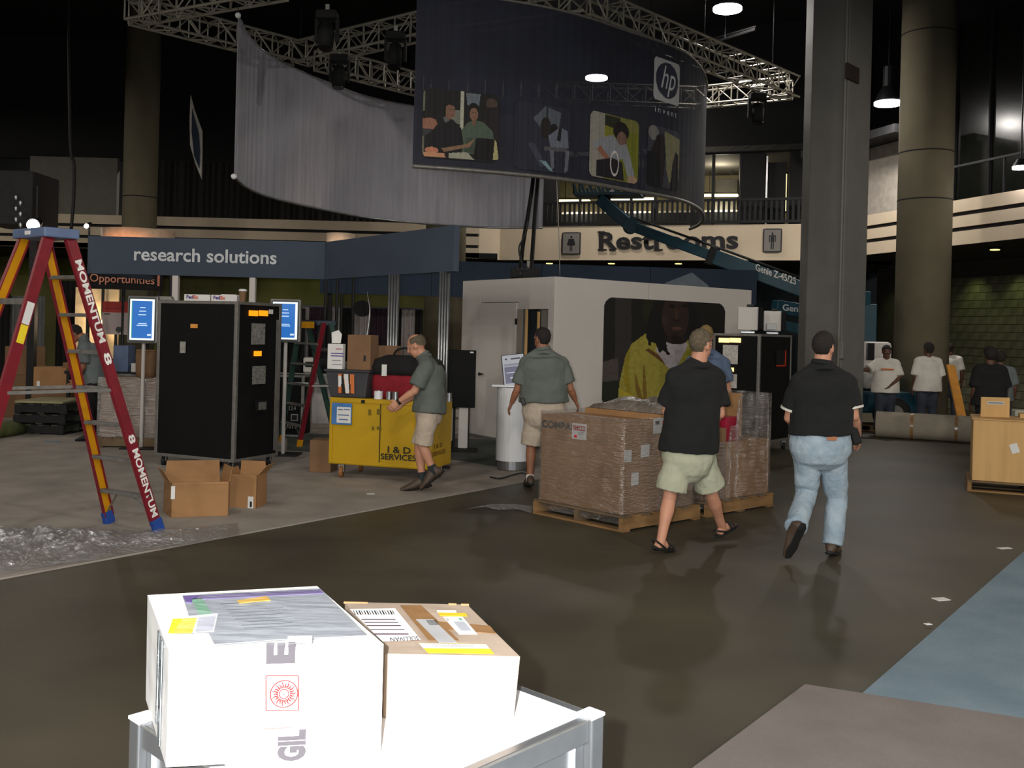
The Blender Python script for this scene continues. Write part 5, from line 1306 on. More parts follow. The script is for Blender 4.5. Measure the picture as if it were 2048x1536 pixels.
# ================================================================= RIGHT SIDE: crate, carpet roll, plank
cr0 = gz(1938, 968, 0); 
Yc = 11.75; P0 = v3(at(1934, 985, Yc), 0)
dxc = u2(.92, -.39); dyc = u2(.39, .92)
pallet('wooden pallet under the plywood crate at the right edge', P0, dxc, 1.25, dyc, .9, h=.13)
ct = thing('plywood_crate', 'plywood crate on a pallet at the right edge', 'crate', v3(P0, .131)); o = ct.location
q = P0 + dxc * .05 + dyc * .04
zt = .845
MB(o).ext([v3(p, .132) for p in rect(q, dxc, 1.15, dyc, .8)], (0, 0, zt - .132)).build('plywood_box', M['ply'], ct, bevel=.004)
MB(o).ext([v3(p, zt) for p in rect(q - dxc * .015 - dyc * .015, dxc, 1.18, dyc, .83)], (0, 0, .014)).build('lid', M['ply'], ct, bevel=.003)
n = V((dxc.y, -dxc.x, 0)); 
Xl = dxc * .94 + V((0, 0, .34)); Zl = dxc * -.34 + V((0, 0, .94)); c = onplane(2029, 897, q + n * .004, n); MB(o).box(c, (.085, .003, .11), X=Xl, Y=n, Z=Zl).build('label', M['paper'], ct)
c = onplane(1990, 822, q + dyc * .35, n); c = v3(c, zt + .015)
bt_ = thing('plywood_board', 'small plywood board with a printed label standing on the crate', 'board', c)
MB(c).box(c + V((0, 0, .12)), (.345, .02, .24)).build('panel', M['ply'], bt_, bevel=.006)
print_grid('label', lambda a, b: c + V((.20 * (a - .5) - .0, -.0125, .155 + .035 * b)), [('r', .05, .3, .95, .7, (90, 100, 110))], 24, 6, M['print'], bt_, c, (205, 206, 204))
MB(c).box(c + V((0, .04, .02)), (.3, .06, .04)).build('batten', M['ply'], bt_)
t, c = carton('long pale timber lid lying on the crate beside the board', 'timber_lid', rect(q + dxc * .52 + dyc * .45, dxc, .6, dyc, .3), zt + .015, .05, M['ply'], tape=False, cat='board')
# carpet roll
a, b = gz(1750, 876, 0), gz(1938, 888, 0); dd = (b - a).normalized(); b = a + dd * 2.9; r = .235
rt = thing('carpet_roll', 'long rolled pale grey carpet lying on the floor at the right', 'carpet roll', a); n_ = V((-dd.y, dd.x, 0))
M['roll'] = mat('pale_carpet_backing', (150, 140, 124), .9, 0, .08, 3, .2, 60)
MB(a).tube([a + n_ * r + V((0, 0, r)), b + n_ * r + V((0, 0, r))], r, 36).build('roll', M['roll'], rt, smooth=False)
for k in range(1, 5): MB(a).tube([a + n_ * r + V((0, 0, r)) - dd * (.002 * k), a + n_ * r + V((0, 0, r)) - dd * (.002 * k + .003)], r * (1 - k * .2), 24).build('end_layer', M['card_dark'] if k % 2 else M['roll'], rt)
for f in (.2, .45): MB(a).tube([a + dd * 2.9 * f + n_ * r + V((0, 0, r)), a + dd * (2.9 * f + .05) + n_ * r + V((0, 0, r))], r + .003, 36, caps=False).build('tape_band', M['tape'], rt)
pallet('low stack board under the end of the carpet roll', gz(1712, 862, 0), (1, .05, 0), .62, (-.05, 1, 0), .7, h=.12)
# leaning plank
a, b = gz(1931, 838, 0), at(1901, 731, 20.2); a = v3(at(1930, 835, 19.2), .0); 
tag(MB(a).bar(a + V((0, 0, .05)), b, (1, .0, 0), .17, .05).build('leaning_plank', mat('yellow_timber', (206, 140, 54), .7), bevel=.004), 'long yellow timber plank leaning against the round column', 'plank')
# low clutter beyond the roll
t, c = carton('pale green storage box behind the plywood board at the right edge', 'storage_box', rect(v3(at(2028, 830, 16.5), 0), (1, 0, 0), .5, (0, 1, 0), .4), 0.0, .52, mat('pale_green_plastic', (110, 116, 96), .6), tape=False)
t, c = carton('pale box with an open lid stacked on the storage box', 'storage_box', rect(v3(at(2030, 830, 16.5), 0), (1, 0, 0), .5, (0, 1, 0), .35), .521, .14, mat('pale_lid', (190, 186, 168), .6), tape=False)
m = MB(v3(at(1948, 810, 19.0), 0)); c = m.o
for k in range(4): m.ball(c + V((-.1 + .12 * k, .03 * (k % 2), .16 + .05 * (k % 2))), (.13, 0, 0), (0, .12, 0), (0, 0, .16), 12, 8)
def rmsh(vs):
    def f(o):
        r = o.modifiers.new('r', 'REMESH'); r.mode = 'VOXEL'; r.voxel_size = vs; r.use_smooth_shade = True
        s = o.modifiers.new('sm', 'SMOOTH'); s.iterations = 4; s.factor = .5
    return f
tag(m.build('paper_bag', mat('pale_pink_bag', (196, 170, 160), .6, 0, .1, 8, .5, 20), mods=[rmsh(.02)]), 'pale crumpled bag heap beside the leaning plank', 'bag')

# ================================================================= BOOM LIFT
bl = thing('boom_lift', 'teal articulated boom lift with its arm raised towards the dark banner', 'boom lift', v3(at(1740, 800, 20.6), 0)); o = bl.location
def beam(name, p, q, w, h, mt=M['teal'], par=bl, bev=.02): return MB(o).bar(p, q, (0, 0, 1), h, w).build(name, mt, par, bevel=bev)
b1, b2, b3 = at(1640, 592, 20.3), at(1262, 452, 22.0), at(1200, 398, 22.4)
mid = b1.lerp(b2, .55)
bm = beam('boom', b1, mid, .24, .31); beam('boom', mid + (b2 - b1).normalized() * -.3, b2, .18, .22)
beam('boom_collar', mid - (b2 - b1).normalized() * .08, mid + (b2 - b1).normalized() * .08, .28, .40, M['steel_dark'])
MB(o).tube([b1 + V((0, 0, .22)), b1.lerp(b2, .5) + V((0, 0, .22)), b2 + V((0, 0, .2))], .03, 6).build('hose', M['cable'], bl)
beam('jib', b2, b3, .2, .26); MB(o).tube([b2 + V((0, -.14, 0)), b2 + V((0, .14, 0))], .17, 16).build('pivot', M['teal'], bl)
c = at(1228, 385, 22.6); MB(o).tube([b3, c], .08, 8).build('platform_arm', M['steel_dark'], bl)
plx = (at(1290, 392, 22.4) - at(1150, 386, 22.8)); plx.z = 0; plx.normalize(); ply = V((-plx.y, plx.x, 0)); hp_ = at(1218, 391, 22.6)
MB(o).box(hp_, (1.5, .7, .06), X=plx, Y=ply).build('platform_floor', M['teal'], bl)
for k in range(9):
    for s in (-.35, .35): MB(o).box(hp_ + plx * (-.72 + k * .18) + ply * s + V((0, 0, .12)), (.07, .02, .2), X=(plx + V((0, 0, .5))).normalized(), Y=ply, Z=V((-.4 * plx.x, 0, 1))).build('toe_board', M['teal'], bl)
for z in (.5, .95):
    for s in (-.35, .35): MB(o).tube([hp_ + plx * -.75 + ply * s + V((0, 0, z)), hp_ + plx * .75 + ply * s + V((0, 0, z))], .02, 6).build('guard_rail', M['steel_dark'], bl)
    for s in (-.75, .75): MB(o).tube([hp_ + plx * s + ply * -.35 + V((0, 0, z)), hp_ + plx * s + ply * .35 + V((0, 0, z))], .02, 6).build('guard_rail', M['steel_dark'], bl)
for s in (-.75, .75):
    for r_ in (-.35, .35): MB(o).tube([hp_ + plx * s + ply * r_, hp_ + plx * s + ply * r_ + V((0, 0, .95))], .02, 6).build('guard_post', M['steel_dark'], bl)
dbm = (mid - b1).normalized(); nb_ = V((-dbm.y, dbm.x, 0)).normalized(); nb_ = nb_ if nb_.y < 0 else -nb_
P = onplane(1511, 541, b1 + nb_ * .13, nb_); Q = onplane(1592, 570, b1 + nb_ * .13, nb_)
text('maker_lettering', 'Genie Z-45/25', P, Q - P, V((0, 0, .15)), M['letter_white'], bl, o, bold=.02, lift=.004)
# riser arms behind the column
e1 = at(1735, 598, 20.6); beam('riser_arm', b1, e1, .26, .3); e2 = at(1548, 621, 19.8); e3 = at(1720, 640, 20.4)
beam('lower_arm', e2 + V((0, 0, .08)), e3, .22, .26); P = e2 + V((.12, -.14, .0)); text('maker_lettering', 'Genie', P, (e3 - e2).normalized() * .50, V((0, 0, .13)), M['sign_text'], bl, o, bold=.02, lift=.02)
beam('lower_arm', at(1560, 650, 20.2), at(1720, 690, 20.6), .2, .2)
mast = at(1735, 620, 20.6); MB(o).bar(v3(mast, .9), v3(mast, 2.5), (1, 0, 0), .3, .3).build('turret_post', M['teal'], bl, bevel=.02)
ec = at(1738, 715, 20.3); MB(o).box(v3(ec, .78 + .48), (.62, .9, .95)).build('engine_cover', M['white_panel'], bl, bevel=.08)
f = at(1741, 703, 19.82); MB(o).box(v3(f, f.z), (.16, .03, .34)).build('cover_window', M['screen_black'], bl, bevel=.02)
MB(o).box(v3(at(1738, 715, 20.3), .55), (1.5, 1.6, .42)).build('chassis', M['teal'], bl, bevel=.04)
for px, Y in ((1784, 19.35), (1784, 21.2), (1650, 19.6), (1660, 21.2)):
    w = at(px, 803, Y); r = .34; w = v3(w, r); wh = MB(o).tube([w + V((0, -.13, 0)), w + V((0, .13, 0))], r, 28).build('wheel', M['rubber'], bl, bevel=.03)
    MB(o).tube([w + V((0, -.14, 0)), w + V((0, -.10, 0))], r * .55, 20).build('hub', M['wall_grey'], wh)

# ================================================================= FOREGROUND STAND AND ITS TWO BOXES
TZ = .90
FL, FR = V((-.775, 2.075, 0)), V((.222, 2.165, 0)); FF = V((-.285, 1.60, 0)); FB = FL + FR - FF
st = thing('aluminium_stand', 'aluminium framed stand with a white top in the foreground', 'stand', (FL + FR) / 2); o = st.location
cen = (FL + FR) / 2
for p in (FL, FR, FF, FB):
    q = p + (cen - p).normalized() * .03
    dx_, dy_ = (FR - FF).normalized(), (FL - FF).normalized()
    MB(o).box(v3(q, TZ / 2), (.042, .042, TZ), X=dx_, Y=dy_).build('corner_post', M['alu_f'] if 'alu_f' in M else M['alu'], st, bevel=.004)
    MB(o).box(v3(q, TZ + .002), (.046, .046, .008), X=dx_, Y=dy_).build('post_cap', M['white_gloss'], st, bevel=.002)
cor = [FF, FR, FB, FL]
for k in range(4):
    p, q = cor[k], cor[(k + 1) % 4]; d = (q - p).normalized(); n = (cen - (p + q) / 2).normalized(); a, b = p + n * .022 + d * .045, q + n * .022 - d * .045
    for z in (TZ - .026, .25): MB(o).bar(v3(a, z), v3(b, z), (0, 0, 1), .05, .028).build('rail', M['alu'], st, bevel=.003)
    MB(o).bar(v3(a, TZ - .004), v3(b, TZ - .004), n, .032, .004).build('rail_lip', M['alu_dull'], st)
    MB(o).bar(v3(a + n * .004, (TZ - .05 + .275) / 2), v3(b + n * .004, (TZ - .05 + .275) / 2), (0, 0, 1), TZ - .33, .008).build('side_panel', M['alu'], st)
    m1 = (a + b) / 2
    for s in (.06, .94): MB(o).bar(v3(a + (b - a) * s - n * .002, TZ - .055), v3(a + (b - a) * s - n * .002, .28), d, .006, .012).build('panel_bead', M['white_gloss'], st)
inn = [p + (cen - p) * .09 for p in cor]
MB(o).ext([v3(p, TZ - .012) for p in inn], (0, 0, .012)).build('top_board', M['white_gloss'], st)

def warped_box(name, lab, bot, top, mt, nseg=14, seed=0, dent=.006, cat='box'):
    """box between 4 bottom and 4 top corners with slightly uneven faces"""
    c = sum(bot, V((0, 0, 0))) / 4; t = thing(name, lab, cat, c); me = MB(c)
    def face(A, B, C, D, sd):
        n0 = len(me.v); nrm = (B - A).cross(D - A).normalized()
        for j in range(nseg + 1):
            for i in range(nseg + 1):
                a, b = i / nseg, j / nseg; p = A.lerp(B, a).lerp(D.lerp(C, a), b)
                e = (math.sin(math.pi * a) * math.sin(math.pi * b)) ** .5 if 0 < i < nseg and 0 < j < nseg else 0
                p = p + nrm * e * dent * (noise.noise(V((a * 3 + sd, b * 3, seed))) * 2)
                me.v.append(tuple(p))
        for j in range(nseg):
            for i in range(nseg):
                q = n0 + j * (nseg + 1) + i; me.f.append((q, q + 1, q + nseg + 2, q + nseg + 1)); me.m.append(0)
    b, u = bot, top
    face(b[0], b[1], u[1], u[0], 0); face(b[1], b[2], u[2], u[1], 5); face(b[2], b[3], u[3], u[2], 9); face(b[3], b[0], u[0], u[3], 13); face(u[0], u[1], u[2], u[3], 21); face(b[3], b[2], b[1], b[0], 30)
    me.build('carton_body', mt, t, smooth=False)
    return t, c
def tp_(px, py, z): return gz(px, py, z)
z1 = TZ + .215; zb = TZ + .001
F1, F2_ = tp_(316, 1303, z1 - .004), tp_(767, 1288, z1); B1, B2 = tp_(295, 1190, z1 + .0), tp_(634, 1172, z1)
def below(p, z, k=.0): return v3(p + k * (V((-.55, 2.0, 0)) - v3(p, 0)) * 1, z)
F1 = tp_(338, 1303, z1); 
bot = [v3(F1 + V((.0, .0, 0)), zb), v3(F2_ + V((.0, .0, 0)), zb), v3(B2, zb), v3(B1 + V((.02, -.05, 0)), zb)]
M['card_white_f'] = M['card_white']
wb, o = warped_box('fragile_box', 'white shipping box with clear document pouch and a red sun emblem on the stand', bot, [F1, F2_, B2, B1], M['card_white'], seed=2, dent=.002)
# --- top prints
def T(px, py, l=.004): return tp_(px, py, z1 + l)
def patch(name, px, m_, parent, o, z, th=.0015):
    p = [tp_(a, b, z) for a, b in px]; return MB(o).ext(p, (0, 0, th)).build(name, m_, parent)
M['doc_grey'] = mat('printed_grey_document', (150, 152, 158), .35, 0, .06, 60, stretch=(1, 3, 1)); M['line_grey'] = mat('grey_print_line', (96, 98, 106), .6); M['violet'] = mat('violet_stripe', (96, 78, 130), .6); M['green_p'] = mat('green_stripe', (110, 160, 128), .6)
dp = patch('document', [(378, 1232), (365, 1192), (640, 1178), (735, 1272), (560, 1280), (430, 1290), (415, 1262)], M['doc_grey'], wb, o, z1 + .0045)
patch('document_stripe', [(372, 1205), (366, 1193), (640, 1180), (646, 1187), (384, 1200), (384, 1206)], M['violet'], wb, o, z1 + .006); patch('document_stripe', [(398, 1231), (384, 1199), (404, 1197), (424, 1229)], M['green_p'], wb, o, z1 + .006)
for k in range(9):
    x0 = 440 + k * 6; patch('printed_line', [(x0, 1208 + k * 6), (x0 + 90 + 12 * (k % 3), 1203 + k * 6), (x0 + 92 + 12 * (k % 3), 1204.5 + k * 6), (x0 + 1, 1209.5 + k * 6)], M['line_grey'], wb, o, z1 + .0062, .0004)
patch('yellow_strip', [(474, 1202), (479, 1207), (541, 1201), (533, 1193)], mat('amber_sticker', (225, 175, 30), .6), wb, o, z1 + .0065)
lb = patch('sticker', [(340, 1237), (436, 1228), (428, 1263), (333, 1268)], M['paper'], wb, o, z1 + .0065); patch('yellow_block', [(345, 1238), (394, 1236), (384, 1267), (336, 1267)], M['yellow_paper'], wb, o, z1 + .0085, .0004)
patch('sticker_grey', [(397, 1235), (432, 1231), (425, 1262), (391, 1264)], mat('sticker_grey_area', (190, 188, 200), .5), wb, o, z1 + .0085, .0004)
# clear pouch film over the top
m = MB(o); A, B, C, D = T(325, 1296, .012), T(765, 1287, .010), T(632, 1176, .010), T(400, 1188, .012)
nn_ = 34
for j in range(nn_ + 1):
    for i in range(nn_ + 1):
        a, b = i / nn_, j / nn_; p = A.lerp(B, a).lerp(D.lerp(C, a), b); m.v.append((p.x, p.y, p.z + .006 * abs(noise.noise(V((a * 5 + b * 5, a * 4 - b * 5, 1))))))
for j in range(nn_):
    for i in range(nn_): q = j * (nn_ + 1) + i; m.f.append((q, q + 1, q + nn_ + 2, q + nn_ + 1)); m.m.append(0)
m.build('clear_pouch', film_mat('clear_pouch_film', .16, .12, (230, 232, 236), .35, 7, (1, 4, 1), gl=.06), wb, smooth=True)
# --- front prints
fn_ = (F2_ - F1); fn_.z = 0; fn_ = fn_.normalized(); Nf = V((fn_.y, -fn_.x, 0)); P0 = F1 + Nf * .006
M['box_ink'] = mat('grey_black_box_ink', (64, 58, 62), .6); M['sun_ink'] = mat('faint_red_ink', (120, 14, 10), .7)
def frt(name, body, px0, py0, px1, py1, m_=M['box_ink'], bold=.055):
    """text reading upwards, letter height along x"""
    a = onplane(px1, py1, P0, Nf); up = onplane(px0, py1, P0, Nf) - a; R = onplane(px1, py0, P0, Nf) - a
    return text(name, body, a + Nf * .003, V((0, 0, R.z)), V((up.x, up.y, 0)), m_, wb, o, bold=bold, lift=0)
frt('printed_lettering', 'E', 532, 1282, 590, 1325); frt('printed_lettering', 'GIL', 554, 1457, 611, 1519)
a_ = onplane(568, 1387, P0, Nf)
def mm_(p, q): return (onplane(*q, P0, Nf) - onplane(*p, P0, Nf)).length
sc = mm_((568, 1387), (597, 1387)); fz = V((0, 0, 1))
sun = MB(o)
def ring(m, c, r0, r1, n=40):
    vs = [c + (fn_ * math.cos(2 * math.pi * k / n) + fz * math.sin(2 * math.pi * k / n)) * r for r in (r0, r1) for k in range(n)]
    m.add(vs, [(k, (k + 1) % n, (k + 1) % n + n, k + n) for k in range(n)])
cN = a_ + Nf * .002
ring(sun, cN, sc * .90, sc * .98); ring(sun, cN, sc * .29, sc * .36)
for k in range(22):
    an = 2 * math.pi * k / 22; pts = []
    for j in range(7):
        r = sc * (.42 + .44 * j / 6 * (1 if k % 2 == 0 else .75)); w = .07 * math.sin(j * 1.6)
        pts.append(cN + (fn_ * math.cos(an + w) + fz * math.sin(an + w)) * r)
    for j in range(6):
        p, q = pts[j], pts[j + 1]; e = (q - p).normalized(); s_ = e.cross(Nf) * sc * .055 * (1.3 - j * .15)
        sun.add([p - s_, p + s_, q + s_ * .85, q - s_ * .85], [(0, 1, 2, 3)])
for dx_, dz_ in ((-.1, .06), (.08, .07), (.0, -.02), (.06, -.12), (-.06, -.1)): sun.ball(cN + (fn_ * dx_ + fz * dz_) * sc, fn_ * sc * .05, Nf * .0005, fz * sc * .03, 8, 4)
for p, q in (((532, 1351), (597, 1351)), ((597, 1351), (597, 1420)), ((597, 1420), (532, 1420)), ((532, 1420), (532, 1351))):
    p, q = onplane(*p, P0, Nf) + Nf * .002, onplane(*q, P0, Nf) + Nf * .002; e = (q - p).normalized(); s_ = e.cross(Nf) * .0009; sun.add([p - s_, p + s_, q + s_, q - s_], [(0, 1, 2, 3)])
sun.build('sun_emblem', M['sun_ink'], wb)
MB(o).box(onplane(555, 1456, P0, Nf) + Nf * .001, (mm_((526, 1456), (584, 1456)), .002, .0015), X=fn_, Y=Nf).build('ink_line', mat('brown_line', (130, 90, 84), .7), wb)
# tape edge along the top front and tape on the left side
MB(o).box(onplane(600, 1279, P0, Nf) + Nf * .0005, (.045, .0015, .014), X=fn_, Y=Nf).build('tape', mat('glossy_clear_tape', (180, 175, 172), .12, 0, .2, 30, .6, 40), wb)
# left side plastic tape
sd = (B1 - F1); sd.z = 0; sdn = sd.normalized(); Ns = V((sdn.y, -sdn.x, 0)); Ns = Ns if Ns.x < 0 else -Ns
tpm = mat('grey_clear_tape', (120, 124, 126), .15, 0, .3, 20, .8, 30)
p = F1.lerp(B1, .22); MB(o).bar(v3(p + Ns * .004, zb + .01), v3(p + Ns * .004, z1 - .002), sdn, .035, .002).build('side_tape', tpm, wb)
p = F1.lerp(B1, .34); MB(o).bar(v3(p + Ns * .004, zb + .03), v3(p + Ns * .004, z1 - .002), sdn, .02, .002).build('side_tape', tpm, wb)

# brown box
z2 = TZ + .136
f1, f2 = tp_(770, 1307, z2), tp_(1040, 1313, z2); b1_, b2_ = tp_(690, 1204, z2), tp_(934, 1209, z2)
f1 = f1 + V((-.0, 0, 0))
t, o = warped_box('brown_parcel', 'brown cardboard parcel covered in shipping labels beside the white box, on the stand', [v3(f1, zb), v3(f2 + V((-.01, .005, 0)), zb), v3(b2_, zb), v3(b1_, zb)], [f1, f2, b2_, b1_], mat('tan_parcel_cardboard', (166, 146, 128), .75, 0, .05, 5, .05, 40), seed=8, dent=.004)
def pt(name, px, m_, l=.003, th=.0008): return patch(name, px, m_, t, o, z2 + l, th)
pt('clear_tape', [(800, 1211), (842, 1211), (920, 1282), (858, 1282)], M['tape'], .0025)
pt('cross_tape', [(838, 1240), (980, 1252), (992, 1268), (850, 1256)], M['tape'], .0022)
pl = pt('shipping_label', [(700, 1219), (790, 1217), (841, 1279), (765, 1283)], M['paper'], .0035)
for k in range(16): x = 706 + k * 5.2; pt('barcode_bar', [(x, 1221), (x + 1.2 + (k % 3) * .7, 1221), (x + 5.4 + (k % 3) * .7, 1229), (x + 4, 1229)], M['letter_black'], .0045, .0003)
for k, (yy, c_) in enumerate(((1238, (120, 110, 115)), (1244, (120, 110, 115)), (1250, (90, 60, 70)), (1258, (120, 110, 115)), (1267, (80, 40, 60)))): x0 = 722 + (yy - 1238) * .9; pt('printed_line', [(x0, yy), (x0 + 68, yy), (x0 + 70, yy + 2.2), (x0 + 2, yy + 2.2)], mat('label_ink', c_, .6), .0045, .0003)
P = tp_(836, 1272, z2 + .0048); Q = tp_(780, 1275, z2 + .0048); text('printed_lettering', 'SULLIVAN', P, Q - P, (tp_(838, 1280, z2 + .0048) - P), M['box_ink'], t, o, bold=.01, lift=.0)
pt('shipping_label', [(832, 1239), (866, 1239), (914, 1285), (878, 1285)], mat('grey_label', (170, 168, 168), .5), .004)
for k in range(8): x = 852 + k * 2.6; pt('barcode_bar', [(x, 1240), (x + 1.1, 1240), (x + 9, 1250), (x + 8, 1250)], M['letter_black'], .005, .0003)
pt('shipping_label', [(886, 1234), (925, 1234), (955, 1269), (918, 1269)], M['paper'], .004); pt('label_grey_block', [(906, 1243), (928, 1243), (944, 1262), (923, 1262)], mat('grey_block', (170, 170, 176), .6), .005, .0003)
text('printed_number', '2', tp_(893, 1241, z2 + .0052), tp_(899, 1241, z2 + .0052) - tp_(893, 1241, z2 + .0052), tp_(891, 1237, z2 + .0052) - tp_(893, 1241, z2 + .0052), M['box_ink'], t, o, lift=0)
pt('green_dot', [(916, 1236), (922, 1236), (926, 1241), (920, 1241)], M['green_p'], .005, .0003)
pt('amber_sticker', [(876, 1225), (932, 1227), (936, 1233), (880, 1232)], mat('amber_sticker2', (222, 180, 40), .6), .004); pt('small_label', [(873, 1221), (912, 1221), (913, 1225), (875, 1225)], M['paper'], .004)
pt('yellow_label', [(856, 1306), (838, 1287), (972, 1289), (988, 1308)], M['yellow_paper'], .004); pt('label_white_block', [(846, 1296), (838, 1287), (972, 1289), (979, 1297)], M['paper'], .005, .0003)
for k in range(24): x = 864 + k * 3.5; pt('barcode_bar', [(x, 1288.5), (x + 1.3, 1288.5), (x + 5.5, 1295), (x + 4.2, 1295)], M['paper_grey'], .0055, .0003)
for px, py in ((712, 1206), (905, 1209), (930, 1210)): 
    p = tp_(px, py, z2); MB(o).box(p + V((0, -.002, .001)), (.02 if px > 800 else .06, .004, .005)).build('torn_edge', M['card'], t)

# ================================================================= BITS OF LITTER
def bit(name, lab, px, py, w, d, mt, z=.0, rot=.3, cat='litter'):
    p = gz(px, py, z); X = V((math.cos(rot), math.sin(rot), 0)); Y = V((-X.y, X.x, 0))
    tag(MB(p).box(p + V((0, 0, .003)), (w, d, .004), X=X, Y=Y).build(name, mt), lab, cat)
bit('floor_tag', 'white paper tag on the concrete near the blue carpet', 1882, 1199, .10, .07, M['paper']); bit('floor_tag', 'white paper tag on the concrete at the right edge', 2009, 1097, .12, .05, M['paper'])
bit('paper_scrap', 'crumpled paper scrap on the carpet in front of the yellow chest', 741, 988, .08, .06, M['paper'], .013); bit('tape_scrap', 'blue tape scrap on the carpet left of the ladder', 106, 884, .22, .06, mat('blue_tape', (80, 130, 160), .6), .013, .1)
bit('tape_scrap', 'small blue tape scrap between the ladder rails', 219, 985, .07, .03, mat('blue_tape2', (80, 130, 160), .6), .013, .1); bit('paper_scrap', 'tiny white scrap at the corner of the blue carpet', 1856, 1249, .04, .03, M['paper'], .013)
# ================================================================= PEOPLE
M['skin'] = mat('skin', (196, 140, 112), .6, 0, .05, 8); M['skin_tan'] = mat('tanned_skin', (150, 100, 74), .6, 0, .05, 8); M['skin_dark'] = mat('dark_skin', (92, 60, 44), .6, 0, .05, 8)
M['hair_dark'] = mat('dark_hair', (34, 26, 22), .8, 0, .3, 60, .6, 120); M['hair_brown'] = mat('light_brown_hair', (112, 92, 62), .8, 0, .25, 60, .6, 120); M['hair_blond'] = mat('blond_hair', (140, 116, 72), .8, 0, .2, 60, .6, 120); M['hair_grey'] = mat('short_grey_brown_hair', (96, 84, 66), .85, 0, .25, 60, .5, 120)
M['tee_black'] = mat('black_cotton', (22, 22, 23), .95, 0, .1, 10, .15, 40); M['polo_green'] = mat('grey_green_knit', (98, 104, 98), .95, 0, .06, 10, .15, 60); M['tee_grey'] = mat('grey_cotton', (104, 112, 112), .95, 0, .08, 10, .15, 40)
M['short_beige'] = mat('beige_cotton', (176, 176, 152), .9, 0, .06, 8, .2, 30); M['short_khaki'] = mat('khaki_cotton', (186, 170, 152), .9, 0, .06, 8, .2, 30)
M['jeans'] = mat('washed_denim', (140, 158, 172), .9, 0, 0, 7, .3, 60, col2=(166, 180, 190)); M['jeans_dark'] = mat('dark_denim', (52, 58, 70), .9, 0, .15, 8)
M['white_cotton'] = mat('white_cotton', (214, 208, 198), .9, 0, .04, 8); M['sock_white'] = mat('white_sock', (216, 212, 208), .9); M['sock_dark'] = mat('dark_sock', (40, 44, 46), .9); M['shoe_brown'] = mat('brown_leather', (78, 62, 50), .6, 0, .1, 20)
M['shoe_black'] = mat('black_shoe', (22, 20, 20), .6); M['eye_w'] = mat('eye_white', (220, 215, 208), .3); M['eye_d'] = mat('eye_iris', (40, 30, 24), .3); M['lip'] = mat('lips', (150, 86, 76), .5); M['blue_shirt'] = mat('grey_blue_cotton', (84, 100, 124), .9, 0, .06, 10)
M['belt'] = mat('black_leather', (20, 18, 18), .5)

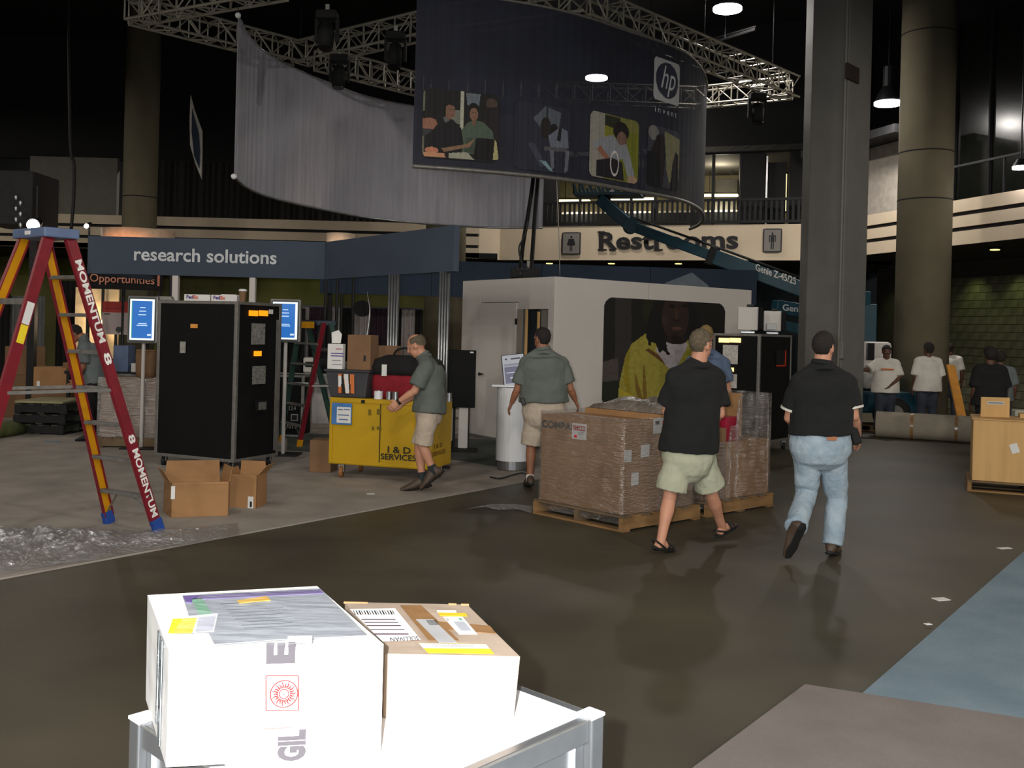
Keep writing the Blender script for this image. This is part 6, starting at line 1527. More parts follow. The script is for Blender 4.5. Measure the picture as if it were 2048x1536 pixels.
def person(lab, base, J, W, look, face, skin, hair, clothes, vs=.009, hands=True, cat='person', hair_style='short', group=None, lean=None):
    """J: joints in world space; W: width scale; look: head direction; face: body direction; clothes: dict"""
    base = V(base); t = thing('person', lab, cat, base, group); o = base
    face = V(face).normalized(); look = V(look).normalized(); up = V((0, 0, 1))
    P = {k: V(v) for k, v in J.items()}
    pel, che, nek, hed = P['pelvis'], P['chest'], P['neck'], P['head']
    lat = (P['shR'] - P['shL']); lat = lat.normalized(); latp = (P['hipR'] - P['hipL']).normalized()
    def ring(c, rx, ry, f=1.0, lt=None):
        a = lt if lt is not None else lat; sp = (che - pel).normalized(); b = sp.cross(a).normalized() if sp.cross(a).length > .1 else face
        return (c, a * rx * W * f, b * ry * W * f)
    b = MB(o)
    def torso(m, g=1.0, lo=0.0, shirt=False):
        sp = che - pel
        pts = [(-.16 if not shirt else lo, .150, .115, latp), (0.0, .168, .120, latp), (.30, .150, .112, latp), (.62, .165, .120, lat), (.90, .178, .118, lat), (1.04, .165, .098, lat), (1.14, .085, .07, lat)]
        if g < 1: pts = pts[:4] + [(.88, .160, .105, lat), (1.0, .125, .07, lat), (1.1, .06, .05, lat)]
        if shirt: pts = [(lo, pts[0][1] * 1.05, pts[0][2] * 1.08, latp)] + pts
        m.loft([ring(pel + sp * s, rx, ry, g, l) for s, rx, ry, l in pts], 20)
    torso(b, .90 if 'shirt' in clothes else 1.0)
    b.tube([nek - (hed - nek).normalized() * .05, nek, hed], [.05 * W ** .4, .062 * W ** .5, .058 * W ** .3], 12)
    for k in 'LR': b.tube([nek.lerp(che, .15), nek.lerp(P['sh' + k], .5) + up * .0, P['sh' + k] + up * .01], [.050, .046, .045], 10)
    # head
    f = look; s = f.cross(up).normalized(); u = s.cross(f).normalized()
    hc = hed
    b.ball(hc + u * .025 - f * .012, s * .077, f * .095, u * .098, 18, 12)
    b.ball(hc - u * .045 + f * .030, s * .056, f * .060, u * .068, 14, 10)
    b.ball(hc - u * .090 + f * .048, s * .030, f * .030, u * .026, 10, 8)
    b.cap(hc + u * .020 + f * .086, hc - u * .022 + f * .106, .009, .014, 8)
    for k in (-1, 1):
        b.ball(hc + s * k * .076 - u * .012 - f * .012, s * .010, f * .020, u * .032, 8, 8)
        b.ball(hc + s * k * .030 + u * .026 + f * .078, s * .024, f * .012, u * .008, 8, 6)
    # arms
    for k in 'LR':
        sh, el, wr = P['sh' + k], P['el' + k], P['wr' + k]
        b.tube([che + (sh - che) * .5, sh, sh.lerp(el, .35), el, el.lerp(wr, .3), wr.lerp(el, .06), wr], [.075 * W ** .5, .062 * W ** .5, .052 * W ** .5, .040, .043, .028, .027], 12)
        b.ball(sh, V((1, 0, 0)) * .062, V((0, 1, 0)) * .062, V((0, 0, 1)) * .062, 10, 8); b.ball(el, V((1, 0, 0)) * .042, V((0, 1, 0)) * .042, V((0, 0, 1)) * .042, 10, 8)
        if hands:
            d = (wr - el).normalized(); d = (d + V(J.get('hd' + k, (0, 0, 0)))).normalized()
            inn = (pel - wr); inn.z = 0; inn = inn.normalized() if inn.length > .05 else -lat
            th = V(J.get('th' + k, face)); th = (th - d * th.dot(d)).normalized(); pn = d.cross(th).normalized(); pn = pn if pn.dot(inn) > 0 else -pn
            b.loft([(wr + d * q, th * w_, pn * h_) for q, w_, h_ in ((-.01, .026, .02), (.03, .036, .018), (.07, .042, .017), (.095, .040, .014))], 12)
            for i, (off, ln_) in enumerate(((.030, .070), (.010, .080), (-.011, .075), (-.030, .058))):
                q0 = wr + d * .085 + th * off; q1 = q0 + d * ln_ * .45 + pn * .008; q2 = q1 + (d * .85 + pn * .55).normalized() * ln_ * .33; q3 = q2 + (d * .55 + pn * .85).normalized() * ln_ * .28
                b.tube([q0, q1, q2, q3], [.0095, .0092, .0085, .007], 7)
            q0 = wr + d * .025 + th * .030; q1 = q0 + (d * .6 + th * .75).normalized() * .035; q2 = q1 + (d * .9 + th * .25 + pn * .3).normalized() * .032
            b.tube([q0, q1, q2], [.013, .0115, .009], 7)
    # legs
    for k in 'LR':
        hp, kn, an = P['hip' + k], P['kn' + k], P['an' + k]
        b.tube([hp + up * .04, hp.lerp(kn, .25), hp.lerp(kn, .7), kn, kn.lerp(an, .25), kn.lerp(an, .6), an], [.088 * W ** .7, .086 * W ** .7, .062, .053, .058, .042, .036], 14)
        b.ball(kn, V((1, 0, 0)) * .054, V((0, 1, 0)) * .054, V((0, 0, 1)) * .054, 10, 8)
        td = V(P['toe' + k] - an); fd = td.normalized(); ws = V((fd.y, -fd.x, 0)).normalized(); us = ws.cross(fd).normalized(); us = us if us.z > 0 else -us
        heel = an - fd * .045 - us * .045; toe = P['toe' + k]
        b.loft([(heel + fd * -.01 + us * .02, ws * .024, us * .02), (heel + fd * .01 + us * .01, ws * .032, us * .036), (heel + (toe - heel) * .35 + us * .028, ws * .034, us * .040), (heel + (toe - heel) * .68 + us * .006, ws * .044, us * .024), (heel + (toe - heel) * .85, ws * .044, us * .017), (toe, ws * .03, us * .011)], 12)
        b.ball(an, ws * .038, fd * .04, us * .04, 10, 8)
        if clothes.get('sandals'):
            for i in range(5):
                q = toe - fd * (.02 + .008 * i) + ws * (-.032 + .016 * i) * (1 if k == 'R' else 1); b.cap(q, q + fd * .028, .010, .008, 7)
    body = b.build('body', skin, t, mods=[rmsh(vs)])
    # face details
    for k in (-1, 1):
        ey = MB(o).ball(hc + s * k * .030 + u * .012 + f * .079, s * .012, f * .007, u * .006, 8, 6).build('eye', M['eye_w'], t)
        MB(o).ball(hc + s * k * .030 + u * .012 + f * .0855, s * .005, f * .002, u * .005, 8, 6).build('iris', M['eye_d'], ey)
    MB(o).ball(hc - u * .050 + f * .088, s * .024, f * .008, u * .007, 10, 6).build('mouth', M['lip'], t)
    # hair
    h = MB(o); n_, m_ = 30, 20; cc = hc + u * .028 - f * .016; R = (.086, .106, .106); vs_ = []; idx = {}
    for j in range(m_ + 1):
        for i in range(n_):
            th_ = math.pi * j / m_; ph = 2 * math.pi * i / n_
            q = V((math.cos(ph) * math.sin(th_), math.sin(ph) * math.sin(th_), math.cos(th_)))
            w = 1 + .05 * noise.noise(q * 9) + .03 * noise.noise(q * 23)
            if hair_style == 'afro': w *= 1.10
            vs_.append((q, cc + s * q.x * R[0] * w + f * q.y * R[1] * w + u * q.z * R[2] * w))
    for q, p in vs_: h.v.append(tuple(p))
    for j in range(m_):
        for i in range(n_):
            ids = (j * n_ + i, j * n_ + (i + 1) % n_, (j + 1) * n_ + (i + 1) % n_, (j + 1) * n_ + i)
            q = sum((vs_[a][0] for a in ids), V((0, 0, 0))) / 4
            lim = -.75 + (q.y + 1) * .62 if q.y > -.3 else -.78
            if q.y > .15: lim = max(lim, .42)
            keep = q.z > lim
            if hair_style == 'bald': keep = (q.z > (-.75 + (q.y + 1) * .62)) and q.z < .62 - .0 * q.y and q.y < .35
            if abs(q.x) > .8 and q.z < .05 and q.y > -.15: keep = False
            if keep: h.f.append(ids); h.m.append(0)
    hb_ = h.build('hair', hair, t, smooth=True)
    # ---------------- clothes
    c = clothes
    if 'shirt' in c:
        m = MB(o); g = c.get('loose', 1.12); hem = c.get('hem', -.12); sp = che - pel; gl = c.get('flare', 1.05)
        rr_ = [(hem, .175 * gl, .135 * gl, latp), (hem + .12, .172 * gl, .134 * gl, latp), (.30, .165 * gl, .128 * gl, latp), (.62, .172, .128, lat), (.90, .184, .128, lat), (1.02, .168, .118, lat), (1.10, .140, .104, lat)]
        nd0 = (hed - nek).normalized()
        m.loft([ring(pel + sp * a_, x_, y_, g, l_) for a_, x_, y_, l_ in rr_] + [(nek - nd0 * .045, lat * .115 * W ** .6, lat.cross(nd0).normalized() * .088 * W ** .6), (nek - nd0 * .004, lat * .078 * W ** .5, lat.cross(nd0).normalized() * .076 * W ** .5)], 28)
        for k in 'LR': m.tube([nek - nd0 * .02, nek.lerp(P['sh' + k], .5) + up * .004, P['sh' + k] + up * .012], [.062 * W ** .4, .062 * g, .070 * g], 14)
        sl = c.get('sleeve', .62)
        for k in 'LR':
            sh, el, wr = P['sh' + k], P['el' + k], P['wr' + k]; in_ = che + (sh - che) * .45
            end = sh.lerp(el, min(sl, 1)); r1 = c.get('cuff', .080)
            pts = [in_ - up * .02, sh, sh.lerp(el, sl * .5), end]; rad = [.085 * g, .080 * g, .078 * g, r1]
            m.tube(pts, rad, 16); m.ball(sh, V((1, 0, 0)) * .078 * g, V((0, 1, 0)) * .078 * g, V((0, 0, 1)) * .075 * g, 12, 8)
        def cloth(o_):
            r = o_.modifiers.new('r', 'REMESH'); r.mode = 'VOXEL'; r.voxel_size = vs * 1.25; r.use_smooth_shade = True
            s_ = o_.modifiers.new('s', 'SMOOTH'); s_.iterations = 6; s_.factor = .5
            d_ = o_.modifiers.new('d', 'DISPLACE'); d_.texture = FOLD; d_.strength = c.get('fold', .022); d_.mid_level = .45
        m.build('shirt', c['shirt'], t, mods=[cloth])
        if c.get('trim'):
            for k in 'LR':
                sh, el = P['sh' + k], P['el' + k]; end = sh.lerp(el, sl); d_ = (el - sh).normalized()
                MB(o).tube([end - d_ * .010, end + d_ * .008], c.get('cuff', .08) + .004, 20).build('sleeve_trim', c['trim'], t)
        if c.get('collar'):
            nd = (hed - nek).normalized(); q = nek + nd * .0; rg_ = .060 * W ** .5
            MB(o).tube([q - nd * .005, q + nd * .03], [rg_ + .018, rg_ + .006], 20, caps=False).build('collar', c['collar'], t, mods=[lambda o_: setattr(o_.modifiers.new('s', 'SOLIDIFY'), 'thickness', .006)])
            if c.get('trim'): MB(o).tube([q + nd * .012, q + nd * .018], [rg_ + .017, rg_ + .014], 20, caps=False).build('collar_trim', c['trim'], t)
    if 'bottom' in c:
        m = MB(o); ln_ = c.get('blen', .95); full = c.get('full', False); g = c.get('bloose', 1.1); sp = (che - pel)
        m.loft([ring(pel + sp * a_, x_, y_, g, latp) for a_, x_, y_ in ((-.50, .07, .07), (-.38, .135, .115), (-.20, .162, .132), (-.05, .170, .128), (.10, .162, .122), (c.get('waist', .20), .152, .114))], 24)
        for k in 'LR':
            hp, kn, an = P['hip' + k], P['kn' + k], P['an' + k]
            if full:
                r = c.get('leg', (.098, .098, .085, .074, .072, .072, .075))
                m.tube([hp + up * .05, hp.lerp(kn, .3), hp.lerp(kn, .75), kn, kn.lerp(an, .35), kn.lerp(an, .75), kn.lerp(an, c.get('cufflen', 1.0))], [x * g for x in r], 18)
                m.ball(kn, V((1, 0, 0)) * .074 * g, V((0, 1, 0)) * .074 * g, V((0, 0, 1)) * .074 * g, 12, 8)
            else:
                e_ = hp.lerp(kn, ln_); r1 = c.get('legr', .105)
                m.tube([hp + up * .05, hp.lerp(kn, .3), hp.lerp(kn, .7), e_], [.098 * g, .100 * g, r1 * .98, r1], 18)
        def cloth2(o_):
            r = o_.modifiers.new('r', 'REMESH'); r.mode = 'VOXEL'; r.voxel_size = vs * 1.25; r.use_smooth_shade = True
            s_ = o_.modifiers.new('s', 'SMOOTH'); s_.iterations = 5; s_.factor = .5
            d_ = o_.modifiers.new('d', 'DISPLACE'); d_.texture = FOLD2; d_.strength = c.get('bfold', .022); d_.mid_level = .45
        m.build('jeans' if full else 'shorts', c['bottom'], t, mods=[cloth2])
        if c.get('belt'):
            q = pel + sp * (c.get('waist', .20) + .005); X = latp * .163 * W * g; Y = sp.normalized().cross(latp).normalized() * .124 * W * g
            MB(o).loft([(q - up * .018, X, Y), (q + up * .018, X, Y)], 28).build('belt', c['belt'], t)
    for k in 'LR':
        an, toe = P['an' + k], P['toe' + k]; fd = (toe - an).normalized(); ws = V((fd.y, -fd.x, 0)).normalized(); us = ws.cross(fd).normalized(); us = us if us.z > 0 else -us
        heel = an - fd * .045 - us * .045
        if c.get('sock'):
            kn = P['kn' + k]; MB(o).tube([an - us * .02, an, an.lerp(kn, c.get('sockh', .14)), an.lerp(kn, c.get('sockh', .14) + .02)], [.044, .045, .047, .044], 16).build('sock', c['sock'], t, smooth=True)
        if c.get('shoe'):
            h_ = .062 if not c.get('boot') else .085
            MB(o).loft([(heel - fd * .035 + us * .012, ws * .022, us * .026), (heel - fd * .01 + us * (h_ * .5), ws * .042, us * h_ * .95), (heel + (toe - heel) * .30 + us * .038, ws * .044, us * .056), (heel + (toe - heel) * .62 + us * .016, ws * .052, us * .040), (heel + (toe - heel) * .92 + us * .003, ws * .050, us * .027), (toe + fd * .03, ws * .040, us * .022)], 16).build('shoe', c['shoe'], t, smooth=True, mods=[rmsh(.008)])
            MB(o).loft([(heel - fd * .04 - us * .020, ws * .024, us * .012), (heel - us * .022, ws * .044, us * .012), (heel + (toe - heel) * .5 - us * .022, ws * .040, us * .010), (heel + (toe - heel) * .8 - us * .02, ws * .054, us * .010), (toe + fd * .035 - us * .014, ws * .03, us * .009)], 14).build('sole', M['rubber'], t)
        if c.get('sandals'):
            MB(o).loft([(heel - fd * .04 - us * .012, ws * .024, us * .014), (heel - us * .016, ws * .040, us * .015), (heel + (toe - heel) * .5 - us * .018, ws * .040, us * .012), (heel + (toe - heel) * .8 - us * .018, ws * .052, us * .010), (toe + fd * .02 - us * .012, ws * .036, us * .009)], 14).build('sandal_sole', M['rubber'], t)
            for s0, w_, r_ in ((.52, .018, 0), (.74, .016, 0)):
                cc_ = heel + (toe - heel) * s0 + us * (.026 - s0 * .028)
                MB(o).loft([(cc_ - fd * w_, ws * .047, us * (.044 - s0 * .022)), (cc_ + fd * w_, ws * .049, us * (.042 - s0 * .022))], 16, cap=False).build('sandal_strap', M['shoe_black'], t, mods=[lambda o_: setattr(o_.modifiers.new('s', 'SOLIDIFY'), 'thickness', .005)])
            MB(o).tube([heel + fd * .07 + ws * .044 + us * .01, heel - fd * .045 + ws * .02 + us * .035, heel - fd * .05 + us * .038, heel - fd * .045 - ws * .02 + us * .035, heel + fd * .07 - ws * .044 + us * .01], .008, 8).build('heel_strap', M['shoe_black'], t)
    return t, o, P
FOLD = bpy.data.textures.new('folds', 'CLOUDS'); FOLD.noise_scale = .16; FOLD.noise_depth = 2
FOLD2 = bpy.data.textures.new('leg_folds', 'CLOUDS'); FOLD2.noise_scale = .11; FOLD2.noise_depth = 2

def jj(Y, **k):
    """joint positions: name=(px, py, depth offset)"""
    return {n: (at(v[0], v[1], Y + v[2]) if len(v) == 3 else v) for n, v in k.items()}
def vec(a, b, c): return V((a, b, c))

# --- man in black T-shirt and beige shorts
Y = 8.05
J = jj(Y, pelvis=(1378, 893, 0), chest=(1391, 757, 0.0), neck=(1397, 722, .02), head=(1403, 690, .02), shL=(1350, 757, -.05), shR=(1432, 757, .12), elL=(1333, 822, .02), elR=(1440, 828, .06), wrL=(1352, 842, .27), wrR=(1418, 850, .28),
       hipL=(1357, 905, -.05), hipR=(1402, 905, .05), knL=(1338, 1000, -.06), knR=(1424, 992, .16), anL=(1321, 1090, -.16), anR=(1444, 1064, .36))
J['toeL'] = v3(J['anL'], 0) + vec(.11, .13, .028); J['toeR'] = J['anR'] + vec(.125, .12, .035); J['anL'].z = .098; J['toeL'].z = .028; J['anR'].z = .13
J['toeR'].z = .14; J['thL'] = (0, 0, 1); J['thR'] = (0, 0, 1)
t, o, P = person('man in black T-shirt, beige shorts and black sandals walking away beside the wrapped pallet', v3(J['pelvis'], 0), J, 1.28, (.72, .66, -.05), (.5, .86, 0), M['skin'], M['hair_grey'],
    dict(shirt=M['tee_black'], hem=-.07, flare=1.10, loose=1.05, sleeve=.80, cuff=.098, bottom=M['short_beige'], blen=.80, legr=.128, bloose=1.06, sandals=True, fold=.03), vs=.0075)

# --- man in black polo and jeans
Y = 7.95
J = jj(Y, pelvis=(1641, 880, 0), chest=(1644, 765, 0), neck=(1644, 728, .02), head=(1648, 695, .03), shL=(1598, 768, 0), shR=(1694, 768, 0), elL=(1578, 836, .06), elR=(1708, 832, -.02), wrL=(1592, 850, .30), wrR=(1716, 872, .18),
       hipL=(1618, 898, 0), hipR=(1664, 898, 0), knL=(1612, 990, .05), knR=(1674, 998, .06), anL=(1590, 1058, -.30), anR=(1664, 1098, -.03))
J['toeL'] = J['anL'] + vec(-.03, .07, -.20); J['anR'].z = .10; J['toeR'] = v3(J['anR'], .03) + vec(.09, .17, 0); J['hdR'] = (0, .2, -.4); J['thR'] = (0, 1, .2); J['thL'] = (0, 0, 1)
t, o, P = person('man in black polo shirt with white trim and pale blue jeans walking away', v3(J['pelvis'], 0), J, 1.30, (.62, .78, -.05), (.15, 1, 0), M['skin'], M['hair_dark'],
    dict(shirt=M['tee_black'], hem=.10, flare=1.04, loose=1.10, sleeve=.74, cuff=.084, trim=M['white_cotton'], collar=M['tee_black'], bottom=M['jeans'], full=True, bloose=1.12, waist=.16, shoe=M['shoe_brown'], cufflen=.98, fold=.028), vs=.0075)
q = at(1664, 877, 7.755); MB(o).box(q, (.075, .004, .03)).build('leather_patch', mat('tan_leather_patch', (170, 110, 70), .6), t)
for px in (1593, 1635, 1692): 
    q = at(px, 868, 7.80 if px == 1635 else 7.9); MB(o).box(q, (.012, .006, .05)).build('belt_loop', M['jeans'], t)
bp_ = at(1707, 862, 8.06); X = V((.80, 0, -.6)); tag(MB(bp_).bar(at(1699, 838, 8.0), at(1716, 888, 8.02), (1, 0, 0), .07, .05).build('black_pouch', M['belt'], bevel=.015), 'black pouch held against the hip of the man in jeans', 'pouch')

# --- man in grey-green polo seen from behind at the kiosk
Y = 11.12
J = jj(Y, pelvis=(1088, 815, 0), chest=(1087, 725, 0), neck=(1086, 700, .02), head=(1083, 678, .03), shL=(1051, 728, 0), shR=(1123, 728, 0), elL=(1034, 780, -.02), elR=(1141, 778, -.02), wrL=(1023, 806, .05), wrR=(1151, 802, .06),
       hipL=(1069, 828, 0), hipR=(1105, 828, 0), knL=(1062, 895, .02), knR=(1110, 895, -.04), anL=(1060, 962, -.04), anR=(1112, 960, .08))
J['anL'].z = .10; J['anR'].z = .10; J['toeL'] = v3(J['anL'], .03) + vec(-.03, .20, 0); J['toeR'] = v3(J['anR'], .03) + vec(.03, .20, 0)
t, o, P = person('man in grey-green polo shirt and khaki shorts seen from behind at the kiosk', v3(J['pelvis'], 0), J, 1.34, (-.62, .78, .0), (0, 1, 0), M['skin_tan'], M['hair_dark'],
    dict(shirt=M['polo_green'], hem=.12, flare=1.08, loose=1.12, sleeve=.78, cuff=.092, collar=M['polo_green'], bottom=M['short_khaki'], blen=.92, legr=.118, waist=.22, belt=M['belt'], sock=M['sock_white'], shoe=M['shoe_brown'], fold=.03), vs=.009)
q = at(1046, 803, 10.98); tag(MB(q).box(q, (.05, .05, .085), X=(.9, 0, .3), Z=(-.3, 0, .9)).build('phone_pouch', M['belt'], bevel=.01), 'black phone pouch on the belt of the man at the kiosk', 'pouch')

# --- bald man bending beside the yellow chest
Y = 10.62
J = jj(Y, pelvis=(858, 815, 0), chest=(862, 738, -.02), neck=(846, 712, -.02), head=(832, 692, -.02), shL=(852, 735, -.20), shR=(862, 737, .18), elL=(829, 782, -.24), elR=(838, 785, .12), wrL=(798, 803, -.22), wrR=(806, 806, .05),
       hipL=(856, 828, -.10), hipR=(860, 828, .10), knL=(846, 892, -.08), knR=(838, 893, .08), anL=(868, 945, -.08), anR=(845, 962, .05))
J['anR'].z = .105; J['toeR'] = v3(J['anR'], .03) + vec(-.20, -.02, 0); J['anL'].z = J['anL'].z; J['toeL'] = J['anL'] + vec(-.12, 0, -.15); J['thL'] = (-.5, 0, .8); J['hdL'] = (-.2, 0, -.3); J['thR'] = (-.5, 0, .8)
t, o, P = person('balding man in grey-green polo and pale shorts leaning over the yellow chest', v3(J['pelvis'], 0), J, 1.0, (-.80, .15, -.42), (-1, .1, 0), M['skin'], M['hair_grey'],
    dict(shirt=M['polo_green'], hem=-.14, flare=1.16, loose=1.14, sleeve=.80, cuff=.088, collar=M['polo_green'], bottom=M['short_khaki'], blen=.96, legr=.098, sock=M['sock_dark'], sockh=.26, shoe=M['shoe_brown'], boot=True, fold=.03), vs=.008, hair_style='bald')
d_ = (P['wrL'] - P['elL']).normalized(); MB(o).tube([P['wrL'] - d_ * .012, P['wrL'] + d_ * .014], .034, 14).build('watch', M['belt'], t)

# --- man in blue-grey shirt mostly hidden behind the black T-shirt
Y = 11.9
J = jj(Y, pelvis=(1416, 815, 0), chest=(1416, 727, 0), neck=(1414, 700, 0), head=(1412, 672, 0), shL=(1383, 727, 0), shR=(1447, 728, 0), elL=(1375, 775, 0), elR=(1455, 772, 0), wrL=(1372, 812, -.1), wrR=(1459, 805, -.1),
       hipL=(1400, 828, 0), hipR=(1432, 828, 0), knL=(1400, 890, 0), knR=(1432, 890, 0), anL=(1400, 945, 0), anR=(1432, 945, 0))
for k in 'LR': J['an' + k].z = .1; J['toe' + k] = v3(J['an' + k], .03) + vec(0, .2, 0)
person('blond man in grey-blue shirt mostly hidden behind the black T-shirt man', v3(J['pelvis'], 0), J, 1.1, (.3, .95, 0), (0, 1, 0), M['skin'], M['hair_blond'],
    dict(shirt=M['blue_shirt'], hem=-.1, loose=1.12, sleeve=.8, cuff=.085, bottom=M['jeans_dark'], full=True, shoe=M['shoe_black']), vs=.011)

def stander(lab, px, Y, htop, W, look, skin, hair, clothes, armL=None, armR=None, face=(0, 1, 0), style='short', vs=.012, dx=0):
    """upright figure: px = column of the spine, htop = row of the top of the head"""
    top = at(px, htop, Y); H = top.z; s_ = H / 1.78; b = V((top.x, Y, 0)); f = V(face).normalized(); r = V((f.y, -f.x, 0))
    g = lambda x, y, z: b + r * x * s_ + f * y * s_ + V((0, 0, z * s_))
    J = dict(pelvis=g(0, 0, .98), chest=g(0, 0, 1.40), neck=g(0, 0, 1.50), head=g(0, .02, 1.66), shL=g(-.19, 0, 1.42), shR=g(.19, 0, 1.42), elL=g(-.25, -.03, 1.13), elR=g(.25, -.03, 1.13), wrL=g(-.26, .06, .88), wrR=g(.26, .06, .88),
             hipL=g(-.09, 0, .92), hipR=g(.09, 0, .92), knL=g(-.10, .03, .50), knR=g(.11, .02, .50), anL=g(-.11, 0, .10), anR=g(.13, -.02, .10), toeL=g(-.12, .2, .03), toeR=g(.15, .18, .03))
    if armL: J['elL'], J['wrL'] = g(*armL[0]), g(*armL[1])
    if armR: J['elR'], J['wrR'] = g(*armR[0]), g(*armR[1])
    return person(lab, b, J, W, look, face, skin, hair, clothes, vs=vs, hair_style=style)
stander('man in white jersey with red stripes leaning on the lift behind the carpet roll', 1773, 18.9, 692, 1.05, (-.15, -1, -.25), M['skin_dark'], M['hair_dark'],
    dict(shirt=M['white_cotton'], hem=-.35, flare=1.2, loose=1.2, sleeve=.9, cuff=.10, bottom=M['jeans_dark'], full=True, shoe=M['shoe_black']), face=(-.1, -1, 0), armR=((.38, .1, 1.28), (.62, .12, 1.33)), armL=((-.24, .1, 1.15), (-.05, .22, 1.0)))
q = at(1775, 738, 18.74)
for k, pts in enumerate((((1762, 738), (1786, 739)),)): tag(MB(q).bar(at(1762, 738, 18.70), at(1788, 739, 18.70), (0, 0, 1), .025, .006).build('jersey_letters', mat('orange_jersey_print', (200, 110, 60), .8)), 'orange chest stripe on the jersey of the man by the lift', 'print')
stander('young man in loose white shirt and jeans standing before the round column', 1857, 18.95, 687, 1.08, (-.25, .95, 0), M['skin_dark'], M['hair_dark'],
    dict(shirt=M['white_cotton'], hem=-.32, flare=1.2, loose=1.2, sleeve=.95, cuff=.10, bottom=M['jeans_dark'], full=True, shoe=M['shoe_black']), style='afro')
stander('man in white shirt partly hidden by the right side of the round column', 1901, 22.4, 688, 1.05, (.6, .7, 0), M['skin_dark'], M['hair_dark'],
    dict(shirt=M['white_cotton'], hem=-.1, loose=1.15, sleeve=.8, cuff=.09, bottom=M['jeans_dark'], full=True, shoe=M['shoe_black']), face=(.3, .95, 0))
stander('man in black shirt and dark trousers standing behind the plywood crate', 1981, 15.2, 696, 1.22, (.1, 1, 0), M['skin_dark'], M['hair_dark'],
    dict(shirt=M['tee_black'], hem=-.3, flare=1.1, loose=1.16, sleeve=.95, cuff=.10, bottom=M['tee_black'], full=True, shoe=M['shoe_black']), style='afro')
stander('man in pale grey shirt hidden behind the man in black', 2001, 16.3, 703, 1.05, (.3, 1, 0), M['skin_dark'], M['hair_dark'],
    dict(shirt=M['tee_grey'], hem=-.2, loose=1.16, sleeve=.8, cuff=.09, bottom=M['jeans_dark'], full=True, shoe=M['shoe_black']))
# worker bending at the left behind the ladder
Y = 14.4
J = jj(Y, pelvis=(186, 762, .05), chest=(178, 695, -.02), neck=(165, 675, -.03), head=(150, 668, -.03), shL=(168, 695, -.20), shR=(176, 697, .18), elL=(166, 735, -.24), elR=(160, 740, .12), wrL=(150, 760, -.2), wrR=(146, 765, .05),
       hipL=(186, 772, -.08), hipR=(188, 772, .12), knL=(180, 815, -.08), knR=(188, 815, .10), anL=(184, 862, -.08), anR=(196, 862, .10))
for k in 'LR': J['an' + k].z = .1; J['toe' + k] = v3(J['an' + k], .03) + vec(-.2, 0, 0)
person('worker in grey T-shirt and dark trousers bending behind the left ladder', v3(J['pelvis'], 0), J, 1.1, (-.8, .1, -.5), (-1, 0, 0), M['skin_tan'], M['hair_dark'],
    dict(shirt=M['tee_grey'], hem=-.1, flare=1.1, loose=1.15, sleeve=.8, cuff=.09, bottom=M['tee_black'], full=True, shoe=M['shoe_black']), vs=.011)
# ================================================================= LEFT BACKGROUND
# big dark tower with a work light at the far left
tw = thing('dark_tower', 'dark fabric-clad tower at the left edge above the ladder', 'tower', v3(at(15, 700, 17), .012)); o = tw.location
p0, p1 = at(-40, 345, 17), at(66, 345, 17); zt = p0.z
MB(o).box(((p0.x + p1.x) / 2, 17.5, (zt + 3.1) / 2 + .15), (p1.x - p0.x, 1.0, zt - 3.3)).build('fabric_box', mat('charcoal_fabric', (34, 33, 34), .9), tw, bevel=.02)
for px in (-30, 58):
    q = at(px, 700, 17.2); MB(o).box((q.x, 17.3, 1.65), (.12, .12, 3.27)).build('leg', M['steel_dark'], tw)
for k in range(6): q = at(32 + (k % 2) * 9, 395 + k * 11, 16.95); MB(o).ball(q, (.03, 0, 0), (0, .03, 0), (0, 0, .05), 8, 6).build('glass_bead', M['alu'], tw)
def work_light(lab, px, py, Y, r, e, top):
    q = at(px, py, Y); t = thing('work_light', lab, 'spotlight', q)
    MB(q).tube([q, q + V((0, .03, .02))], r, 16).build('lens', M['lamp_glow'], t); MB(q).tube([q + V((0, .03, .02)), q + V((0, .2, .08))], [r * 1.15, r * .8], 16).build('housing', M['steel_dark'], t)
    MB(q).bar(q + V((0, .15, 0)), V((q.x, q.y + .15, top)), (1, 0, 0), .03, .03).build('stand', M['steel_dark'], t)
    light('work_light_glow', 'SPOT', q + V((0, -.06, -.01)), e, (1, .9, .8), .08, (q.x * .8, 0, 0), math.radians(120), .8)
work_light('bright work light just above the top of the tall ladder', 65, 452, 16.8, .10, 60, 4.0)
work_light('tiny bright lamp right of the ladder top', 172, 453, 19.6, .04, 8, .012)
# round canopies lit orange
def canopy(lab, px0, px1, py0, py1, Y, col, lc, le):
    a, b = at(px0, py0, Y), at(px1, py0, Y); r = (b.x - a.x) / 2; cx = (a.x + b.x) / 2; z1_ = a.z; z0_ = at(px0, py1, Y).z
    t = thing('round_canopy', lab, 'canopy', (cx, Y + r, z0_)); m = MB(t.location); n = 36
    for z in (z0_, z1_):
        for k in range(n): m.v.append((cx + r * math.cos(2 * math.pi * k / n), Y + r + r * math.sin(2 * math.pi * k / n), z))
    m.f = [(k, (k + 1) % n, (k + 1) % n + n, k + n) for k in range(n)]; m.m = [0] * n
    m.build('drum', mat('canopy_fabric', col, .8), t, smooth=True, mods=[lambda o_: setattr(o_.modifiers.new('s', 'SOLIDIFY'), 'thickness', .03)])
    for k in (0, 9, 18, 27): a_ = 2 * math.pi * k / n; MB(t.location).tube([(cx + r * .97 * math.cos(a_), Y + r + r * .97 * math.sin(a_), .012), (cx + r * .97 * math.cos(a_), Y + r + r * .97 * math.sin(a_), z0_ + .1)], .03, 8).build('post', M['steel_dark'], t)
    light('canopy_uplight', 'SPOT', (cx, Y + r * .1 - 1.0, z0_ - .35), le, lc, .1, (cx, Y + r * .3, z1_ - .05), math.radians(75), .8)
    return t
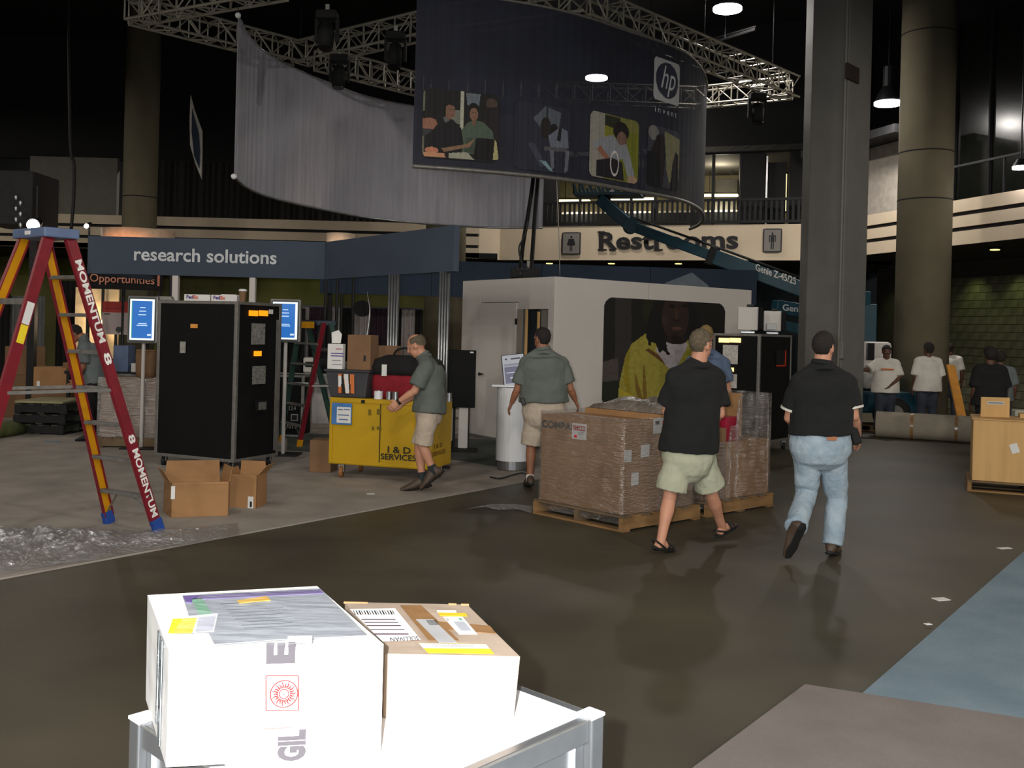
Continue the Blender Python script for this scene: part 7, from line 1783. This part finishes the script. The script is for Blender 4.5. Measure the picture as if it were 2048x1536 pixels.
cn = canopy('orange-lit round canopy above the left end of the blue header sign', 178, 322, 452, 500, 18.6, (225, 190, 160), (1, .42, .16), 60)
canopy('round beige-lit canopy behind the middle of the blue header sign', 648, 706, 464, 500, 19.5, (225, 200, 175), (1, .7, .45), 26)
q = at(302, 470, 18.9); MB(cn.location).ball(q, (.05, 0, 0), (0, .05, 0), (0, 0, .07), 10, 8).build('orange_lamp', emis('orange_lamp_glow', (255, 110, 40), 1.2), cn)
# opportunities sign
a, b = at(172, 560, 18.0), at(322, 560, 18.0); z0_, z1_ = at(172, 577, 18).z, at(172, 540, 18).z
t = thing('kiosk_sign', 'black kiosk sign with orange lettering reading Opportunities', 'sign', ((a.x + b.x) / 2, 18, z0_)); o = t.location
MB(o).box(((a.x + b.x) / 2, 18.06, (z0_ + z1_) / 2), (b.x - a.x, .08, z1_ - z0_)).build('panel', M['black'], t)
P = at(180, 568, 17.99); Q = at(309, 574, 17.99); text('lettering', 'Opportunities', P, Q - P, V((0, 0, (at(180, 547, 18) - at(180, 568, 18)).z)), mat('salmon_lettering', (230, 150, 120), .6), t, o, bold=.005, lift=.01)
MB(o).box((b.x - .04, 18.0, (z0_ + z1_) / 2 + .02), (.03, .05, .22)).build('end_bar', mat('salmon_bar', (220, 140, 110), .6), t)
for px in (176, 318): q = at(px, 600, 18.1); MB(o).box((q.x, 18.12, z0_ / 2), (.05, .05, z0_ - .02)).build('post', M['steel_dark'], t)
# warm lit panel with an uplight
a, b = at(148, 600, 19.5), at(240, 600, 19.5); zt = at(190, 574, 19.5).z
t = thing('lit_wall_section', 'warm lit cream panel wall under the kiosk sign', 'panel', ((a.x + b.x) / 2, 19.5, .012)); o = t.location
MB(o).box(((a.x + b.x) / 2 - .1, 19.5, zt / 2), (.62, .05, zt - .03)).build('panel', mat('cream_panel', (230, 205, 165), .7), t); MB(o).box((b.x - .12, 19.45, zt / 2), (.25, .05, zt - .03)).build('panel', mat('cream_panel2', (225, 200, 160), .7), t)
q = at(203, 655, 19.25); MB(o).tube([V((q.x, 19.3, .02)), V((q.x, 19.3, q.z - .1))], .02, 8).build('lamp_pole', M['steel_dark'], t); MB(o).ball(q, (.035, 0, 0), (0, .035, 0), (0, 0, .14), 10, 8).build('lamp_tube', emis('warm_lamp_glow', (255, 215, 150), 5), t)
light('panel_lamp', 'POINT', q + V((0, -.06, .1)), 22, (1, .78, .5), .05)
# poster
a, b = at(204, 640, 18.6), at(256, 640, 18.6); z0_, z1_ = at(230, 669, 18.6).z, at(230, 603, 18.6).z
t = thing('poster_board', 'red and white poster board left of the first lit screen', 'poster', ((a.x + b.x) / 2, 18.6, .012)); o = t.location
MB(o).box(((a.x + b.x) / 2, 18.63, (z0_ + z1_) / 2), (b.x - a.x, .03, z1_ - z0_)).build('board', M['white_panel'], t)
print_grid('poster_print', lambda u_, v_: V((a.x + (b.x - a.x) * u_, 18.605, z0_ + (z1_ - z0_) * v_)), [('r', 0, .68, 1, 1, (170, 44, 36)), ('r', .05, .60, .3, .65, (40, 40, 40)), ('r', .1, .45, .9, .47, (140, 120, 120)), ('r', .1, .36, .8, .38, (140, 120, 120)), ('e', .65, .15, .12, .1, (50, 60, 60)), ('r', .1, .78, .9, .81, (130, 30, 30))], 30, 30, M['print'], t, o, (176, 160, 158))
MB(o).tube([V(((a.x + b.x) / 2, 18.66, .02)), V(((a.x + b.x) / 2, 18.66, z1_))], .03, 8).build('pole', M['steel_dark'], t); MB(o).box(((a.x + b.x) / 2, 18.66, .02), (.5, .4, .02)).build('base', M['steel_dark'], t)
# lit screens
def screen(lab, px0, px1, py0, py1, Y, pole):
    a, b = at(px0, py0, Y), at(px1, py0, Y); z1_ = a.z; z0_ = at(px0, py1, Y).z; c = V(((a.x + b.x) / 2, Y, .012)); w = b.x - a.x; h = z1_ - z0_
    t = thing('lit_screen', lab, 'screen', c, None); MB(c).box((c.x, Y + .05, (z0_ + z1_) / 2), (w, .09, h)).build('frame', M['alu_dull'], t, bevel=.02)
    bars = [('r', .05, .04, .95, .96, (236, 244, 240)), ('r', .13, .08, .86, .92, (32, 96, 168)), ('r', .11, .08, .14, .92, (60, 150, 130)), ('r', .42, .76, .60, .785, (190, 210, 235)), ('r', .38, .68, .64, .71, (190, 210, 235)), ('r', .37, .60, .64, .63, (190, 210, 235)), ('r', .36, .40, .66, .43, (180, 205, 230)), ('r', .30, .36, .70, .39, (180, 205, 230)), ('r', .70, .14, .82, .19, (200, 215, 235))]
    print_grid('screen', lambda u_, v_: V((a.x + .02 + (w - .04) * u_, Y - .001, z0_ + .02 + (h - .04) * v_)), bars, 36, 50, M['screen_lit'], t, c, (40, 44, 44), rnd=.05, asp=w / h)
    MB(c).tube([V((c.x, Y + .08, .02)), V((c.x, Y + .08, z0_ + .05))], .025, 8).build('pole', M['white_panel'], t); MB(c).box((c.x, Y + .08, .02), (.45, .4, .02)).build('base', M['steel_dark'], t)
M['screen_lit'] = print_mat('lit_screen_print', .3, 1.25)
screen('lit blue screen with white border left of the tall black flight case', 255, 316, 591, 686, 13.6, 1)
screen('lit blue screen half hidden behind the right side of the black flight case', 540, 602, 597, 684, 13.3, 1)
a, b = at(316, 596, 13.9), at(345, 597, 13.9); t = thing('top_rail', 'grey rail joining the left lit screen to the black case area', 'rail', (a + b) / 2); MB(t.location).bar(a, b, (0, 0, 1), .05, .08).build('bar', M['alu_dull'], t); MB(t.location).bar(v3(b, .012), b, (1, 0, 0), .04, .04).build('post', M['alu_dull'], t)

# drapes on a pipe at the back
pd = thing('drape_line', 'pipe and base frame holding the purple and white drapes', 'drape frame', v3(at(720, 700, 22.0), .012)); o = pd.location
a, b = at(598, 612, 22.05), at(846, 616, 22.05); zt = a.z; MB(o).tube([V((a.x, 22.05, zt)), V((b.x, 22.05, zt))], .025, 8).build('top_pipe', M['alu'], pd)
for px in (600, 700, 844): q = at(px, 640, 22.05); MB(o).tube([V((q.x, 22.05, .012)), V((q.x, 22.05, zt))], .025, 8).build('upright', M['alu'], pd)
def drape(px0, px1, mt, lab, grp=None, Y=21.95, top=None, fq=9.0):
    a, b = at(px0, 640, Y), at(px1, 640, Y); w = b.x - a.x; n = max(12, int(w * 46)); o = V(((a.x + b.x) / 2, Y, .02)); m = MB(o); z1_ = (top or zt) - .02
    for z in (.02, z1_):
        for i in range(n + 1): x = a.x + w * i / n; m.v.append((x, Y + .045 * math.sin(i * 1.25) * (1 if z < 1 else .7), z))
    m.f = [(i, i + 1, n + 2 + i, n + 1 + i) for i in range(n)]; m.m = [0] * n
    tag(m.build('drape', mt, smooth=True), lab, 'drape', grp)
for px0, px1, mt, lab in ((604, 618, M['white_cloth'], 'narrow white drape at the left end of the drape line'), (618, 655, M['purple_cloth'], 'purple drape above the second ladder'), (655, 682, M['white_cloth'], 'white drape left of the curved blade'), (682, 704, M['black_cloth'], 'black drape beside the curved blade'),
                          (704, 738, M['white_cloth'], 'white drape directly behind the curved blade'), (738, 778, M['purple_cloth'], 'purple drape left of the first aluminium post'), (778, 803, M['black_cloth'], 'black drape behind the first aluminium post'), (803, 830, M['white_cloth'], 'white drape between the two aluminium posts'), (830, 846, M['black_cloth'], 'black drape at the right end of the drape line')): drape(px0, px1, mt, lab)
drape(18, 88, mat('grey_drape', (104, 104, 104), .9, 0, .1, 10), 'pale grey drape seen between the rails of the tall ladder', Y=20.5, top=at(50, 590, 20.5).z)
drape(112, 168, M['black_cloth'], 'black drape behind the right rail of the tall ladder', Y=20.2, top=at(140, 560, 20.2).z)
drape(-60, 18, M['black_cloth'], 'black drape at the left edge of the frame', Y=20.4, top=at(10, 560, 20.4).z)
drape(325, 610, M['black_cloth'], 'long black drape behind the tall black flight case', Y=21.0, top=at(420, 610, 21).z)
# curved blade and dark disc
pts = [at(x, y, 17.0) for x, y in ((733, 682), (738, 650), (740, 620), (737, 600), (734, 583))]
t = thing('blade_lamp', 'tall thin curved silver blade standing behind the brown carton', 'lamp', v3(pts[0], .012)); m = MB(t.location)
sp_ = spline(pts, 5); m.tube(sp_, [.08 * (1 - i / (len(sp_) - 1)) + .012 for i in range(len(sp_))], 8, ell=.3); m.build('blade', M['alu'], t, smooth=True); MB(t.location).tube([v3(pts[0], .02), pts[0]], .03, 8).build('pole', M['steel_dark'], t)
q = at(724, 617, 17.3); MB(t.location).loft([(q + V((0, .02, 0)), V((.16, 0, 0)), V((0, 0, .14))), (q, V((.16, 0, 0)), V((0, 0, .14)))], 24).build('dark_disc', M['black'], t)
# black trunk with numbers, behind the case
c3 = v3(at(606, 862, 15.5), .012); t, o, d1, d2 = road_case('low black trunk marked with white numbers between the case and second ladder', c3, (-1, .05, 0), .8, (.05, 1, 0), .5, .02, .98)
n1 = V((0.05, -1, 0)).normalized(); ink('stencil_number', '37019', 566, 846, 594, 857, c3 + n1 * .003, n1, M['paper_grey'], t, o, .02); ink('stencil_number', '224', 576, 812, 592, 820, c3 + n1 * .003, n1, M['paper_grey'], t, o, .0); decal('label_frame', 582, 828, 596, 842, c3, n1, M['alu_dull'], t, o); decal('label_inner', 584, 830, 594, 840, c3 + n1 * .01, n1, M['black'], t, o)
# desk clutter behind: white counter with machines
c = v3(at(632, 835, 18.2), .012); t = thing('white_counter', 'rounded white counter behind the second ladder', 'counter', c)
MB(c).tube([c, c + V((0, 0, 1.05))], .36, 28).build('body', M['white_panel'], t); MB(c).tube([c + V((0, 0, 1.05)), c + V((0, 0, 1.09))], .42, 28).build('top', M['white_gloss'], t)
def gadget(name, lab, px, py, Y, sz, mt, z=None, cat='equipment', rot=0.0):
    q = at(px, py, Y); X = V((math.cos(rot), math.sin(rot), 0)); t = thing(name, lab, cat, q); 
    MB(q).box(q + V((0, 0, sz[2] / 2)), sz, X=X, Y=V((-X.y, X.x, 0))).build('housing', mt, t, bevel=min(sz) * .12)
    MB(q).box(q + V((0, -sz[1] / 2 - .004, sz[2] * .55)), (sz[0] * .7, .01, sz[2] * .35)).build('front_panel', M['screen_black'], t)
    return t
ct2 = thing('long_work_table', 'long work table with electronics behind the black flight case', 'table', v3(at(600, 850, 16.7), .012)); o = ct2.location
MB(o).box(o + V((.0, .3, .93)), (1.9, .7, .04)).build('tabletop', M['alu_dull'], ct2)
for sx in (-.9, .9):
    for sy in (0, .58): MB(o).box(o + V((sx, sy + .02, .455)), (.04, .04, .91)).build('leg', M['steel_dark'], ct2)
zt_ = 0.012 + .951
def ontable(name, lab, px, sz, mt, dy=.2, cat='equipment'):
    q = at(px, 740, 16.7); q = V((q.x, 16.7 + dy, zt_)); t = thing(name, lab, cat, q)
    MB(q).box(q + V((0, 0, sz[2] / 2)), sz).build('housing', mt, t, bevel=min(sz) * .12); MB(q).box(q + V((0, -sz[1] / 2 - .004, sz[2] * .55)), (sz[0] * .7, .01, sz[2] * .35)).build('front_panel', M['screen_black'], t)
ontable('desktop_printer', 'dark printer on the work table behind the second ladder', 580, (.36, .34, .22), M['case_black']); ontable('desktop_printer', 'pale printer on the work table left of the second ladder', 622, (.30, .3, .26), M['white_panel']); ontable('network_unit', 'black network unit on the work table beneath the ladder cap', 650, (.30, .3, .34), M['case_black']); ontable('desktop_printer', 'grey machine at the right end of the work table', 676, (.22, .3, .2), M['wall_grey'])
# stacks at the far left
def crate_stack(base_px, base_py, dims, lab, mt, z=.012, name='carton', n=(1, 0, 0)):
    p = gz(base_px, base_py, z); return carton(lab, name, rect(p, n, dims[0], (-n[1], n[0], 0), dims[1]), z, dims[2], mt)
P0 = gz(22, 868, .012)
for k in range(3):
    z = .014 + k * .155; t = pallet(('lowest', 'middle', 'top')[k] + ' dark plastic pallet of the low stack at the far left', P0 + V((.02 * k, 0, 0)), (.05, 1, 0), 1.0, (1, 0, 0), .78, z0=z, mt=[M['steel_dark'], mat('dark_green_plastic%d' % k, (52, 56, 40), .6)], h=.15)
tag(MB(v3(P0, .48)).ext([v3(p, .482) for p in rect(P0 + V((.03, .03, 0)), (1, 0, 0), .72, (0, 1, 0), .9)], (0, 0, .03)).build('plastic_sheet', mat('pale_olive_sheet', (150, 146, 108), .5)), 'pale sheet lying on the dark pallet stack at the far left', 'sheet')
a, b = gz(-60, 884, .012), gz(62, 866, .012); rr0 = .12
tag(MB(a).tube([a + V((0, 0, rr0)), a.lerp(b, .6) + V((0, 0, rr0)), b + V((0, 0, rr0 * .5))], [rr0, rr0, rr0 * .4], 18).build('green_bag', mat('olive_green_bag', (84, 92, 50), .7, 0, .15, 10, .3, 20), smooth=True), 'rolled olive green bag on the carpet at the left edge', 'bag')
zz = .012
for i, (px, w, h, lb) in enumerate(((62, .62, .38, 'wide brown carton behind the left ladder rail'), (120, .50, .42, 'brown carton with white label between the ladder rails'), (4, .55, .55, 'brown carton at the left edge of the frame'))):
    p = v3(at(px, 800, 17.0 + .25 * i), zz); t, c = carton(lb + ', bottom row', 'carton', rect(p, (1, 0, 0), w, (0, 1, 0), .5), zz, h + .2, M['card_dark'])
    decal('label', px + 12, 762, px + 18, 778, p, V((0, -1, 0)), M['paper'], t, c); t, c = carton(lb + ', upper row', 'carton', rect(p + V((.03, 0, 0)), (1, 0, 0), w * .9, (0, 1, 0), .45), zz + h + .201, h * .9, M['card_dark'] if i else M['card'])
# wrapped pallet load behind the tall ladder and what is on it
P0 = gz(190, 895, .012)
pallet('wooden pallet under the film-wrapped load behind the tall ladder', P0, (-.1, 1, 0), .95, (1, .1, 0), .92, z0=.014, mt=[M['pallet_grey'], M['pallet_grey']])
q = P0 + V((.0, .05, 0)); z = .157
for k, h in enumerate((.30, .28, .22)):
    t, c = carton(('bottom', 'middle', 'top')[k] + ' dull carton of the wrapped load behind the tall ladder', 'carton', rect(q + V((.03 + .01 * k, 0, 0)), (1, .1, 0), .84, (-.1, 1, 0), .8), z, h - .002, M['card_dark']); z += h
wrap('dusty stretch film around the load behind the tall ladder', q, (-.1, 1, 0), .85, (1, .1, 0), .1, z + .02, None, 8.8, L2=.9, amp=.02)
# brown drum-like bin on top
pq = q + V((.52, .35, 0)); pq = v3(pq, z + .01); t = thing('paper_sack', 'brown paper sack standing on the wrapped load beside the black case', 'sack', pq)
MB(pq).loft([(pq, V((.13, 0, 0)), V((0, .10, 0))), (pq + V((0, 0, .1)), V((.14, 0, 0)), V((0, .11, 0))), (pq + V((0, 0, .30)), V((.145, 0, 0)), V((0, .10, 0))), (pq + V((0, 0, .37)), V((.14, 0, 0)), V((0, .04, 0)))], 20).build('sack', M['card_dark'], t, smooth=True)
MB(pq).box(pq + V((0, 0, .375)), (.27, .05, .02)).build('folded_top', M['card'], t, bevel=.006); MB(pq).box(pq + V((0, -.105, .3)), (.03, .006, .02)).build('clip', M['alu'], t)
# papers / boxes on shelves between the rails
c = v3(at(250, 745, 16.2), .012); t = thing('cluttered_table', 'dark cluttered table behind the wrapped load', 'table', c)
MB(c).box(c + V((0, 0, .9)), (1.7, .6, .05)).build('tabletop', M['steel_dark'], t)
for sx in (-.8, .8):
    for sy in (-.25, .25): MB(c).box(c + V((sx, sy, .44)), (.05, .05, .87)).build('leg', M['steel_dark'], t)
for k, (dx, w, h, mt, lb) in enumerate(((-.65, .26, .34, M['white_panel'], 'white monitor box at the left of the cluttered table'), (-.3, .22, .2, M['card_dark'], 'small brown box on the cluttered table'), (.0, .24, .42, M['grey_blue'], 'blue grey tub on the cluttered table'), (.32, .3, .14, M['white_panel'], 'flat white tray on the cluttered table'), (.66, .2, .3, M['wall_grey'], 'grey bin at the right of the cluttered table'))):
    carton(lb, 'table_box', rect(c + V((dx - w / 2, -.2, 0)), (1, 0, 0), w, (0, 1, 0), .3), .012 + .926, h, mt, tape=False)
